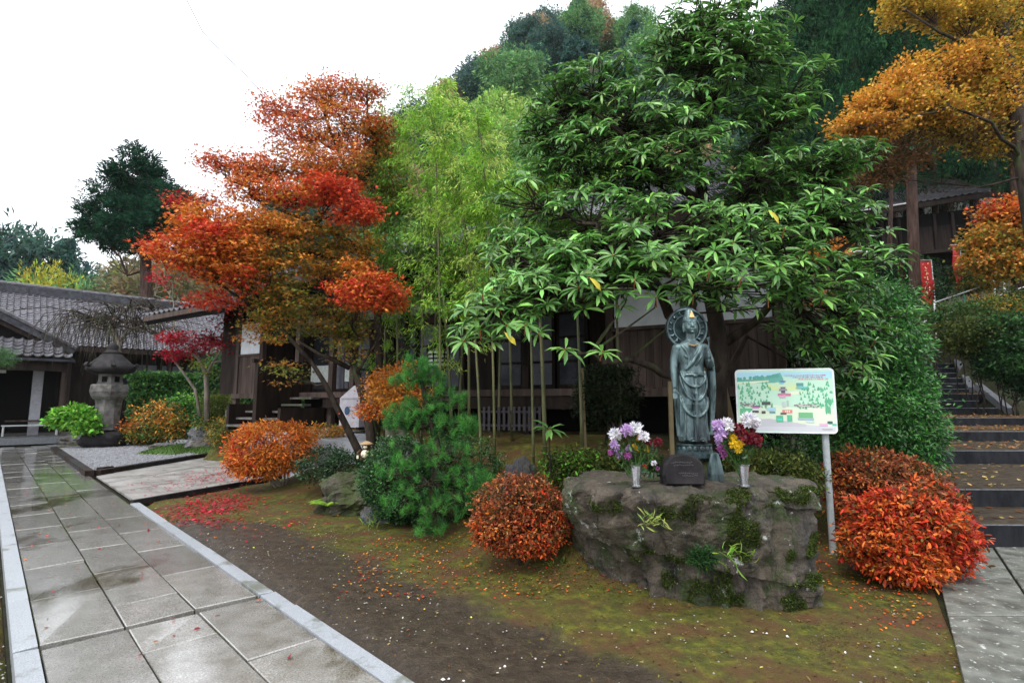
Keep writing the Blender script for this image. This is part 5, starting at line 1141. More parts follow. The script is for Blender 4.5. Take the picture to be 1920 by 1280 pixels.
# dark green boxwood balls, pine, other shrubs
DG = [(.02, .06, .02), (.035, .09, .03), (.015, .04, .015)]; MG = [(.04, .13, .03), (.03, .09, .02), (.06, .16, .04)]; LG = [(.12, .34, .03), (.2, .42, .05), (.08, .24, .03)]
bush('boxwood', 'wide clipped dark green boxwood surrounding the foot of the small pine', 'bush',
    [blob(722, 905, 7.2, 40, 62, DG + MG, 110), blob(748, 895, 7.3, 62, 78, DG + MG, 230), blob(860, 880, 7.7, 84, 66, DG + MG, 230), blob(800, 930, 7.4, 80, 50, DG, 120), blob(900, 930, 7.6, 40, 56, DG, 80)], 46, .05, .035, .02, 'leaf6', GLOSS, 51, (-1.15, 7.6, 0), 6, shell=.82)
bush('boxwood', 'low dark green dome shrub between the orange azalea and the figurine rock', 'bush', [blob(612, 872, 9.4, 52, 34, DG, 90), blob(650, 880, 9.2, 36, 26, DG, 40)], 40, .06, .045, .025, 'leaf6', GLOSS, 52, (-3.2, 9.4, .0), 3, shell=.8)
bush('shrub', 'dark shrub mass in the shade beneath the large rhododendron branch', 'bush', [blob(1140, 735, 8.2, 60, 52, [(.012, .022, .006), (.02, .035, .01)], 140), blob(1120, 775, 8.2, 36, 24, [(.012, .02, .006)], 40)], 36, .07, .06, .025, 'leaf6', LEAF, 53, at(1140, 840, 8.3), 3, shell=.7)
moc = [(.06, .085, .015), (.1, .12, .02), (.04, .06, .012)]
bush('shrub', 'low yellowish green shrub between the upright grey rock and the white flowers', 'bush', [blob(1075, 875, 6.0, 62, 30, moc + LG[:1], 110), blob(1120, 885, 5.9, 40, 30, moc, 60)], 30, .06, .05, .02, 'leaf6', LEAF, 54, at(1090, 910, 6.0), 4)
bush('shrub', 'low yellowish green shrub behind the boulder between the red flowers and the sign post', 'bush', [blob(1450, 878, 6.0, 70, 28, moc, 120), blob(1400, 870, 6.1, 40, 24, moc, 50), blob(1510, 893, 5.9, 34, 20, moc, 40)], 30, .06, .05, .02, 'leaf6', LEAF, 55, at(1450, 910, 6.0), 4)
bush('shrub', 'fine dark green ground shrub on the moss mound behind the first vase', 'bush', [blob(1200, 870, 5.9, 50, 22, DG + moc, 60), blob(1150, 860, 6.2, 50, 22, moc, 50)], 26, .06, .05, .02, 'leaf6', LEAF, 56, at(1200, 900, 5.9), 3)
bush('shrub', 'bright lime green leafy shrub next to the bench and stone lantern', 'bush', [blob(138, 778, 19.0, 30, 17, LG, 80), blob(116, 786, 19.0, 20, 12, LG, 36), blob(160, 793, 18.8, 16, 18, LG, 40)], 24, .11, .16, .1, 'leaf6', LEAF, 57, at(140, 812, 19.2), 4)
bush('nandina', 'bronze orange and green feathery shrub behind the gravel bed', 'bush', [blob(300, 778, 20, 42, 26, BO + MG + [(.3, .2, .1)], 70), blob(290, 805, 19.8, 36, 20, OL + MG, 50), blob(325, 800, 19.8, 26, 24, OL + BO, 40)], 24, .16, .15, .05, 'leaf6', LEAF, 58, at(300, 830, 20), 6)
bush('nandina', 'low rust red shrub touching the stone lantern base', 'bush', [blob(248, 803, 20, 22, 16, BO + HOT, 34), blob(262, 815, 19.8, 26, 12, OL + MG, 26)], 22, .13, .12, .05, 'leaf6', LEAF, 59, at(250, 828, 20), 4)
bush('shrub', 'round bright green shrub between the bronze feathery shrub and the crimson maple', 'bush', [blob(345, 760, 20.5, 30, 22, MG + LG, 60), blob(360, 790, 20, 22, 20, MG, 36)], 24, .14, .12, .06, 'leaf6', LEAF, 60, at(345, 810, 20.5), 4)
bush('shrub', 'yellow-green clipped round shrub left of the hall corner posts'.replace('left of', 'beside'), 'bush', [blob(412, 762, 18.4, 30, 24, [(.08, .12, .02), (.14, .17, .03)], 80), blob(395, 785, 18.2, 24, 16, OL + MG, 36)], 26, .12, .1, .05, 'leaf6', LEAF, 61, at(410, 795, 18.4), 4, shell=.8)
bush('shrub', 'tall dark green shrub filling the gap between temple wing and hall corner', 'bush', [blob(420, 700, 20, 32, 40, MG + DG, 90), blob(440, 660, 20, 22, 30, MG, 40)], 28, .18, .16, .08, 'leaf6', LEAF, 62, at(425, 780, 20), 4)
bush('shrub', 'green leafy shrub under the hall corner between the stone footings', 'bush', [blob(525, 765, 14.6, 16, 20, MG, 24)], 24, .09, .1, .05, 'leaf6', LEAF, 63, at(525, 790, 14.6), 3)
bush('shrub', 'small olive green dome shrub on the mossy bank at the hall corner footing', 'bush', [blob(424, 808, 15.4, 32, 26, OL + moc, 70)], 26, .09, .08, .04, 'leaf6', LEAF, 66, at(424, 835, 15.4), 3, shell=.75)
def hedge():
    r = np.random.default_rng(71); T = thing('clipped_hedge', 'long clipped green hedge in front of the temple wing windows', 'hedge', W(28.5, 8, 0)); n = 26000
    u = r.uniform(27.6, 29.2, n); v = r.uniform(4.2, 14.5, n); z = r.uniform(.1, 2.9, n); f = r.integers(0, 3, n)
    u = np.where(f == 0, 27.6 + r.normal(0, .05, n), u); z = np.where(f == 1, 2.9 + r.normal(0, .05, n), z); z = np.where(f == 2, 2.9 * np.sqrt(r.random(n)), z); u = np.where(f == 2, 27.6 + r.normal(0, .06, n), u)
    P = np.outer(u, np.append(PD, 0)) + np.outer(v, np.append(PE, 0)); P[:, 2] = z
    leaves('foliage', LEAF, T, P, r.normal(size=(n, 3)), r.normal(size=(n, 3)), .15, .09, pal(r, MG + [(.08, .2, .03)], n, .2), 'rhomb')
    mb = MB()
    for k in range(10): mb.tube([W(28.4, 4.8 + k, 0), W(28.4, 4.8 + k, 2.2)], .06, 6)
    MB().bar(W(28.5, 4.4, 1.4), W(28.5, 14.3, 1.4), 1.1, 2.6).build('dark_core', flat('hedge_core', (.012, .02, .008), .9), T)  # solid dark block filling the hedge behind its leaves
    mb.build('stems', BARK, T)
hedge()
def weeping():
    r = np.random.default_rng(72); c = at(215, 800, 21); T = thing('weeping_tree', 'bare weeping cherry with grey drooping twigs behind the stone lantern', 'tree', c); mb = MB()
    A = lambda x, y, d=0: at(x, y, 21 + d)
    t1 = [c, A(225, 740), A(224, 690), A(222, 640), A(208, 610), A(218, 588)]; mb.tube(t1, [.13, .11, .1, .08, .06, .03], 8)
    t2 = [A(222, 650), A(200, 612), A(180, 600), A(165, 600)]; mb.tube(t2, [.06, .05, .03, .02], 6); t3 = [A(222, 640), A(250, 615), A(275, 612), A(300, 625)]; mb.tube(t3, [.06, .045, .03, .02], 6)
    t4 = [A(218, 600), A(235, 580), A(262, 575), A(290, 585)]; mb.tube(t4, [.04, .03, .02, .015], 6)
    mb.build('trunk', BARKG, T, smooth=True); tw = MB()
    for k in range(230):
        t = (t1[3:], t2, t3, t4)[k % 4]; s_ = t[r.integers(1, len(t))] + r.normal(0, .12, 3)
        dx, dy = r.normal(0, 1.1), r.normal(0, .8); l = r.uniform(.6, 1.9)
        p = [s_, s_ + (dx * .45, dy * .45, .22), s_ + (dx * .8, dy * .8, .05), s_ + (dx, dy, -.4 * l), s_ + (dx * 1.08, dy * 1.08, -1.0 * l)]; tw.tube(p, [.02, .016, .013, .01, .006], 3, cap=False)
    tw.build('weeping_twigs', BARK, T)
weeping()
def pine():
    r = np.random.default_rng(73); c = np.array([-1.05, 6.9, 0]); T = thing('pine_tree', 'small garden pine with layered bright green needle tufts rising from the boxwood', 'tree', c)
    A = lambda x, y, d=0: at(x, y, 6.7 + d)
    t = [c, A(815, 900), A(822, 850), A(812, 800), A(800, 755), A(790, 715), A(787, 680)]; mb = MB(); mb.tube(t, [.06, .055, .05, .042, .034, .025, .015], 8)
    B = [(787, 690, 42, 24), (775, 712, 44, 22), (800, 705, 40, 22), (765, 775, 52, 24), (800, 765, 48, 24), (830, 748, 44, 24), (745, 790, 28, 18), (845, 800, 58, 26), (810, 790, 50, 26), (870, 800, 36, 20), (775, 850, 60, 28), (830, 850, 60, 26),
         (740, 885, 40, 24), (800, 905, 60, 30), (870, 890, 50, 26), (760, 940, 52, 28), (830, 950, 60, 26), (895, 900, 34, 22), (860, 935, 46, 22), (810, 985, 34, 14)]
    B = [blob(x, y, 6.7 - (.25 if y > 840 else 0), a, b, MG, 26 if y < 830 else 18, rd=.28) for x, y, a, b in B]
    P, cl, C, Bi = crown(r, B, 1, .0, 1, .5); branches(mb, r, t[1:], B, C, Bi, .018, .006, 4); mb.build('trunk', BARK, T)
    nn = 80; up = nz(r.normal(0, .5, (len(C), 3)) + (0, -.15, 1.0)); ci = np.repeat(np.arange(len(C)), nn); n = len(ci)
    D = nz(up[ci] * .75 + r.normal(0, .55, (n, 3))); PP = C[ci] + r.normal(0, .012, (n, 3)) + up[ci] * r.uniform(-.05, .04, (n, 1))
    leaves('needles', NEEDLE, T, PP, D, r.normal(size=(n, 3)), r.uniform(.05, .095, n), .004, pal(r, [(.045, .2, .03), (.08, .28, .045), (.025, .11, .02)], n, .2, np.repeat(r.integers(0, 3, len(C)), nn)), 'tri')
    return T
pine()
generic_tree('japanese_maple', 'small orange weeping maple behind the pine, beside the white offering box', 'tree',
    [[at(738, 868, 9.2), at(734, 820, 9.2), at(728, 780, 9.2), at(745, 720, 9.2)], [at(752, 868, 9.25), at(754, 810, 9.25), at(740, 770, 9.2), at(725, 740, 9.2)]], [[.12, .1, .08, .04], [.08, .07, .06, .03]],
    [blob(735, 712, 9.2, 48, 20, OR + BO, 60), blob(765, 705, 9.2, 30, 24, HOT + OR, 36), blob(720, 740, 9.0, 30, 22, BO, 36), blob(760, 745, 9.2, 40, 22, BO + OR, 44), blob(700, 770, 8.9, 30, 14, HOT + BO, 16), blob(735, 770, 9.0, 26, 22, BO, 30)],
    50, .08, .06, .05, 'maple', LEAF, BARKG, 81)
generic_tree('japanese_maple', 'rust orange maple crown glimpsed behind the rhododendron near the hillside', 'tree',
    [[at(1490, 640, 11), at(1488, 560, 11), at(1480, 510, 11)]], [[.08, .06, .04]],
    [blob(1475, 490, 11, 42, 26, HOT, 40), blob(1530, 485, 11, 36, 22, BO + HOT, 34), blob(1550, 560, 11, 40, 14, HOT, 24), blob(1560, 470, 11.5, 30, 16, BO, 20)], 46, .1, .07, .06, 'maple', LEAF, BARK, 82)
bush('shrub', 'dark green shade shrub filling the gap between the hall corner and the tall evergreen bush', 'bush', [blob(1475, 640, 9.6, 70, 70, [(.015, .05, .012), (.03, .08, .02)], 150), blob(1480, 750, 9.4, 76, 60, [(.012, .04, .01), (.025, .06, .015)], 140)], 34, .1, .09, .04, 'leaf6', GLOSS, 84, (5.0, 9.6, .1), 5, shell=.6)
def tall_hedge():
    r = np.random.default_rng(83); c = (5.1, 7.7, 0); T = thing('evergreen_hedge', 'tall dense glossy evergreen bush with sheared side next to the stone steps', 'bush', c)
    DGH = [(.035, .13, .025), (.055, .19, .035), (.02, .075, .018), (.085, .26, .05)]
    B = [blob(1635, 575, 7.6, 76, 42, DGH, 170), blob(1600, 640, 7.5, 60, 60, DGH, 120), blob(1645, 650, 7.5, 76, 62, DGH, 260), blob(1655, 730, 7.5, 76, 62, DGH, 260), blob(1640, 780, 7.4, 90, 66, DGH, 240), blob(1672, 800, 7.4, 70, 66, DGH, 240), blob(1590, 720, 7.6, 50, 70, DGH, 110), blob(1715, 850, 7.3, 42, 34, DGH, 60), blob(1560, 800, 7.4, 44, 60, DGH[:3], 60), blob(1500, 840, 7.8, 60, 40, DGH[:1] + DGH[2:3], 50)]
    mb = MB(); tp = [[np.array(c) + (dx, 0, 0), at(1650 + dx * 80, 780, 7.7), at(1660 + dx * 100, 620, 7.7)] for dx in (-.4, 0, .5)]
    for t in tp: mb.tube(t, [.07, .06, .04], 7)
    P, cl, C, Bi = crown(r, B, 34, .09, .8, .75); branches(mb, r, [p for t in tp for p in t[1:]], B, C, Bi, .02, .006, 4, twig=False); mb.build('trunk', BARK, T)
    n = len(P); k = np.where(r.random(n) < .5, (r.random(len(C))[cl] * 4).astype(int), r.integers(0, 4, n))
    leaves('foliage', GLOSS, T, P, nz(P - C[cl]) * .7 + r.normal(0, .5, (n, 3)) + (0, -.2, -.25), r.normal(0, .6, (n, 3)) + (0, -.3, .8), r.uniform(.045, .095, n), r.uniform(.018, .03, n), pal(r, DGH, n, .22, k), 'rhomb')
tall_hedge()
# ---- rhododendron: long leaves in whorls; the nearest whorls are twigs with their own leaves
def rhododendron():
    r = np.random.default_rng(91); Y = 6.7; base = np.array([2.55, 6.75, Hs(2.55, 6.75) - .1])
    T = thing('rhododendron_tree', 'huge spreading rhododendron with whorls of long glossy leaves over the statue', 'tree', base)
    A = lambda x, y, d=0: at(x, y, Y + d); mb = MB()
    t1 = [base, A(1345, 730), A(1350, 640), A(1335, 560, .1), A(1325, 480, .1), A(1318, 380, .1), A(1305, 280, .1), A(1300, 180), A(1330, 90)]; mb.tube(t1, [.14, .12, .1, .1, .095, .08, .06, .045, .025], 9)
    t2 = [A(1350, 700), A(1300, 640, -.2), A(1255, 590, -.3), A(1235, 540, -.4), A(1190, 470, -.6), A(1120, 420, -.8)]; mb.tube(t2, [.09, .075, .065, .055, .04, .025], 8)
    t3 = [A(1325, 480, .1), A(1390, 400, .1), A(1430, 320, .2), A(1450, 220, .2)]; mb.tube(t3, [.06, .05, .04, .025], 7)
    t4 = [A(1350, 650), A(1420, 600, -.1), A(1470, 540, -.2), A(1560, 480, -.3), A(1620, 440, -.3)]; mb.tube(t4, [.07, .055, .045, .035, .02], 7)
    t5 = [A(1330, 780, -.1), A(1290, 715, -.4), A(1240, 700, -.6), A(1225, 688, -.7), A(1180, 673, -.9), A(1130, 680, -1.1), A(1110, 660, -1.2)]; mb.tube(t5, [.06, .05, .04, .04, .035, .03, .02], 7)
    t6 = [A(1318, 380, .1), A(1240, 330, -.1), A(1180, 260, -.2), A(1100, 200, -.2)]; mb.tube(t6, [.06, .05, .035, .02], 7)
    t7 = [A(1235, 540, -.4), A(1140, 530, -.9), A(1040, 540, -1.2), A(940, 570, -1.3)]; mb.tube(t7, [.04, .03, .025, .015], 6)
    t8 = [A(1300, 740, .3), A(1370, 690, .2), A(1400, 630, .2)]; mb.tube(t8, [.06, .05, .03], 7)
    # crown volumes (px, py, dY, rx, ry, whorls)
    vol = [(1020, 555, -1.1, 120, 36, 30), (920, 590, -1.2, 60, 36, 16), (1140, 480, -1.1, 100, 40, 24), (1330, 30, .3, 110, 32, 34), (1310, 70, .1, 90, 50, 30), (1480, 180, .1, 50, 70, 22), (1010, 260, .1, 50, 40, 18), (1350, 120, -.2, 80, 50, 24), (1290, 260, -.4, 90, 60, 24), (1500, 420, -.4, 80, 50, 20), (1260, 115, .2, 90, 56, 36), (1410, 110, .2, 90, 70, 40), (1120, 165, .1, 100, 48, 34), (1050, 200, .1, 66, 50, 26), (1190, 220, -.1, 120, 60, 50), (1340, 200, 0, 100, 60, 30), (1440, 250, .1, 80, 60, 30),
           (1080, 300, -.1, 100, 60, 40), (1200, 330, -.3, 130, 60, 50), (1420, 340, -.1, 100, 60, 36), (1540, 320, 0, 90, 42, 32), (1575, 305, 0, 46, 22, 12), (1000, 380, -.2, 80, 50, 30), (1100, 420, -.5, 120, 60, 46), (1250, 430, -.6, 110, 55, 34), (1400, 450, -.6, 120, 50, 42),
           (1540, 400, -.2, 95, 50, 36), (1600, 430, -.2, 40, 40, 10), (960, 470, -.5, 70, 46, 24), (1060, 500, -.9, 110, 44, 34), (1190, 510, -1.1, 90, 34, 20), (1370, 530, -1.0, 110, 40, 26), (1500, 520, -.8, 90, 50, 30), (1590, 515, -.5, 60, 40, 20), (1600, 600, -.5, 50, 60, 18), (1530, 610, -.5, 70, 50, 20), (1590, 680, -.6, 40, 40, 7)]
    near = [(1030, 805, -1.0), (1130, 660, -1.7), (1060, 655, -1.7), (1190, 525, -1.7), (1375, 455, -1.6), (1390, 520, -1.7), (905, 555, -1.5), (935, 575, -1.5), (900, 620, -1.6), (985, 610, -1.6), (1000, 520, -1.5), (1085, 540, -1.6), (1150, 480, -1.6), (1260, 500, -1.5), (1330, 510, -1.6), (1440, 560, -1.4), (870, 640, -1.6), (1010, 625, -1.5),
            (950, 610, -1.6), (1230, 560, -1.6), (1105, 520, -1.6), (1600, 690, -.3), (1585, 735, -.1), (1640, 640, -.4), (1470, 430, -1.4), (1160, 575, -1.4), (1300, 555, -1.4), (890, 600, -1.5), (925, 640, -1.5), (865, 615, -1.5), (960, 560, -1.4), (1020, 575, -1.4), (1040, 530, -1.4), (975, 535, -1.3), (1095, 580, -1.4), (1130, 545, -1.5), (1175, 550, -1.5), (1215, 515, -1.5), (1065, 500, -1.4), (1340, 470, -1.5), (1415, 490, -1.5), (1460, 500, -1.4), (1300, 430, -1.3), (1510, 470, -1.2), (1540, 560, -1.1), (1400, 420, -1.2), (1000, 590, -1.5), (940, 535, -1.3), (1030, 470, -1.2)]
    C = [A(x, y, d) for x, y, d in near]; nodes = np.array([p for t in (t1, t2, t3, t4, t5, t6, t7, t8) for p in t[2:]])
    tw = MB(); nk = len(C)
    for x, y, d, a, b, n in vol:
        n = int(n * (2.1 if y < 370 else 1.6)); q = inball(r, n, .35) * np.array([a * mpp(Y), .75, b * mpp(Y)]) + A(x, y, d); C += list(q)
        c = A(x, y, d); k = np.argmin(np.linalg.norm(nodes - c, axis=1)); p = wig(r, nodes[k], c, 6, .08); tw.tube(p, np.linspace(.028, .014, 6), 5, cap=False)
        for e_ in q: s_ = p[r.integers(2, 6)]; tw.tube([s_, lerp(s_, e_, .5) + (r.normal(0, .03), r.normal(0, .03), -.06), e_ + (0, 0, -.06), e_], [.011, .008, .007, .006], 4, cap=False)
    for e_ in C[1:nk]:
        k = np.argmin(np.linalg.norm(nodes - e_, axis=1)); s_ = nodes[k]; tw.tube([s_, lerp(s_, e_, .5) + (r.normal(0, .04), 0, -.05), e_ + (0, .05, -.08), e_], [.016, .011, .008, .006], 5, cap=False)
    e_ = C[0]; tw.tube([e_ + (.02, .05, -.5), e_ + (0, .02, -.2), e_], [.012, .009, .007], 5, cap=False)
    mb.build('trunk', BARK, T, smooth=True); tw.build('branches', BARK, T)
    RH = [(.085, .21, .04), (.13, .29, .06), (.05, .13, .03), (.19, .39, .09), (.07, .17, .035)]
    def whorl(rr, n=None, scale=1.0, tilt=.35):
        n = n or rr.integers(11, 16); az = np.arange(n) * 2 * PI / n + rr.normal(0, .14, n); el = rr.normal(.08, .24, n)
        D = np.stack([np.cos(az) * np.cos(el), np.sin(az) * np.cos(el), np.sin(el)], -1); L = scale * rr.uniform(.11, .2, n)
        return D, L
    def frame(up):
        up = up / np.linalg.norm(up); x = np.cross(up, (0, 1., .1)); x /= np.linalg.norm(x); return np.stack([x, np.cross(up, x), up], 0)
    # shared meshes
    lm = []
    for k in range(5):
        V, F, c = leaf_arrays(np.zeros((1, 3)), np.array([[1., 0, 0]]), np.array([[0, 0, 1.]]), .165 + .012 * k, .037, np.array([[(.09, .22, .045), (.13, .28, .06), (.06, .16, .035), (.17, .35, .08), (.1, .24, .055)][k]]), 'long')
        lm.append(mesh('long_leaf', V, F, GLOSS, col=c))
    wm = []
    for k in range(8):
        rr = np.random.default_rng(100 + k); D, L = whorl(rr); n = len(L)
        wm.append(leaves('whorl', GLOSS, None, D * .012, D, np.tile((0, 0, 1.), (n, 1)) + rr.normal(0, .15, (n, 3)), L * 1.05, L * .235, pal(rr, RH, n, .2), 'long', local=True))
    from mathutils import Matrix
    def mat4(R, p): return Matrix(((R[0][0], R[1][0], R[2][0], p[0]), (R[0][1], R[1][1], R[2][1], p[1]), (R[0][2], R[1][2], R[2][2], p[2]), (0, 0, 0, 1)))
    twm = MB().tube([(0, 0, -.09), (0, 0, -.02), (0, 0, .015)], [.006, .007, .009], 6); twm = mesh('bud', twm.v, twm.f, pmat('leaf_bud_rust', (.2, .07, .02), (.3, .12, .04), 20, .6))
    Cn = np.array(C); order = list(range(nk)) + sorted(range(nk, len(C)), key=lambda i: Cn[i][1]); stuffV, stuffF, stuffC = [], [], []; b_ = 0
    for rank, i in enumerate(order):
        out = Cn[i] - np.array([2.4, 6.9, 3.2]); out[2] = 0; up = np.array([0, 0, 1.]) + nz(out) * r.uniform(0, .5) + (0, -.35, 0) + r.normal(0, .18, 3); R = frame(up)
        if rank < 27:
            tg = link('leafy_twig', twm, T); tg.matrix_local = mat4(R, Cn[i] - base); D, L = whorl(r, 11, 1.0)
            for j in range(11):
                lx = D[j]; z = nz(np.array([0, 0, 1.]) + r.normal(0, .15, 3)); y = nz(np.cross(z, lx)); z = np.cross(lx, y)
                lf = link('leaf', lm[r.integers(0, 5)], tg); s_ = r.uniform(.85, 1.15); lf.matrix_local = mat4((lx * s_, y * s_, z * s_), lx * .01)
        elif rank < 27 + 300:
            o = link('leaf_whorl', wm[r.integers(0, 8)], T); s_ = r.uniform(.85, 1.15); ca = r.uniform(0, 6.28); Rz = np.array([[math.cos(ca), math.sin(ca), 0], [-math.sin(ca), math.cos(ca), 0], [0, 0, 1]]); o.matrix_local = mat4((Rz @ R) * s_, Cn[i] - base)
        else:
            D, L = whorl(r); D = D @ R; n = len(L); V, F, c = leaf_arrays(Cn[i] + D * .01, D, np.tile(up, (n, 1)) + r.normal(0, .15, (n, 3)), L, L * .22, pal(r, RH, n, .2), 'long'); stuffV.append(V); stuffF.append(F + b_); stuffC.append(c); b_ += len(V)
    if stuffV: tag(obj('far_leaves', np.concatenate(stuffV), np.concatenate(stuffF), GLOSS, T, col=np.concatenate(stuffC)), kind='stuff')
    # a few yellowing leaves
    for x, y in ((1105, 520), (1440, 395), (945, 622)):
        o = link('yellow_leaf', mesh('yl', *leaf_arrays(np.zeros((1, 3)), np.array([[.7, 0, -.7]]), np.array([[0, -1, .3]]), .17, .05, np.array([[.6, .5, .05]]), 'long')[:2], flat('yellow_leaf_%d' % x, (.5, .42, .04)), ), T); o.location = (A(x, y, -1.7) - base).tolist()
rhododendron()
# ---- bamboo culms with drooping sprays
BG = [(.2, .42, .035), (.33, .58, .06), (.11, .26, .03), (.48, .63, .14), (.28, .5, .05)]; BG_SHADED = [(.13, .26, .03), (.18, .35, .05), (.08, .18, .02)]  # second palette is darker: shade painted into the leaves of some culms
def culm(px, pyb, Y, topx, topy, seed, label, lo, r0=.035, spread=.75, n=46, cols=BG, per=42):
    r = np.random.default_rng(seed); base = at(px, pyb, Y); base[2] = min(base[2], Hs(base[0], base[1])); top = at(topx, topy, Y + r.normal(0, .2))
    T = thing('bamboo', label, 'bamboo', base, 'bamboo culms in front of the hall')
    k = 9; t = np.linspace(0, 1, k)[:, None]; p = base + (top - base) * t; p[:, 0] += (top[0] - base[0]) * (t[:, 0] ** 2 - t[:, 0]) * .8; p[-1] += (r.normal(0, .2), -.2, -.2)
    mb = MB(); mb.tube(p, np.linspace(r0, .008, k), 8)
    nd = mb
    L = np.linalg.norm(top - base); m = int(L / .28)
    for j in range(1, m):
        f = j / m * (k - 1); i = int(f); q = lerp(p[i], p[min(i + 1, k - 1)], f - i); nd.tube([q - (0, 0, .008), q + (0, 0, .008)], (r0 + (.008 - r0) * j / m) * 1.18, 8)
    nd.build('culm', CULM, T, smooth=True)
    P, D, tw = [], [], MB()
    for j in range(n):
        f = lo + (1 - lo) * r.random() ** .8; ff = f * (k - 1); i = min(int(ff), k - 2); q = lerp(p[i], p[i + 1], ff - i)
        a = r.uniform(0, 2 * PI); l = spread * r.uniform(.35, 1.0) * (1.15 - .5 * f); d = np.array([math.cos(a), math.sin(a), 0])
        e_ = q + d * l + (0, 0, l * r.uniform(-.25, .35)); mid = lerp(q, e_, .5) + (0, 0, l * .25); tw.tube([q, mid, e_], [.006, .004, .002], 3, cap=False)
        s_ = r.random((per, 1)); pts = np.where(s_ < .35, lerp(q, mid, 0) + (mid - q) * s_ / .35, mid + (e_ - mid) * (s_ - .35) / .65) + r.normal(0, .052, (per, 3)) - (0, 0, .05)
        P.append(pts); D.append(d * .6 + r.normal(0, .45, (per, 3)) + (0, 0, -.55))
    tw.build('twigs', CULM, T); P = np.concatenate(P); D = np.concatenate(D); nn = len(P); kk = np.where(r.random(nn) < .88, np.repeat(r.integers(0, len(cols), n), per), r.integers(0, len(cols), nn))
    leaves('foliage', LEAF, T, P, D, r.normal(0, .7, (nn, 3)) + (0, -.2, .8), r.uniform(.08, .14, nn), r.uniform(.014, .022, nn), pal(r, cols, nn, .2, kk), 'rhomb')
CL = [(826, 800, 9.4, 812, 165, 'tall bamboo with the palest feathery top above the hanging lantern', .2, .03), (848, 800, 9.8, 770, 205, 'bamboo leaning towards the maple with light green sprays', .35, .03), (903, 810, 8.8, 840, 240, 'slim bare-legged bamboo by the end of the picket fence, nearer the pine', .4, .026),
      (928, 812, 8.9, 900, 200, 'second slim bamboo crossing the picket fence', .38, .026), (1000, 812, 8.6, 985, 330, 'bamboo with a thin pale stem at the far end of the picket fence', .5, .026), (1022, 800, 7.9, 990, 300, 'thickest tan bamboo culm in front of the picket fence', .55, .036),
      (1092, 850, 7.6, 1070, 380, 'bamboo leaning beside the dark shade shrub', .6, .026), (1165, 860, 8.2, 1150, 400, 'bamboo culm against the brown board wall', .7, .03), (880, 800, 10.0, 860, 150, 'rear bamboo with yellow-green crown behind the others', .2, .03),
      (745, 830, 10.4, 735, 300, 'bamboo in the shade next to the maple trunk', .4, .028), (960, 800, 9.9, 935, 290, 'rear bamboo reaching up between hall roof and rhododendron', .35, .03), (720, 825, 11.4, 722, 190, 'rear bamboo with light crown showing through the maple edge', .2, .028), (860, 805, 10.6, 915, 190, 'rear bamboo arching towards the rhododendron', .35, .03), (810, 805, 11.0, 845, 150, 'rear bamboo whose arched tip is the highest of the clump', .35, .03), (935, 812, 10.2, 950, 240, 'rear bamboo with dark lower sprays behind the picket fence', .3, .028),
      (790, 815, 10.2, 790, 330, 'short dark bamboo under the maple crown edge', .2, .028), (700, 830, 10.8, 740, 210, 'thin bamboo rising within the maple crown', .5, .026)]
for i, (px, pb, Y, tx, ty, lab, lo, r0) in enumerate(CL):
    culm(px, pb, Y, tx, ty, 200 + i, lab, lo, r0, 1.0 if i in (0, 1, 8) else .8, 66 if ty < 320 else 42, BG_SHADED if 'dark' in lab or 'shade' in lab or i in (4, 6, 7) else BG, 60)
# ================================================================== trees behind
def far_crown(seed, kind, cols, n=7000):
    """crown in a unit box: height 1, half width about .5 (broad) or .25 (conifer)"""
    r = np.random.default_rng(seed)
    if kind == 'conifer':
        P, D = [], []
        for k in range(150):
            z = .1 + .9 * r.random(); w_ = .27 * (1 - z) ** .75 + .02; a = r.uniform(0, 2 * PI); m = n // 150
            q = np.linspace(.15, 1, m)[:, None] * np.array([[math.cos(a) * w_, math.sin(a) * w_, -.06]]) + (0, 0, z) + r.normal(0, .014, (m, 3)); P.append(q); D.append(np.tile((math.cos(a) * .5, math.sin(a) * .5, -.8), (m, 1)) + r.normal(0, .35, (m, 3)))
        P = np.concatenate(P); D = np.concatenate(D)
    else:
        c = inball(r, 60, .45) * (.42, .42, .4) + (0, 0, .58); c[:, 2] = np.maximum(c[:, 2], .2)
        cl = r.integers(0, 60, n); P = c[cl] + r.normal(0, 1, (n, 3)) * (.07, .07, .045); D = P - c[cl] + r.normal(0, .04, (n, 3))
    m = len(P); C = pal(r, cols, m, .22)
    L = r.uniform(.04, .075, m)
    V, F, c = leaf_arrays(P, D, r.normal(size=(m, 3)) + (0, 0, .6), L, L * .8, C, 'clump')
    return mesh('far_crown', V, F, FARLEAF, col=c)
def far_trunk():
    return MB().tube([(0, 0, -.1), (0, 0, .3), (.01, 0, .6), (0, 0, .95)], [.018, .015, .01, .003], 6)
FT = far_trunk(); ftm = mesh('far_trunk', FT.v, FT.f, BARKR)
KIND = {'dark evergreen': ('broad', [(.06, .125, .1), (.085, .16, .12), (.045, .09, .08)]), 'blue-green conifer': ('conifer', [(.035, .09, .075), (.05, .12, .095)]), 'rust brown oak': ('broad', [(.4, .26, .15), (.32, .22, .13), (.45, .3, .18)]),
        'olive brown broadleaf': ('broad', [(.22, .2, .1), (.18, .19, .09), (.27, .21, .12)]), 'yellow ginkgo': ('broad', [(.5, .45, .05), (.36, .4, .06)]), 'pale green bamboo clump': ('broad', [(.28, .46, .1), (.22, .38, .07), (.35, .5, .14)]), 'mid green broadleaf': ('broad', [(.13, .27, .1), (.17, .32, .12), (.09, .2, .08)])}  # crown colours paled and blued, distance haze put into the leaves
FC = {k: [far_crown(300 + 10 * i + j, v[0], v[1]) for j in range(2)] for i, (k, v) in enumerate(KIND.items())}
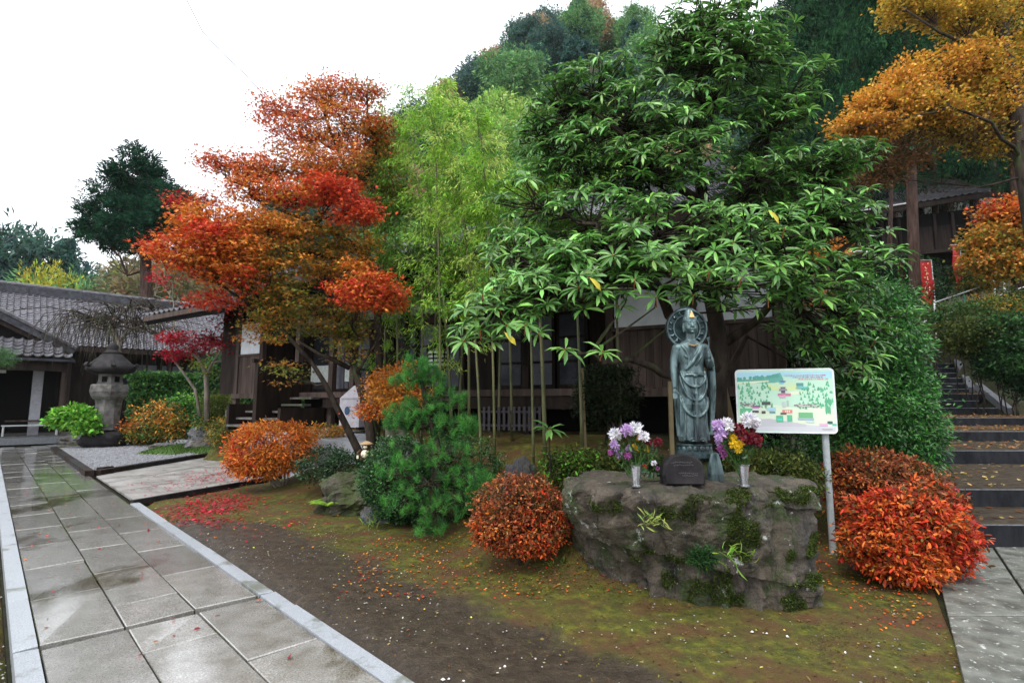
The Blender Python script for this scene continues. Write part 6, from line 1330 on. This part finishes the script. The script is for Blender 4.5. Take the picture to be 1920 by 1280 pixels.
def far_tree(x, y, h, w_, kind, label, group='trees on the wooded hill', zoff=0):
    k = len(bpy.data.objects); nm = {'blue-green conifer': 'conifer_tree', 'pale green bamboo clump': 'bamboo_clump'}.get(kind, 'forest_tree')
    T = thing(nm, label, 'tree', (x, y, Hs(x, y) - .3 + zoff), group); rz = (k * 2.4) % 6.28
    for n_, me in (('crown', FC[kind][k % 2]), ('trunk', ftm)):
        o = link(n_, me, T); o.scale = (w_, w_, h); o.rotation_euler = (0, 0, rz)
def hill_trees():
    r = np.random.default_rng(401); n = 0; cells = []
    for Y in (44, 50, 57, 63, 69, 75, 81, 88):
        step = 4.4 + (Y - 44) * .04
        for X in np.arange(-62, 62, step):
            x, y = X + r.normal(0, 1.2), Y + r.normal(0, 1.8); px = 960 + x / y * 1000
            if px < -80 or px > 1560 or (Y < 60 and px < 640): continue
            if Hs(x, y) < 1: continue
            t = r.random(); u = (px - 700) / 500; py = 757 - (Hs(x, y) + 6 - 1.6) / y * 1000
            if px < 120: kd = 'dark evergreen' if t < .7 else 'blue-green conifer'; w_ = 9
            elif px < 420: kd = ['olive brown broadleaf', 'olive brown broadleaf', 'mid green broadleaf', 'olive brown broadleaf'][int(t * 4)]
            elif Y <= 57 and px < 1200: kd = 'pale green bamboo clump' if t < .72 else 'mid green broadleaf'
            elif 950 < px < 1120 and Y < 66: kd = 'pale green bamboo clump' if t < .5 else 'dark evergreen'
            elif 860 < px < 1060 and Y >= 70: kd = 'rust brown oak' if t < .4 else 'dark evergreen'
            else: kd = ['dark evergreen', 'blue-green conifer', 'dark evergreen', 'mid green broadleaf', 'rust brown oak'][int(t * 5)]
            h = r.uniform(8, 12) * (.9 if px < 700 else 1); w_ = r.uniform(7, 9.5) if kd != 'blue-green conifer' else r.uniform(9, 12)
            far_tree(x, y, h, w_, kd, '%s %s, %s' % (kd, 'on the crest of the wooded hill' if Y > 78 else 'high on the wooded hill' if Y > 60 else 'on the lower slope of the wooded hill', 'above the temple wing roof' if px < 420 else 'above the maple crown' if px < 760 else 'above the bamboo crowns' if px < 1000 else 'behind the rhododendron top'), 'trees on the wooded hill'); n += 1
    return n
hill_trees()
for k, (px, Y) in enumerate(((955, 58), (985, 62), (930, 64), (960, 70))):
    far_tree(at(px, 600, Y)[0], Y, 12, 10, 'pale green bamboo clump' if k < 3 else 'mid green broadleaf', 'pale feathery clump in the hollow of the hill just above the bamboo crowns', 'pale clumps in the hill hollow')
# single background trees that stand out
far_tree(at(190, 540, 46)[0], 41, 12.3, 5, 'yellow ginkgo', 'yellow-leaved tree just above the long temple roof ridge', None)
far_tree(at(50, 540, 52)[0], 52, 16.5, 13, 'dark evergreen', 'tallest rounded blue-green tree at the far edge beyond the temple roof', None)
far_tree(at(-10, 540, 50)[0], 50, 14, 10, 'dark evergreen', 'dark evergreen cut by the picture edge above the temple roof'.replace('cut by the picture edge', 'standing outermost'), None)
far_tree(at(120, 540, 54)[0], 54, 15, 9, 'blue-green conifer', 'spiky conifer top between the rounded tree and the olive trees', None)
far_tree(at(255, 540, 42)[0], 42, 12.8, 11, 'olive brown broadleaf', 'hazy olive brown tree behind the trunk of the dark cypress', None)
far_tree(at(340, 540, 42)[0], 42, 12.6, 11, 'olive brown broadleaf', 'hazy brown tree between the cypress trunk and the orange maple', None)
far_tree(at(150, 540, 43)[0], 43, 12, 10, 'mid green broadleaf', 'soft green tree touching the temple roof ridge beneath the cypress', None)
def cypress():
    r = np.random.default_rng(411); Y = 35; T = thing('cypress_tree', 'lone dark green cypress with broad uneven crown above the temple roof', 'tree', at(275, 620, Y))
    A = lambda x, y: at(x, y, Y); t = [A(275, 640), A(274, 520), A(272, 440), A(266, 360), A(262, 290)]; mb = MB(); mb.tube(t, [.4, .34, .28, .18, .05], 8)
    B = []
    for x, y, a, b in ((262, 300, 22, 26), (235, 330, 34, 22), (285, 330, 36, 22), (220, 365, 48, 22), (300, 370, 52, 26), (200, 400, 48, 20), (265, 395, 60, 26), (325, 400, 40, 24), (185, 430, 42, 18), (250, 430, 60, 24), (320, 430, 46, 20), (205, 455, 48, 14), (275, 462, 40, 18), (335, 370, 26, 20)): B.append(blob(x, y, Y + r.normal(0, .8), a, b, [(.012, .05, .028), (.02, .075, .035), (.01, .035, .02)], int(a * b / 34), rd=1.6))
    P, cl, C, Bi = crown(r, B, 46, .24, .55, .3); branches(mb, r, t[1:], B, C, Bi, .1, .03, 4); mb.build('trunk', BARKR, T)
    n = len(P); leaves('foliage', FARLEAF, T, P, nz(P - C[cl]) + r.normal(0, .4, (n, 3)) + (0, 0, .3), r.normal(size=(n, 3)) + (0, 0, .8), r.uniform(.26, .5, n), r.uniform(.16, .28, n), pal(r, B[0]['cols'], n, .2), 'clump')
cypress()
# tall cedars closing the view at the right
def cedar_mesh(seed, n=17000):
    r = np.random.default_rng(seed); P, D, ci = [], [], []
    m = 44; nb = n // m
    for k in range(nb):
        z = .22 + .78 * r.random() ** .9; w_ = (.30 * (1.02 - z) ** .6) * r.uniform(.55, 1.05); a = r.uniform(0, 2 * PI); dx, dy = math.cos(a), math.sin(a)
        t = r.random((m, 1)) ** .6; q = np.array([dx, dy, 0]) * w_ * t + (0, 0, z) + np.array([0, 0, -.05]) * t ** 2 + r.normal(0, 1, (m, 3)) * (.018, .018, .009)
        P.append(q); D.append(np.tile((dx * .5, dy * .5, -.75), (m, 1)) + r.normal(0, .35, (m, 3))); ci += [k] * m
    P = np.concatenate(P); D = np.concatenate(D); g = r.random(nb)[np.array(ci)]
    C = pal(r, [(.007, .028, .013), (.012, .045, .018), (.022, .075, .026)], len(P), .2, (g * 3).astype(int)); L = r.uniform(.012, .02, len(P))
    V, F, c = leaf_arrays(P, D, r.normal(size=(len(P), 3)), L, L * .6, C, 'clump'); return mesh('cedar_crown', V, F, FARLEAF, col=c)
CM = [cedar_mesh(500 + k) for k in range(3)]
cm = MB().tube([(0, 0, -.02), (0, 0, .3), (.003, 0, .7), (0, 0, .98)], [.0165, .0135, .009, .002], 10); cm = mesh('cedar_trunk', cm.v, cm.f, BARKR)
CED = [(1530, 44, 26, 22), (1480, 52, 24, 22), (1600, 40, 27, 22), (1560, 36, 22, 17), (1660, 46, 28, 24), (1720, 42, 27, 22), (1790, 45, 30, 24), (1850, 41, 29, 22), (1920, 44, 30, 24), (1990, 40, 28, 22), (1640, 34.5, 25, 16), (1745, 48, 26, 18), (1893, 37, 27, 18), (1440, 58, 22, 20), (2080, 42, 30, 24), (1690, 56, 30, 30), (1800, 58, 30, 30), (1900, 60, 30, 30), (2000, 58, 30, 30), (1580, 58, 30, 28)]
LC = ['cedar at the skyline end of the dark grove beside the rhododendron top', 'rear cedar peeping over the rhododendron crown', 'cedar with hanging boughs above the hillside hall roof ridge', 'nearest cedar behind the rhododendron crown', 'cedar above the left end of the hillside hall', 'cedar behind the middle of the hillside hall', 'cedar behind the golden tree boughs', 'cedar behind the golden tree trunk', 'cedar at the outer edge behind the golden tree', 'outermost cedar past the golden tree']
for i, (px, Y, h, w_) in enumerate(CED):
    x = at(px, 600, Y)[0]; lab = ('dark tall ' + LC[i]).replace('left end', 'open gable end') if i < len(LC) else 'dark tall cedar deep inside the grove behind the hillside hall' if i < 15 else 'rearmost tall cedar forming the dark backdrop of the grove'
    T = thing('cedar_tree', lab, 'tree', (x, Y, Hs(x, Y) - .5), 'cedars of the hillside grove')
    for n_, me in (('crown', CM[i % 3]), ('trunk', cm)):
        o = link(n_, me, T); o.scale = (w_, w_, h); o.rotation_euler = (0, 0, i * 1.7)
    if i in (11,): pass
# bare lower trunks in front of the upper hall
for px0, pb, px1, Y, rr_, lab in ((1704, 520, 1690, 24, .25, 'thick reddish cedar trunk standing before the hillside hall'), (1745, 380, 1742, 38, .22, 'slim straight trunk rising behind the hillside hall roof'), (1893, 400, 1885, 29, .26, 'straight grey trunk beside the rust orange maple'), (1640, 470, 1672, 27, .14, 'thin leaning trunk by the open end of the hillside hall')):
    a = at(px0, pb, Y); a[2] = min(a[2], Hs(a[0], a[1])); tp_ = -160 if Y < 26 or Y > 28 and px0 != 1640 else 300
    b = at(px1, tp_, Y) if px0 != 1640 else at(1672, 350, 27)
    T = thing('cedar_tree', lab, 'tree', a); mb = MB().tube([a, lerp(a, b, .3), lerp(a, b, .7), b], [rr_, rr_ * .9, rr_ * .8, rr_ * .55], 12); mb.build('trunk', BARKR, T, smooth=True)
    r = np.random.default_rng(int(px0)); br = MB()
    if px0 != 1640:
        L = b[2] - a[2]; mid = lerp(a, b, .93); o = link('crown', CM[int(px0) % 3], T); o.scale = (15, 15, 22); o.location = (0, 0, at(px0, 290, Y)[2] - a[2] - 4.8)
def golden():
    r = np.random.default_rng(421); Y = 15; A = lambda x, y, d=0: at(x, y, Y + d); b0 = A(1960, 640); b0[2] = Hs(b0[0], b0[1]) - .2
    T = thing('golden_tree', 'leaning tree with golden orange autumn leaves reaching over the hillside hall', 'tree', b0)
    t1 = [b0, A(1945, 480), A(1922, 330), A(1898, 180), A(1878, 60), A(1862, -60), A(1850, -200)]; mb = MB(); mb.tube(t1, [.27, .24, .21, .2, .18, .15, .1], 12)
    t2 = [A(1915, 300), A(1860, 230, -.5), A(1780, 200, -.8), A(1700, 220, -1), A(1620, 240, -1)]; mb.tube(np.concatenate([wig(r, a_, b_, 4, .06)[:-1] for a_, b_ in zip(t2[:-1], t2[1:])] + [t2[-1:]]), np.linspace(.055, .01, 13), 7)
    t3 = [A(1890, 150), A(1830, 90, -.4), A(1760, 60, -.6), A(1700, 20, -.8)]; mb.tube(t3, [.08, .06, .04, .02], 7); t4 = [A(1910, 290, .2), A(1850, 270, .6), A(1780, 260, .8), A(1700, 290, .9)]; mb.tube(np.concatenate([wig(r, a_, b_, 4, .06)[:-1] for a_, b_ in zip(t4[:-1], t4[1:])] + [t4[-1:]]), np.linspace(.035, .008, 10), 6)
    mb.build('trunk', BARK, T, smooth=True)
    GO = [(.62, .32, .04), (.7, .38, .05), (.52, .24, .04), (.6, .26, .05)]; GY = [(.5, .32, .04), (.34, .25, .04), (.56, .36, .05)]; DB_ = [(.16, .08, .03), (.1, .06, .03), (.24, .12, .04)]
    B = [blob(1760, 130, Y, 80, 40, GO, 66), blob(1700, 170, Y - .3, 66, 36, GO, 54), blob(1650, 200, Y - .5, 60, 30, GO, 50), blob(1730, 205, Y - .3, 80, 34, GO + GY, 64), blob(1600, 235, Y - .6, 44, 12, GO, 26), blob(1640, 240, Y - .5, 56, 16, GO, 30), blob(1830, 120, Y, 66, 50, GY + GO, 64), blob(1830, 190, Y + .2, 66, 44, GY + GO, 56),
         blob(1730, 20, Y - .3, 70, 26, GY, 40), blob(1810, 30, Y, 80, 40, GY, 60), blob(1900, 60, Y + .3, 60, 70, GY, 60), blob(1690, 5, Y - .2, 40, 12, GY, 16), blob(1900, 170, Y + .3, 50, 60, GY + GO, 44), blob(1780, 240, Y + .3, 80, 24, GY + DB_, 36), blob(1860, 260, Y + .4, 60, 30, GY + DB_, 36), blob(1930, 270, Y + .4, 40, 40, GY + DB_, 24),
         blob(1690, 290, Y + .8, 70, 30, DB_, 36), blob(1640, 330, Y + .9, 50, 30, DB_, 24), blob(1960, -40, Y, 80, 60, GY, 30), blob(1800, -50, Y, 120, 40, GY, 40)]
    P, cl, C, Bi = crown(r, B, 50, .19, .42, .4); br = MB(); branches(br, r, t1[2:] + t2 + t3 + t4, B, C, Bi, .035, .01, 4); br.build('branches', BARK, T)
    cols = np.empty((len(P), 3)); pick = r.random(len(C))
    for i, b in enumerate(B):
        m = np.isin(cl, np.where(Bi == i)[0]); cs = b['cols']; k = (pick[cl[m]] * len(cs)).astype(int); cols[m] = pal(r, cs, m.sum(), .22, np.where(r.random(m.sum()) < .6, k, r.integers(0, len(cs), m.sum())))
    n = len(P); leaves('foliage', LEAF, T, P, nz(P - C[cl]) + r.normal(0, .5, (n, 3)), r.normal(0, .5, (n, 3)) + (0, 0, 1), r.uniform(.075, .13, n), r.uniform(.06, .09, n), cols, 'rhomb')
golden()
generic_tree('japanese_maple', 'rust orange maple with fine branches at the end of the hillside rail', 'tree', [[at(1905, 600, 22), at(1900, 500, 22), at(1890, 440, 22)]], [[.12, .1, .06]],
    [blob(1890, 400, 22, 46, 26, HOT + BO, 60), blob(1860, 450, 22, 50, 24, BO + OL, 50), blob(1920, 450, 22, 36, 40, HOT + BO, 60), blob(1850, 490, 22, 36, 20, OL + BO, 30), blob(1900, 500, 21.8, 46, 24, BO + OL, 40), blob(1955, 420, 22, 40, 60, BO, 50)], 50, .26, .15, .13, 'maple', LEAF, BARK, 431)
# shrubs on the slope right of the steps
SB = [(1800, 590, 20, 52, 24, moc + MG, 'clipped olive shrub just below the banner poles'), (1860, 580, 21, 50, 24, moc + OL, 'olive shrub mound under the handrail'), (1830, 625, 18.5, 66, 30, moc, 'broad yellowish green shrub above the middle steps'), (1895, 640, 17.8, 50, 56, DG + MG, 'large dark green shrub at the outer side of the steps'), (1878, 672, 18.3, 42, 30, DG, 'dark glossy shrub overhanging the short flight of steps'), (1935, 705, 17.6, 34, 34, DG, 'low dark shrub beneath the large dark green one'),
      (1770, 520, 26, 50, 20, DG, 'dark shrub row in front of the hillside hall veranda'), (1680, 500, 26, 60, 22, DG, 'dark shrub hedge at the foot of the thick reddish trunk'), (1830, 520, 25, 40, 26, OL + moc, 'brownish green shrub behind the folded banner'), (1905, 560, 21.5, 40, 18, moc, 'small olive shrub at the end of the rail'), (1740, 545, 24.5, 40, 20, DG, 'dark shrub behind the wide red banner')]
for i, (x, y, Y, a, b, cs, lab) in enumerate(SB):
    c = at(x, y + b, Y); g = Hs(c[0], c[1]); c[2] = min(c[2], g)
    bush('shrub', lab, 'bush', [blob(x, y, Y, a, b, cs, int(a * b / 13), rd=a * mpp(Y) * .8), blob(x, y + b * .7, Y, a * .9, b * .6, cs, int(a * b / 26))], 26, .16, .13, .07, 'leaf6', LEAF, 440 + i, c, 3, group='shrubs on the hillside', shell=.7)
# pine bough entering over the porch roof
bush('pine_tree', 'bright green pine bough in front of the porch roof at the far end', 'tree', [blob(-10, 668, 14, 40, 14, MG, 30), blob(-40, 660, 14, 40, 16, MG, 30)], 60, .1, .12, .01, 'tri', NEEDLE, 470, at(-90, 900, 14), 2)
# ---- ferns, narcissus blades on the rock, small plants
def fern(px, py, Y, n, l, seed, label, cols=((.25, .42, .05), (.18, .34, .04))):
    r = np.random.default_rng(seed); c = at(px, py, Y); T = thing('fern', label, 'fern', c)
    for k in range(n):
        a = r.uniform(0, 2 * PI); d = np.array([math.cos(a), math.sin(a) * .6, 0]); t = np.linspace(0, 1, 16)[:, None]; p = c + d * l * t + np.array([0, 0, 1]) * (l * .9 * t - l * .75 * t ** 2)
        Pp = np.repeat(p[2:], 2, 0); sd_ = np.array([-d[1], d[0], 0]); D = np.tile(np.array([sd_, -sd_]), (14, 1)) + d * .4 + (0, 0, -.15); L = np.repeat(l * .3 * np.sin(PI * np.linspace(.2, 1, 14)) + .008, 2)
        leaves('frond', LEAF, T, Pp, D, np.tile((0, 0, 1.), (28, 1)) + r.normal(0, .2, (28, 3)), L, L * .28, pal(r, cols, 28, .12), 'leaf6')
fern(622, 950, 8.0, 7, .36, 1, 'bright yellow-green fern arching beside the mossy rock'); fern(640, 938, 8.2, 4, .22, 4, 'smaller fern behind the bright arching one', ((.1, .2, .03), (.14, .26, .04)))
def blades(px, py, Y, n, l, seed, label, cols, name='grass_tuft', w_=.012, dr=(0, -.5, .2)):
    r = np.random.default_rng(seed); c = at(px, py, Y); T = thing(name, label, 'plant', c); P = c + r.normal(0, 1, (n, 3)) * (l * .5, .02, l * .3)
    leaves('blades', LEAF, T, P, r.normal(0, .7, (n, 3)) + dr, r.normal(size=(n, 3)), l * r.uniform(.5, 1.1, n), w_, pal(r, cols, n, .2), 'long')
blades(1318, 1045, 4.24, 420, .1, 2, 'dark green fern-like tuft growing on the front face of the boulder', [(.015, .055, .014), (.03, .09, .02)], w_=.008)
blades(1370, 1040, 4.22, 26, .13, 3, 'bright grassy blades sprouting beside the dark tuft on the boulder', [(.2, .35, .05)], dr=(.5, -.4, .3))
blades(1225, 975, 4.2, 40, .1, 5, 'small yellow-green sprig in a crack of the boulder face', [(.2, .28, .06), (.3, .34, .1)])
blades(700, 985, 7.1, 16, .16, 6, 'few bright upright blades at the foot of the mossy rock', [(.2, .36, .06)], 'grass_tuft', .02, (0, 0, 1.2))
blades(1055, 1060, 5.2, 26, .14, 7, 'thin pale blades between the copper ball azalea and the boulder', [(.12, .2, .05), (.2, .3, .08)], dr=(0, -.3, .8))
# ---- what nobody could count: fallen leaves, litter, pebbles, moss
def scatter(name, n, fn, L, Wd, cols, seed, shape='leaf6', lift=.012, par=None):
    r = np.random.default_rng(seed); P = fn(r, n); n = len(P)
    o = leaves(name, LEAF, par, P + (0, 0, lift), r.normal(size=(n, 3)) * (1, 1, .18), r.normal(0, .22, (n, 3)) + (0, 0, 1), L * r.uniform(.6, 1.2, n), Wd * r.uniform(.6, 1.2, n), pal(r, cols, n, .25), shape); tag(o, kind='stuff'); return o
def pxarea(cx, cy, sx, sy, zf=None, rot=0.0, z=0.0):
    def f(r, n):
        a = r.normal(size=(n, 2)); x = cx + a[:, 0] * sx + a[:, 1] * rot * sx; y = cy + a[:, 1] * sy + a[:, 0] * rot * sy; P = np.array([gnd(q, max(w_, 800)) for q, w_ in zip(x, y)])
        P[:, 2] = (H(P[:, 0], P[:, 1]) if zf is None else zf); return P
    return f
scatter('fallen_crimson_leaves', 1300, pxarea(400, 948, 46, 18, rot=-.2), .07, .075, CRIM + [(.55, .03, .08)], 601, 'maple')
scatter('fallen_crimson_leaves', 600, pxarea(410, 898, 60, 12, .04, -.4), .07, .07, CRIM + [(.55, .03, .08), (.4, .1, .12)], 602, 'maple')
scatter('fallen_crimson_leaves', 260, pxarea(520, 965, 130, 26), .06, .06, CRIM + BO, 603, 'maple')
def area(x0, x1, y0, y1, z=None, dens=None):
    def f(r, n):
        P = np.stack([r.uniform(x0, x1, n), r.uniform(y0, y1, n), np.zeros(n)], -1); u, v = uvp(P[:, 0], P[:, 1])
        P = P[(v > 1.92) & ((u < 10.5) | (v > (u - 10.5) * 2.3 + 1.9))] if z is None else P
        P[:, 2] = H(P[:, 0], P[:, 1]) if z is None else z
        if dens is not None: P = P[r.random(len(P)) < dens(P)]
        return P
    return f
gard = lambda P: ((P[:, 0] < 2.6 + (P[:, 1] - 3.2) * .58) * 1.0)
mossd = lambda P: gard(P) * ss(2.3, 3.3, uvp(P[:, 0], P[:, 1])[1] + ss(7.5, 9.5, uvp(P[:, 0], P[:, 1])[0]) * 1.2) * np.array([max(0, min(1, .5 + 2.2 * mn.noise(Vector((p[0] * 1.4, p[1] * 1.4, 3))))) for p in P])
scatter('moss_tufts', 90000, area(-5, 4.2, 3.0, 9.5, None, mossd), .024, .009, [(.07, .085, .01), (.14, .15, .016), (.04, .05, .008), (.09, .05, .012)], 604, 'tri', .0)
bpy.data.objects['moss_tufts'].data.update()
scatter('leaf_litter', 5200, area(-5, 4.2, 3.0, 9.5, None, lambda P: gard(P) * (.25 + .75 * ss(2.2, 3.5, uvp(P[:, 0], P[:, 1])[1]))), .03, .016, [(.11, .05, .02), (.15, .08, .03), (.06, .03, .02), (.2, .14, .04)], 605)
scatter('leaf_litter', 1500, area(-1.6, 1.2, 4.6, 6.6, None, gard), .03, .02, HR_ + BO + CO, 606)
scatter('leaf_litter', 1500, area(2.6, 4.2, 4.0, 6.4, None, gard), .03, .02, HR_ + BO + CO, 607)
scatter('pale_leaf_flecks', 420, area(-4, 3.8, 3.0, 7.5, None, gard), .022, .014, [(.6, .55, .4), (.5, .5, .42), (.55, .5, .12)], 608)
scatter('fallen_yellow_leaves', 260, area(5.2, 10.5, 7.3, 10.2, .492), .085, .05, [(.4, .25, .08), (.3, .2, .05), (.5, .35, .12), (.2, .1, .04)], 610)
bpy.data.objects['fallen_yellow_leaves'].location.z = 0
for i, (x0, x1, y0, y1, z) in enumerate(((5.2, 9.5, 6.3, 7.1, .272), (7.4, 13.5, 10.4, 12.6, .737), (9.3, 16, 12.9, 15.8, .967), (10.8, 20, 16, 19.1, 1.202), (13, 17.4, 19.3, 23, 1.99), (17.9, 23, 18, 23, None))):
    scatter('fallen_yellow_leaves', (40, 450, 900, 1300, 350, 1500)[i], area(x0, x1, y0, y1, z) if z else (lambda r, n: (lambda P: np.column_stack([P, H(P[:, 0], P[:, 1])]))(np.column_stack([r.uniform(17.9, 23, n), r.uniform(17, 24, n)]))), .1, .06, [(.26, .13, .05), (.2, .11, .04), (.36, .22, .07), (.16, .07, .04)], 620 + i)
scatter('fallen_leaves_on_paving', 46, lambda r, n: np.array([W(r.uniform(3.4, 14), r.uniform(.4, 1.7), .03) for _ in range(n)]), .05, .03, [(.25, .08, .03), (.3, .12, .06), (.4, .03, .04)], 630)
def pebbles(n, fn, s0, s1, seed, mat, name='pebbles'):
    r = np.random.default_rng(seed); P = fn(r, n); b = np.array([(1, 0, 0), (0, 1, 0), (-1, 0, 0), (0, -1, 0), (0, 0, .7), (0, 0, -.5)]); f = np.array([(0, 1, 4), (1, 2, 4), (2, 3, 4), (3, 0, 4), (1, 0, 5), (2, 1, 5), (3, 2, 5), (0, 3, 5)])
    s_ = r.uniform(s0, s1, (len(P), 1, 1)) * r.uniform(.6, 1.3, (len(P), 1, 3)); a = r.uniform(0, 6.28, len(P)); R = np.stack([np.stack([np.cos(a), -np.sin(a)], -1), np.stack([np.sin(a), np.cos(a)], -1)], 1)
    V = b[None] * s_; V[..., :2] = np.einsum('nij,nkj->nki', R, V[..., :2]); V = V + P[:, None] + (0, 0, s0 * .4)
    tag(obj(name, V.reshape(-1, 3), (f[None] + (np.arange(len(P)) * 6)[:, None, None]).reshape(-1, 3), mat), kind='stuff')
pebbles(1500, area(-4, 3.6, 2.9, 7.5, None, gard), .004, .011, 640, pmat('pale_pebble', (.08, .075, .07), (.38, .36, .34), 8, .5))
pebbles(14, area(-.5, 2.6, 3.1, 4.0, None, gard), .007, .014, 641, flat('white_pebble', (.7, .68, .66)))
pebbles(6000, lambda r, n: (lambda q: np.column_stack([q, np.full(len(q), .078)]))(np.array([lerp(lerp((-9.4, 12.3), (-9.3, 18.0), a), lerp((-15.5, 18.7), (-15.3, 22.5), a), b) for a, b in r.random((n, 2))])), .012, .026, 642, pmat('gravel_stone', (.15, .15, .16), (.36, .36, .385), 8, .6), 'gravel')
pebbles(2200, lambda r, n: np.array([W(r.uniform(1.5, 9), r.uniform(-.9, .21), .0) for _ in range(n)]) , .005, .014, 643, pmat('pebble_edge', (.1, .1, .09), (.4, .4, .38), 8, .6), 'edge_gravel')
# ---- haze
def haze():
    m = bpy.data.materials.new('haze_air'); m.use_nodes = True; t = m.node_tree; t.nodes.clear(); o = t.nodes.new('ShaderNodeOutputMaterial'); v = t.nodes.new('ShaderNodeVolumePrincipled')
    v.inputs['Color'].default_value = (.85, .93, 1, 1); v.inputs['Density'].default_value = .00014; t.links.new(v.outputs[0], o.inputs['Volume'])
    mb = MB().box((0, 110, 38.5), (460, 320, 81)); tag(mb.build('haze', m), kind='stuff')
haze()

STAKE = flat('tan_timber', (.16, .12, .06), .7)
for (x0, y0, x1, y1, Y, w_, lab) in ((1262, 905, 1256, 715, 6.1, .045, 'weathered tan stake standing just behind the bronze figure'), (1392, 830, 1352, 716, 6.6, .11, 'leaning tan board behind the statue under the rhododendron'), (1322, 820, 1318, 690, 6.4, .035, 'thin tan pole close behind the bronze figure shoulder'), (1098, 815, 1092, 690, 8.0, .03, 'thin dry stake by the dark shade shrub')):
    a = at(x0, y0, Y); a[2] = min(a[2], Hs(a[0], a[1]) - .05); b = at(x1, y1, Y + .1)
    tag(MB().bar(a, b, w_, .035, up=(0, 1, .1)).build('timber_stake', STAKE, at0=a), lab, 'stake')

def joint_pts(r, n):
    v = np.array([.365, .83, 1.27, 1.728])[r.integers(0, 4, n)] + r.normal(0, .006, n); u = r.uniform(2.8, 16, n); k = np.array([mn.noise(Vector((a * 1.3, b * 9, 0))) for a, b in zip(u, v)]) > .05
    return np.array([W(a, b, .0) for a, b in zip(u[k], v[k])])
def joint_moss():
    r = np.random.default_rng(700); P = joint_pts(r, 14000); n = len(P)
    tag(leaves('joint_moss', LEAF, None, P, r.normal(0, .4, (n, 3)) + (0, 0, 1), r.normal(size=(n, 3)), r.uniform(.02, .042, n), .006, pal(r, [(.05, .08, .012), (.1, .13, .02), (.06, .05, .02)], n), 'tri'), kind='stuff')
joint_moss()
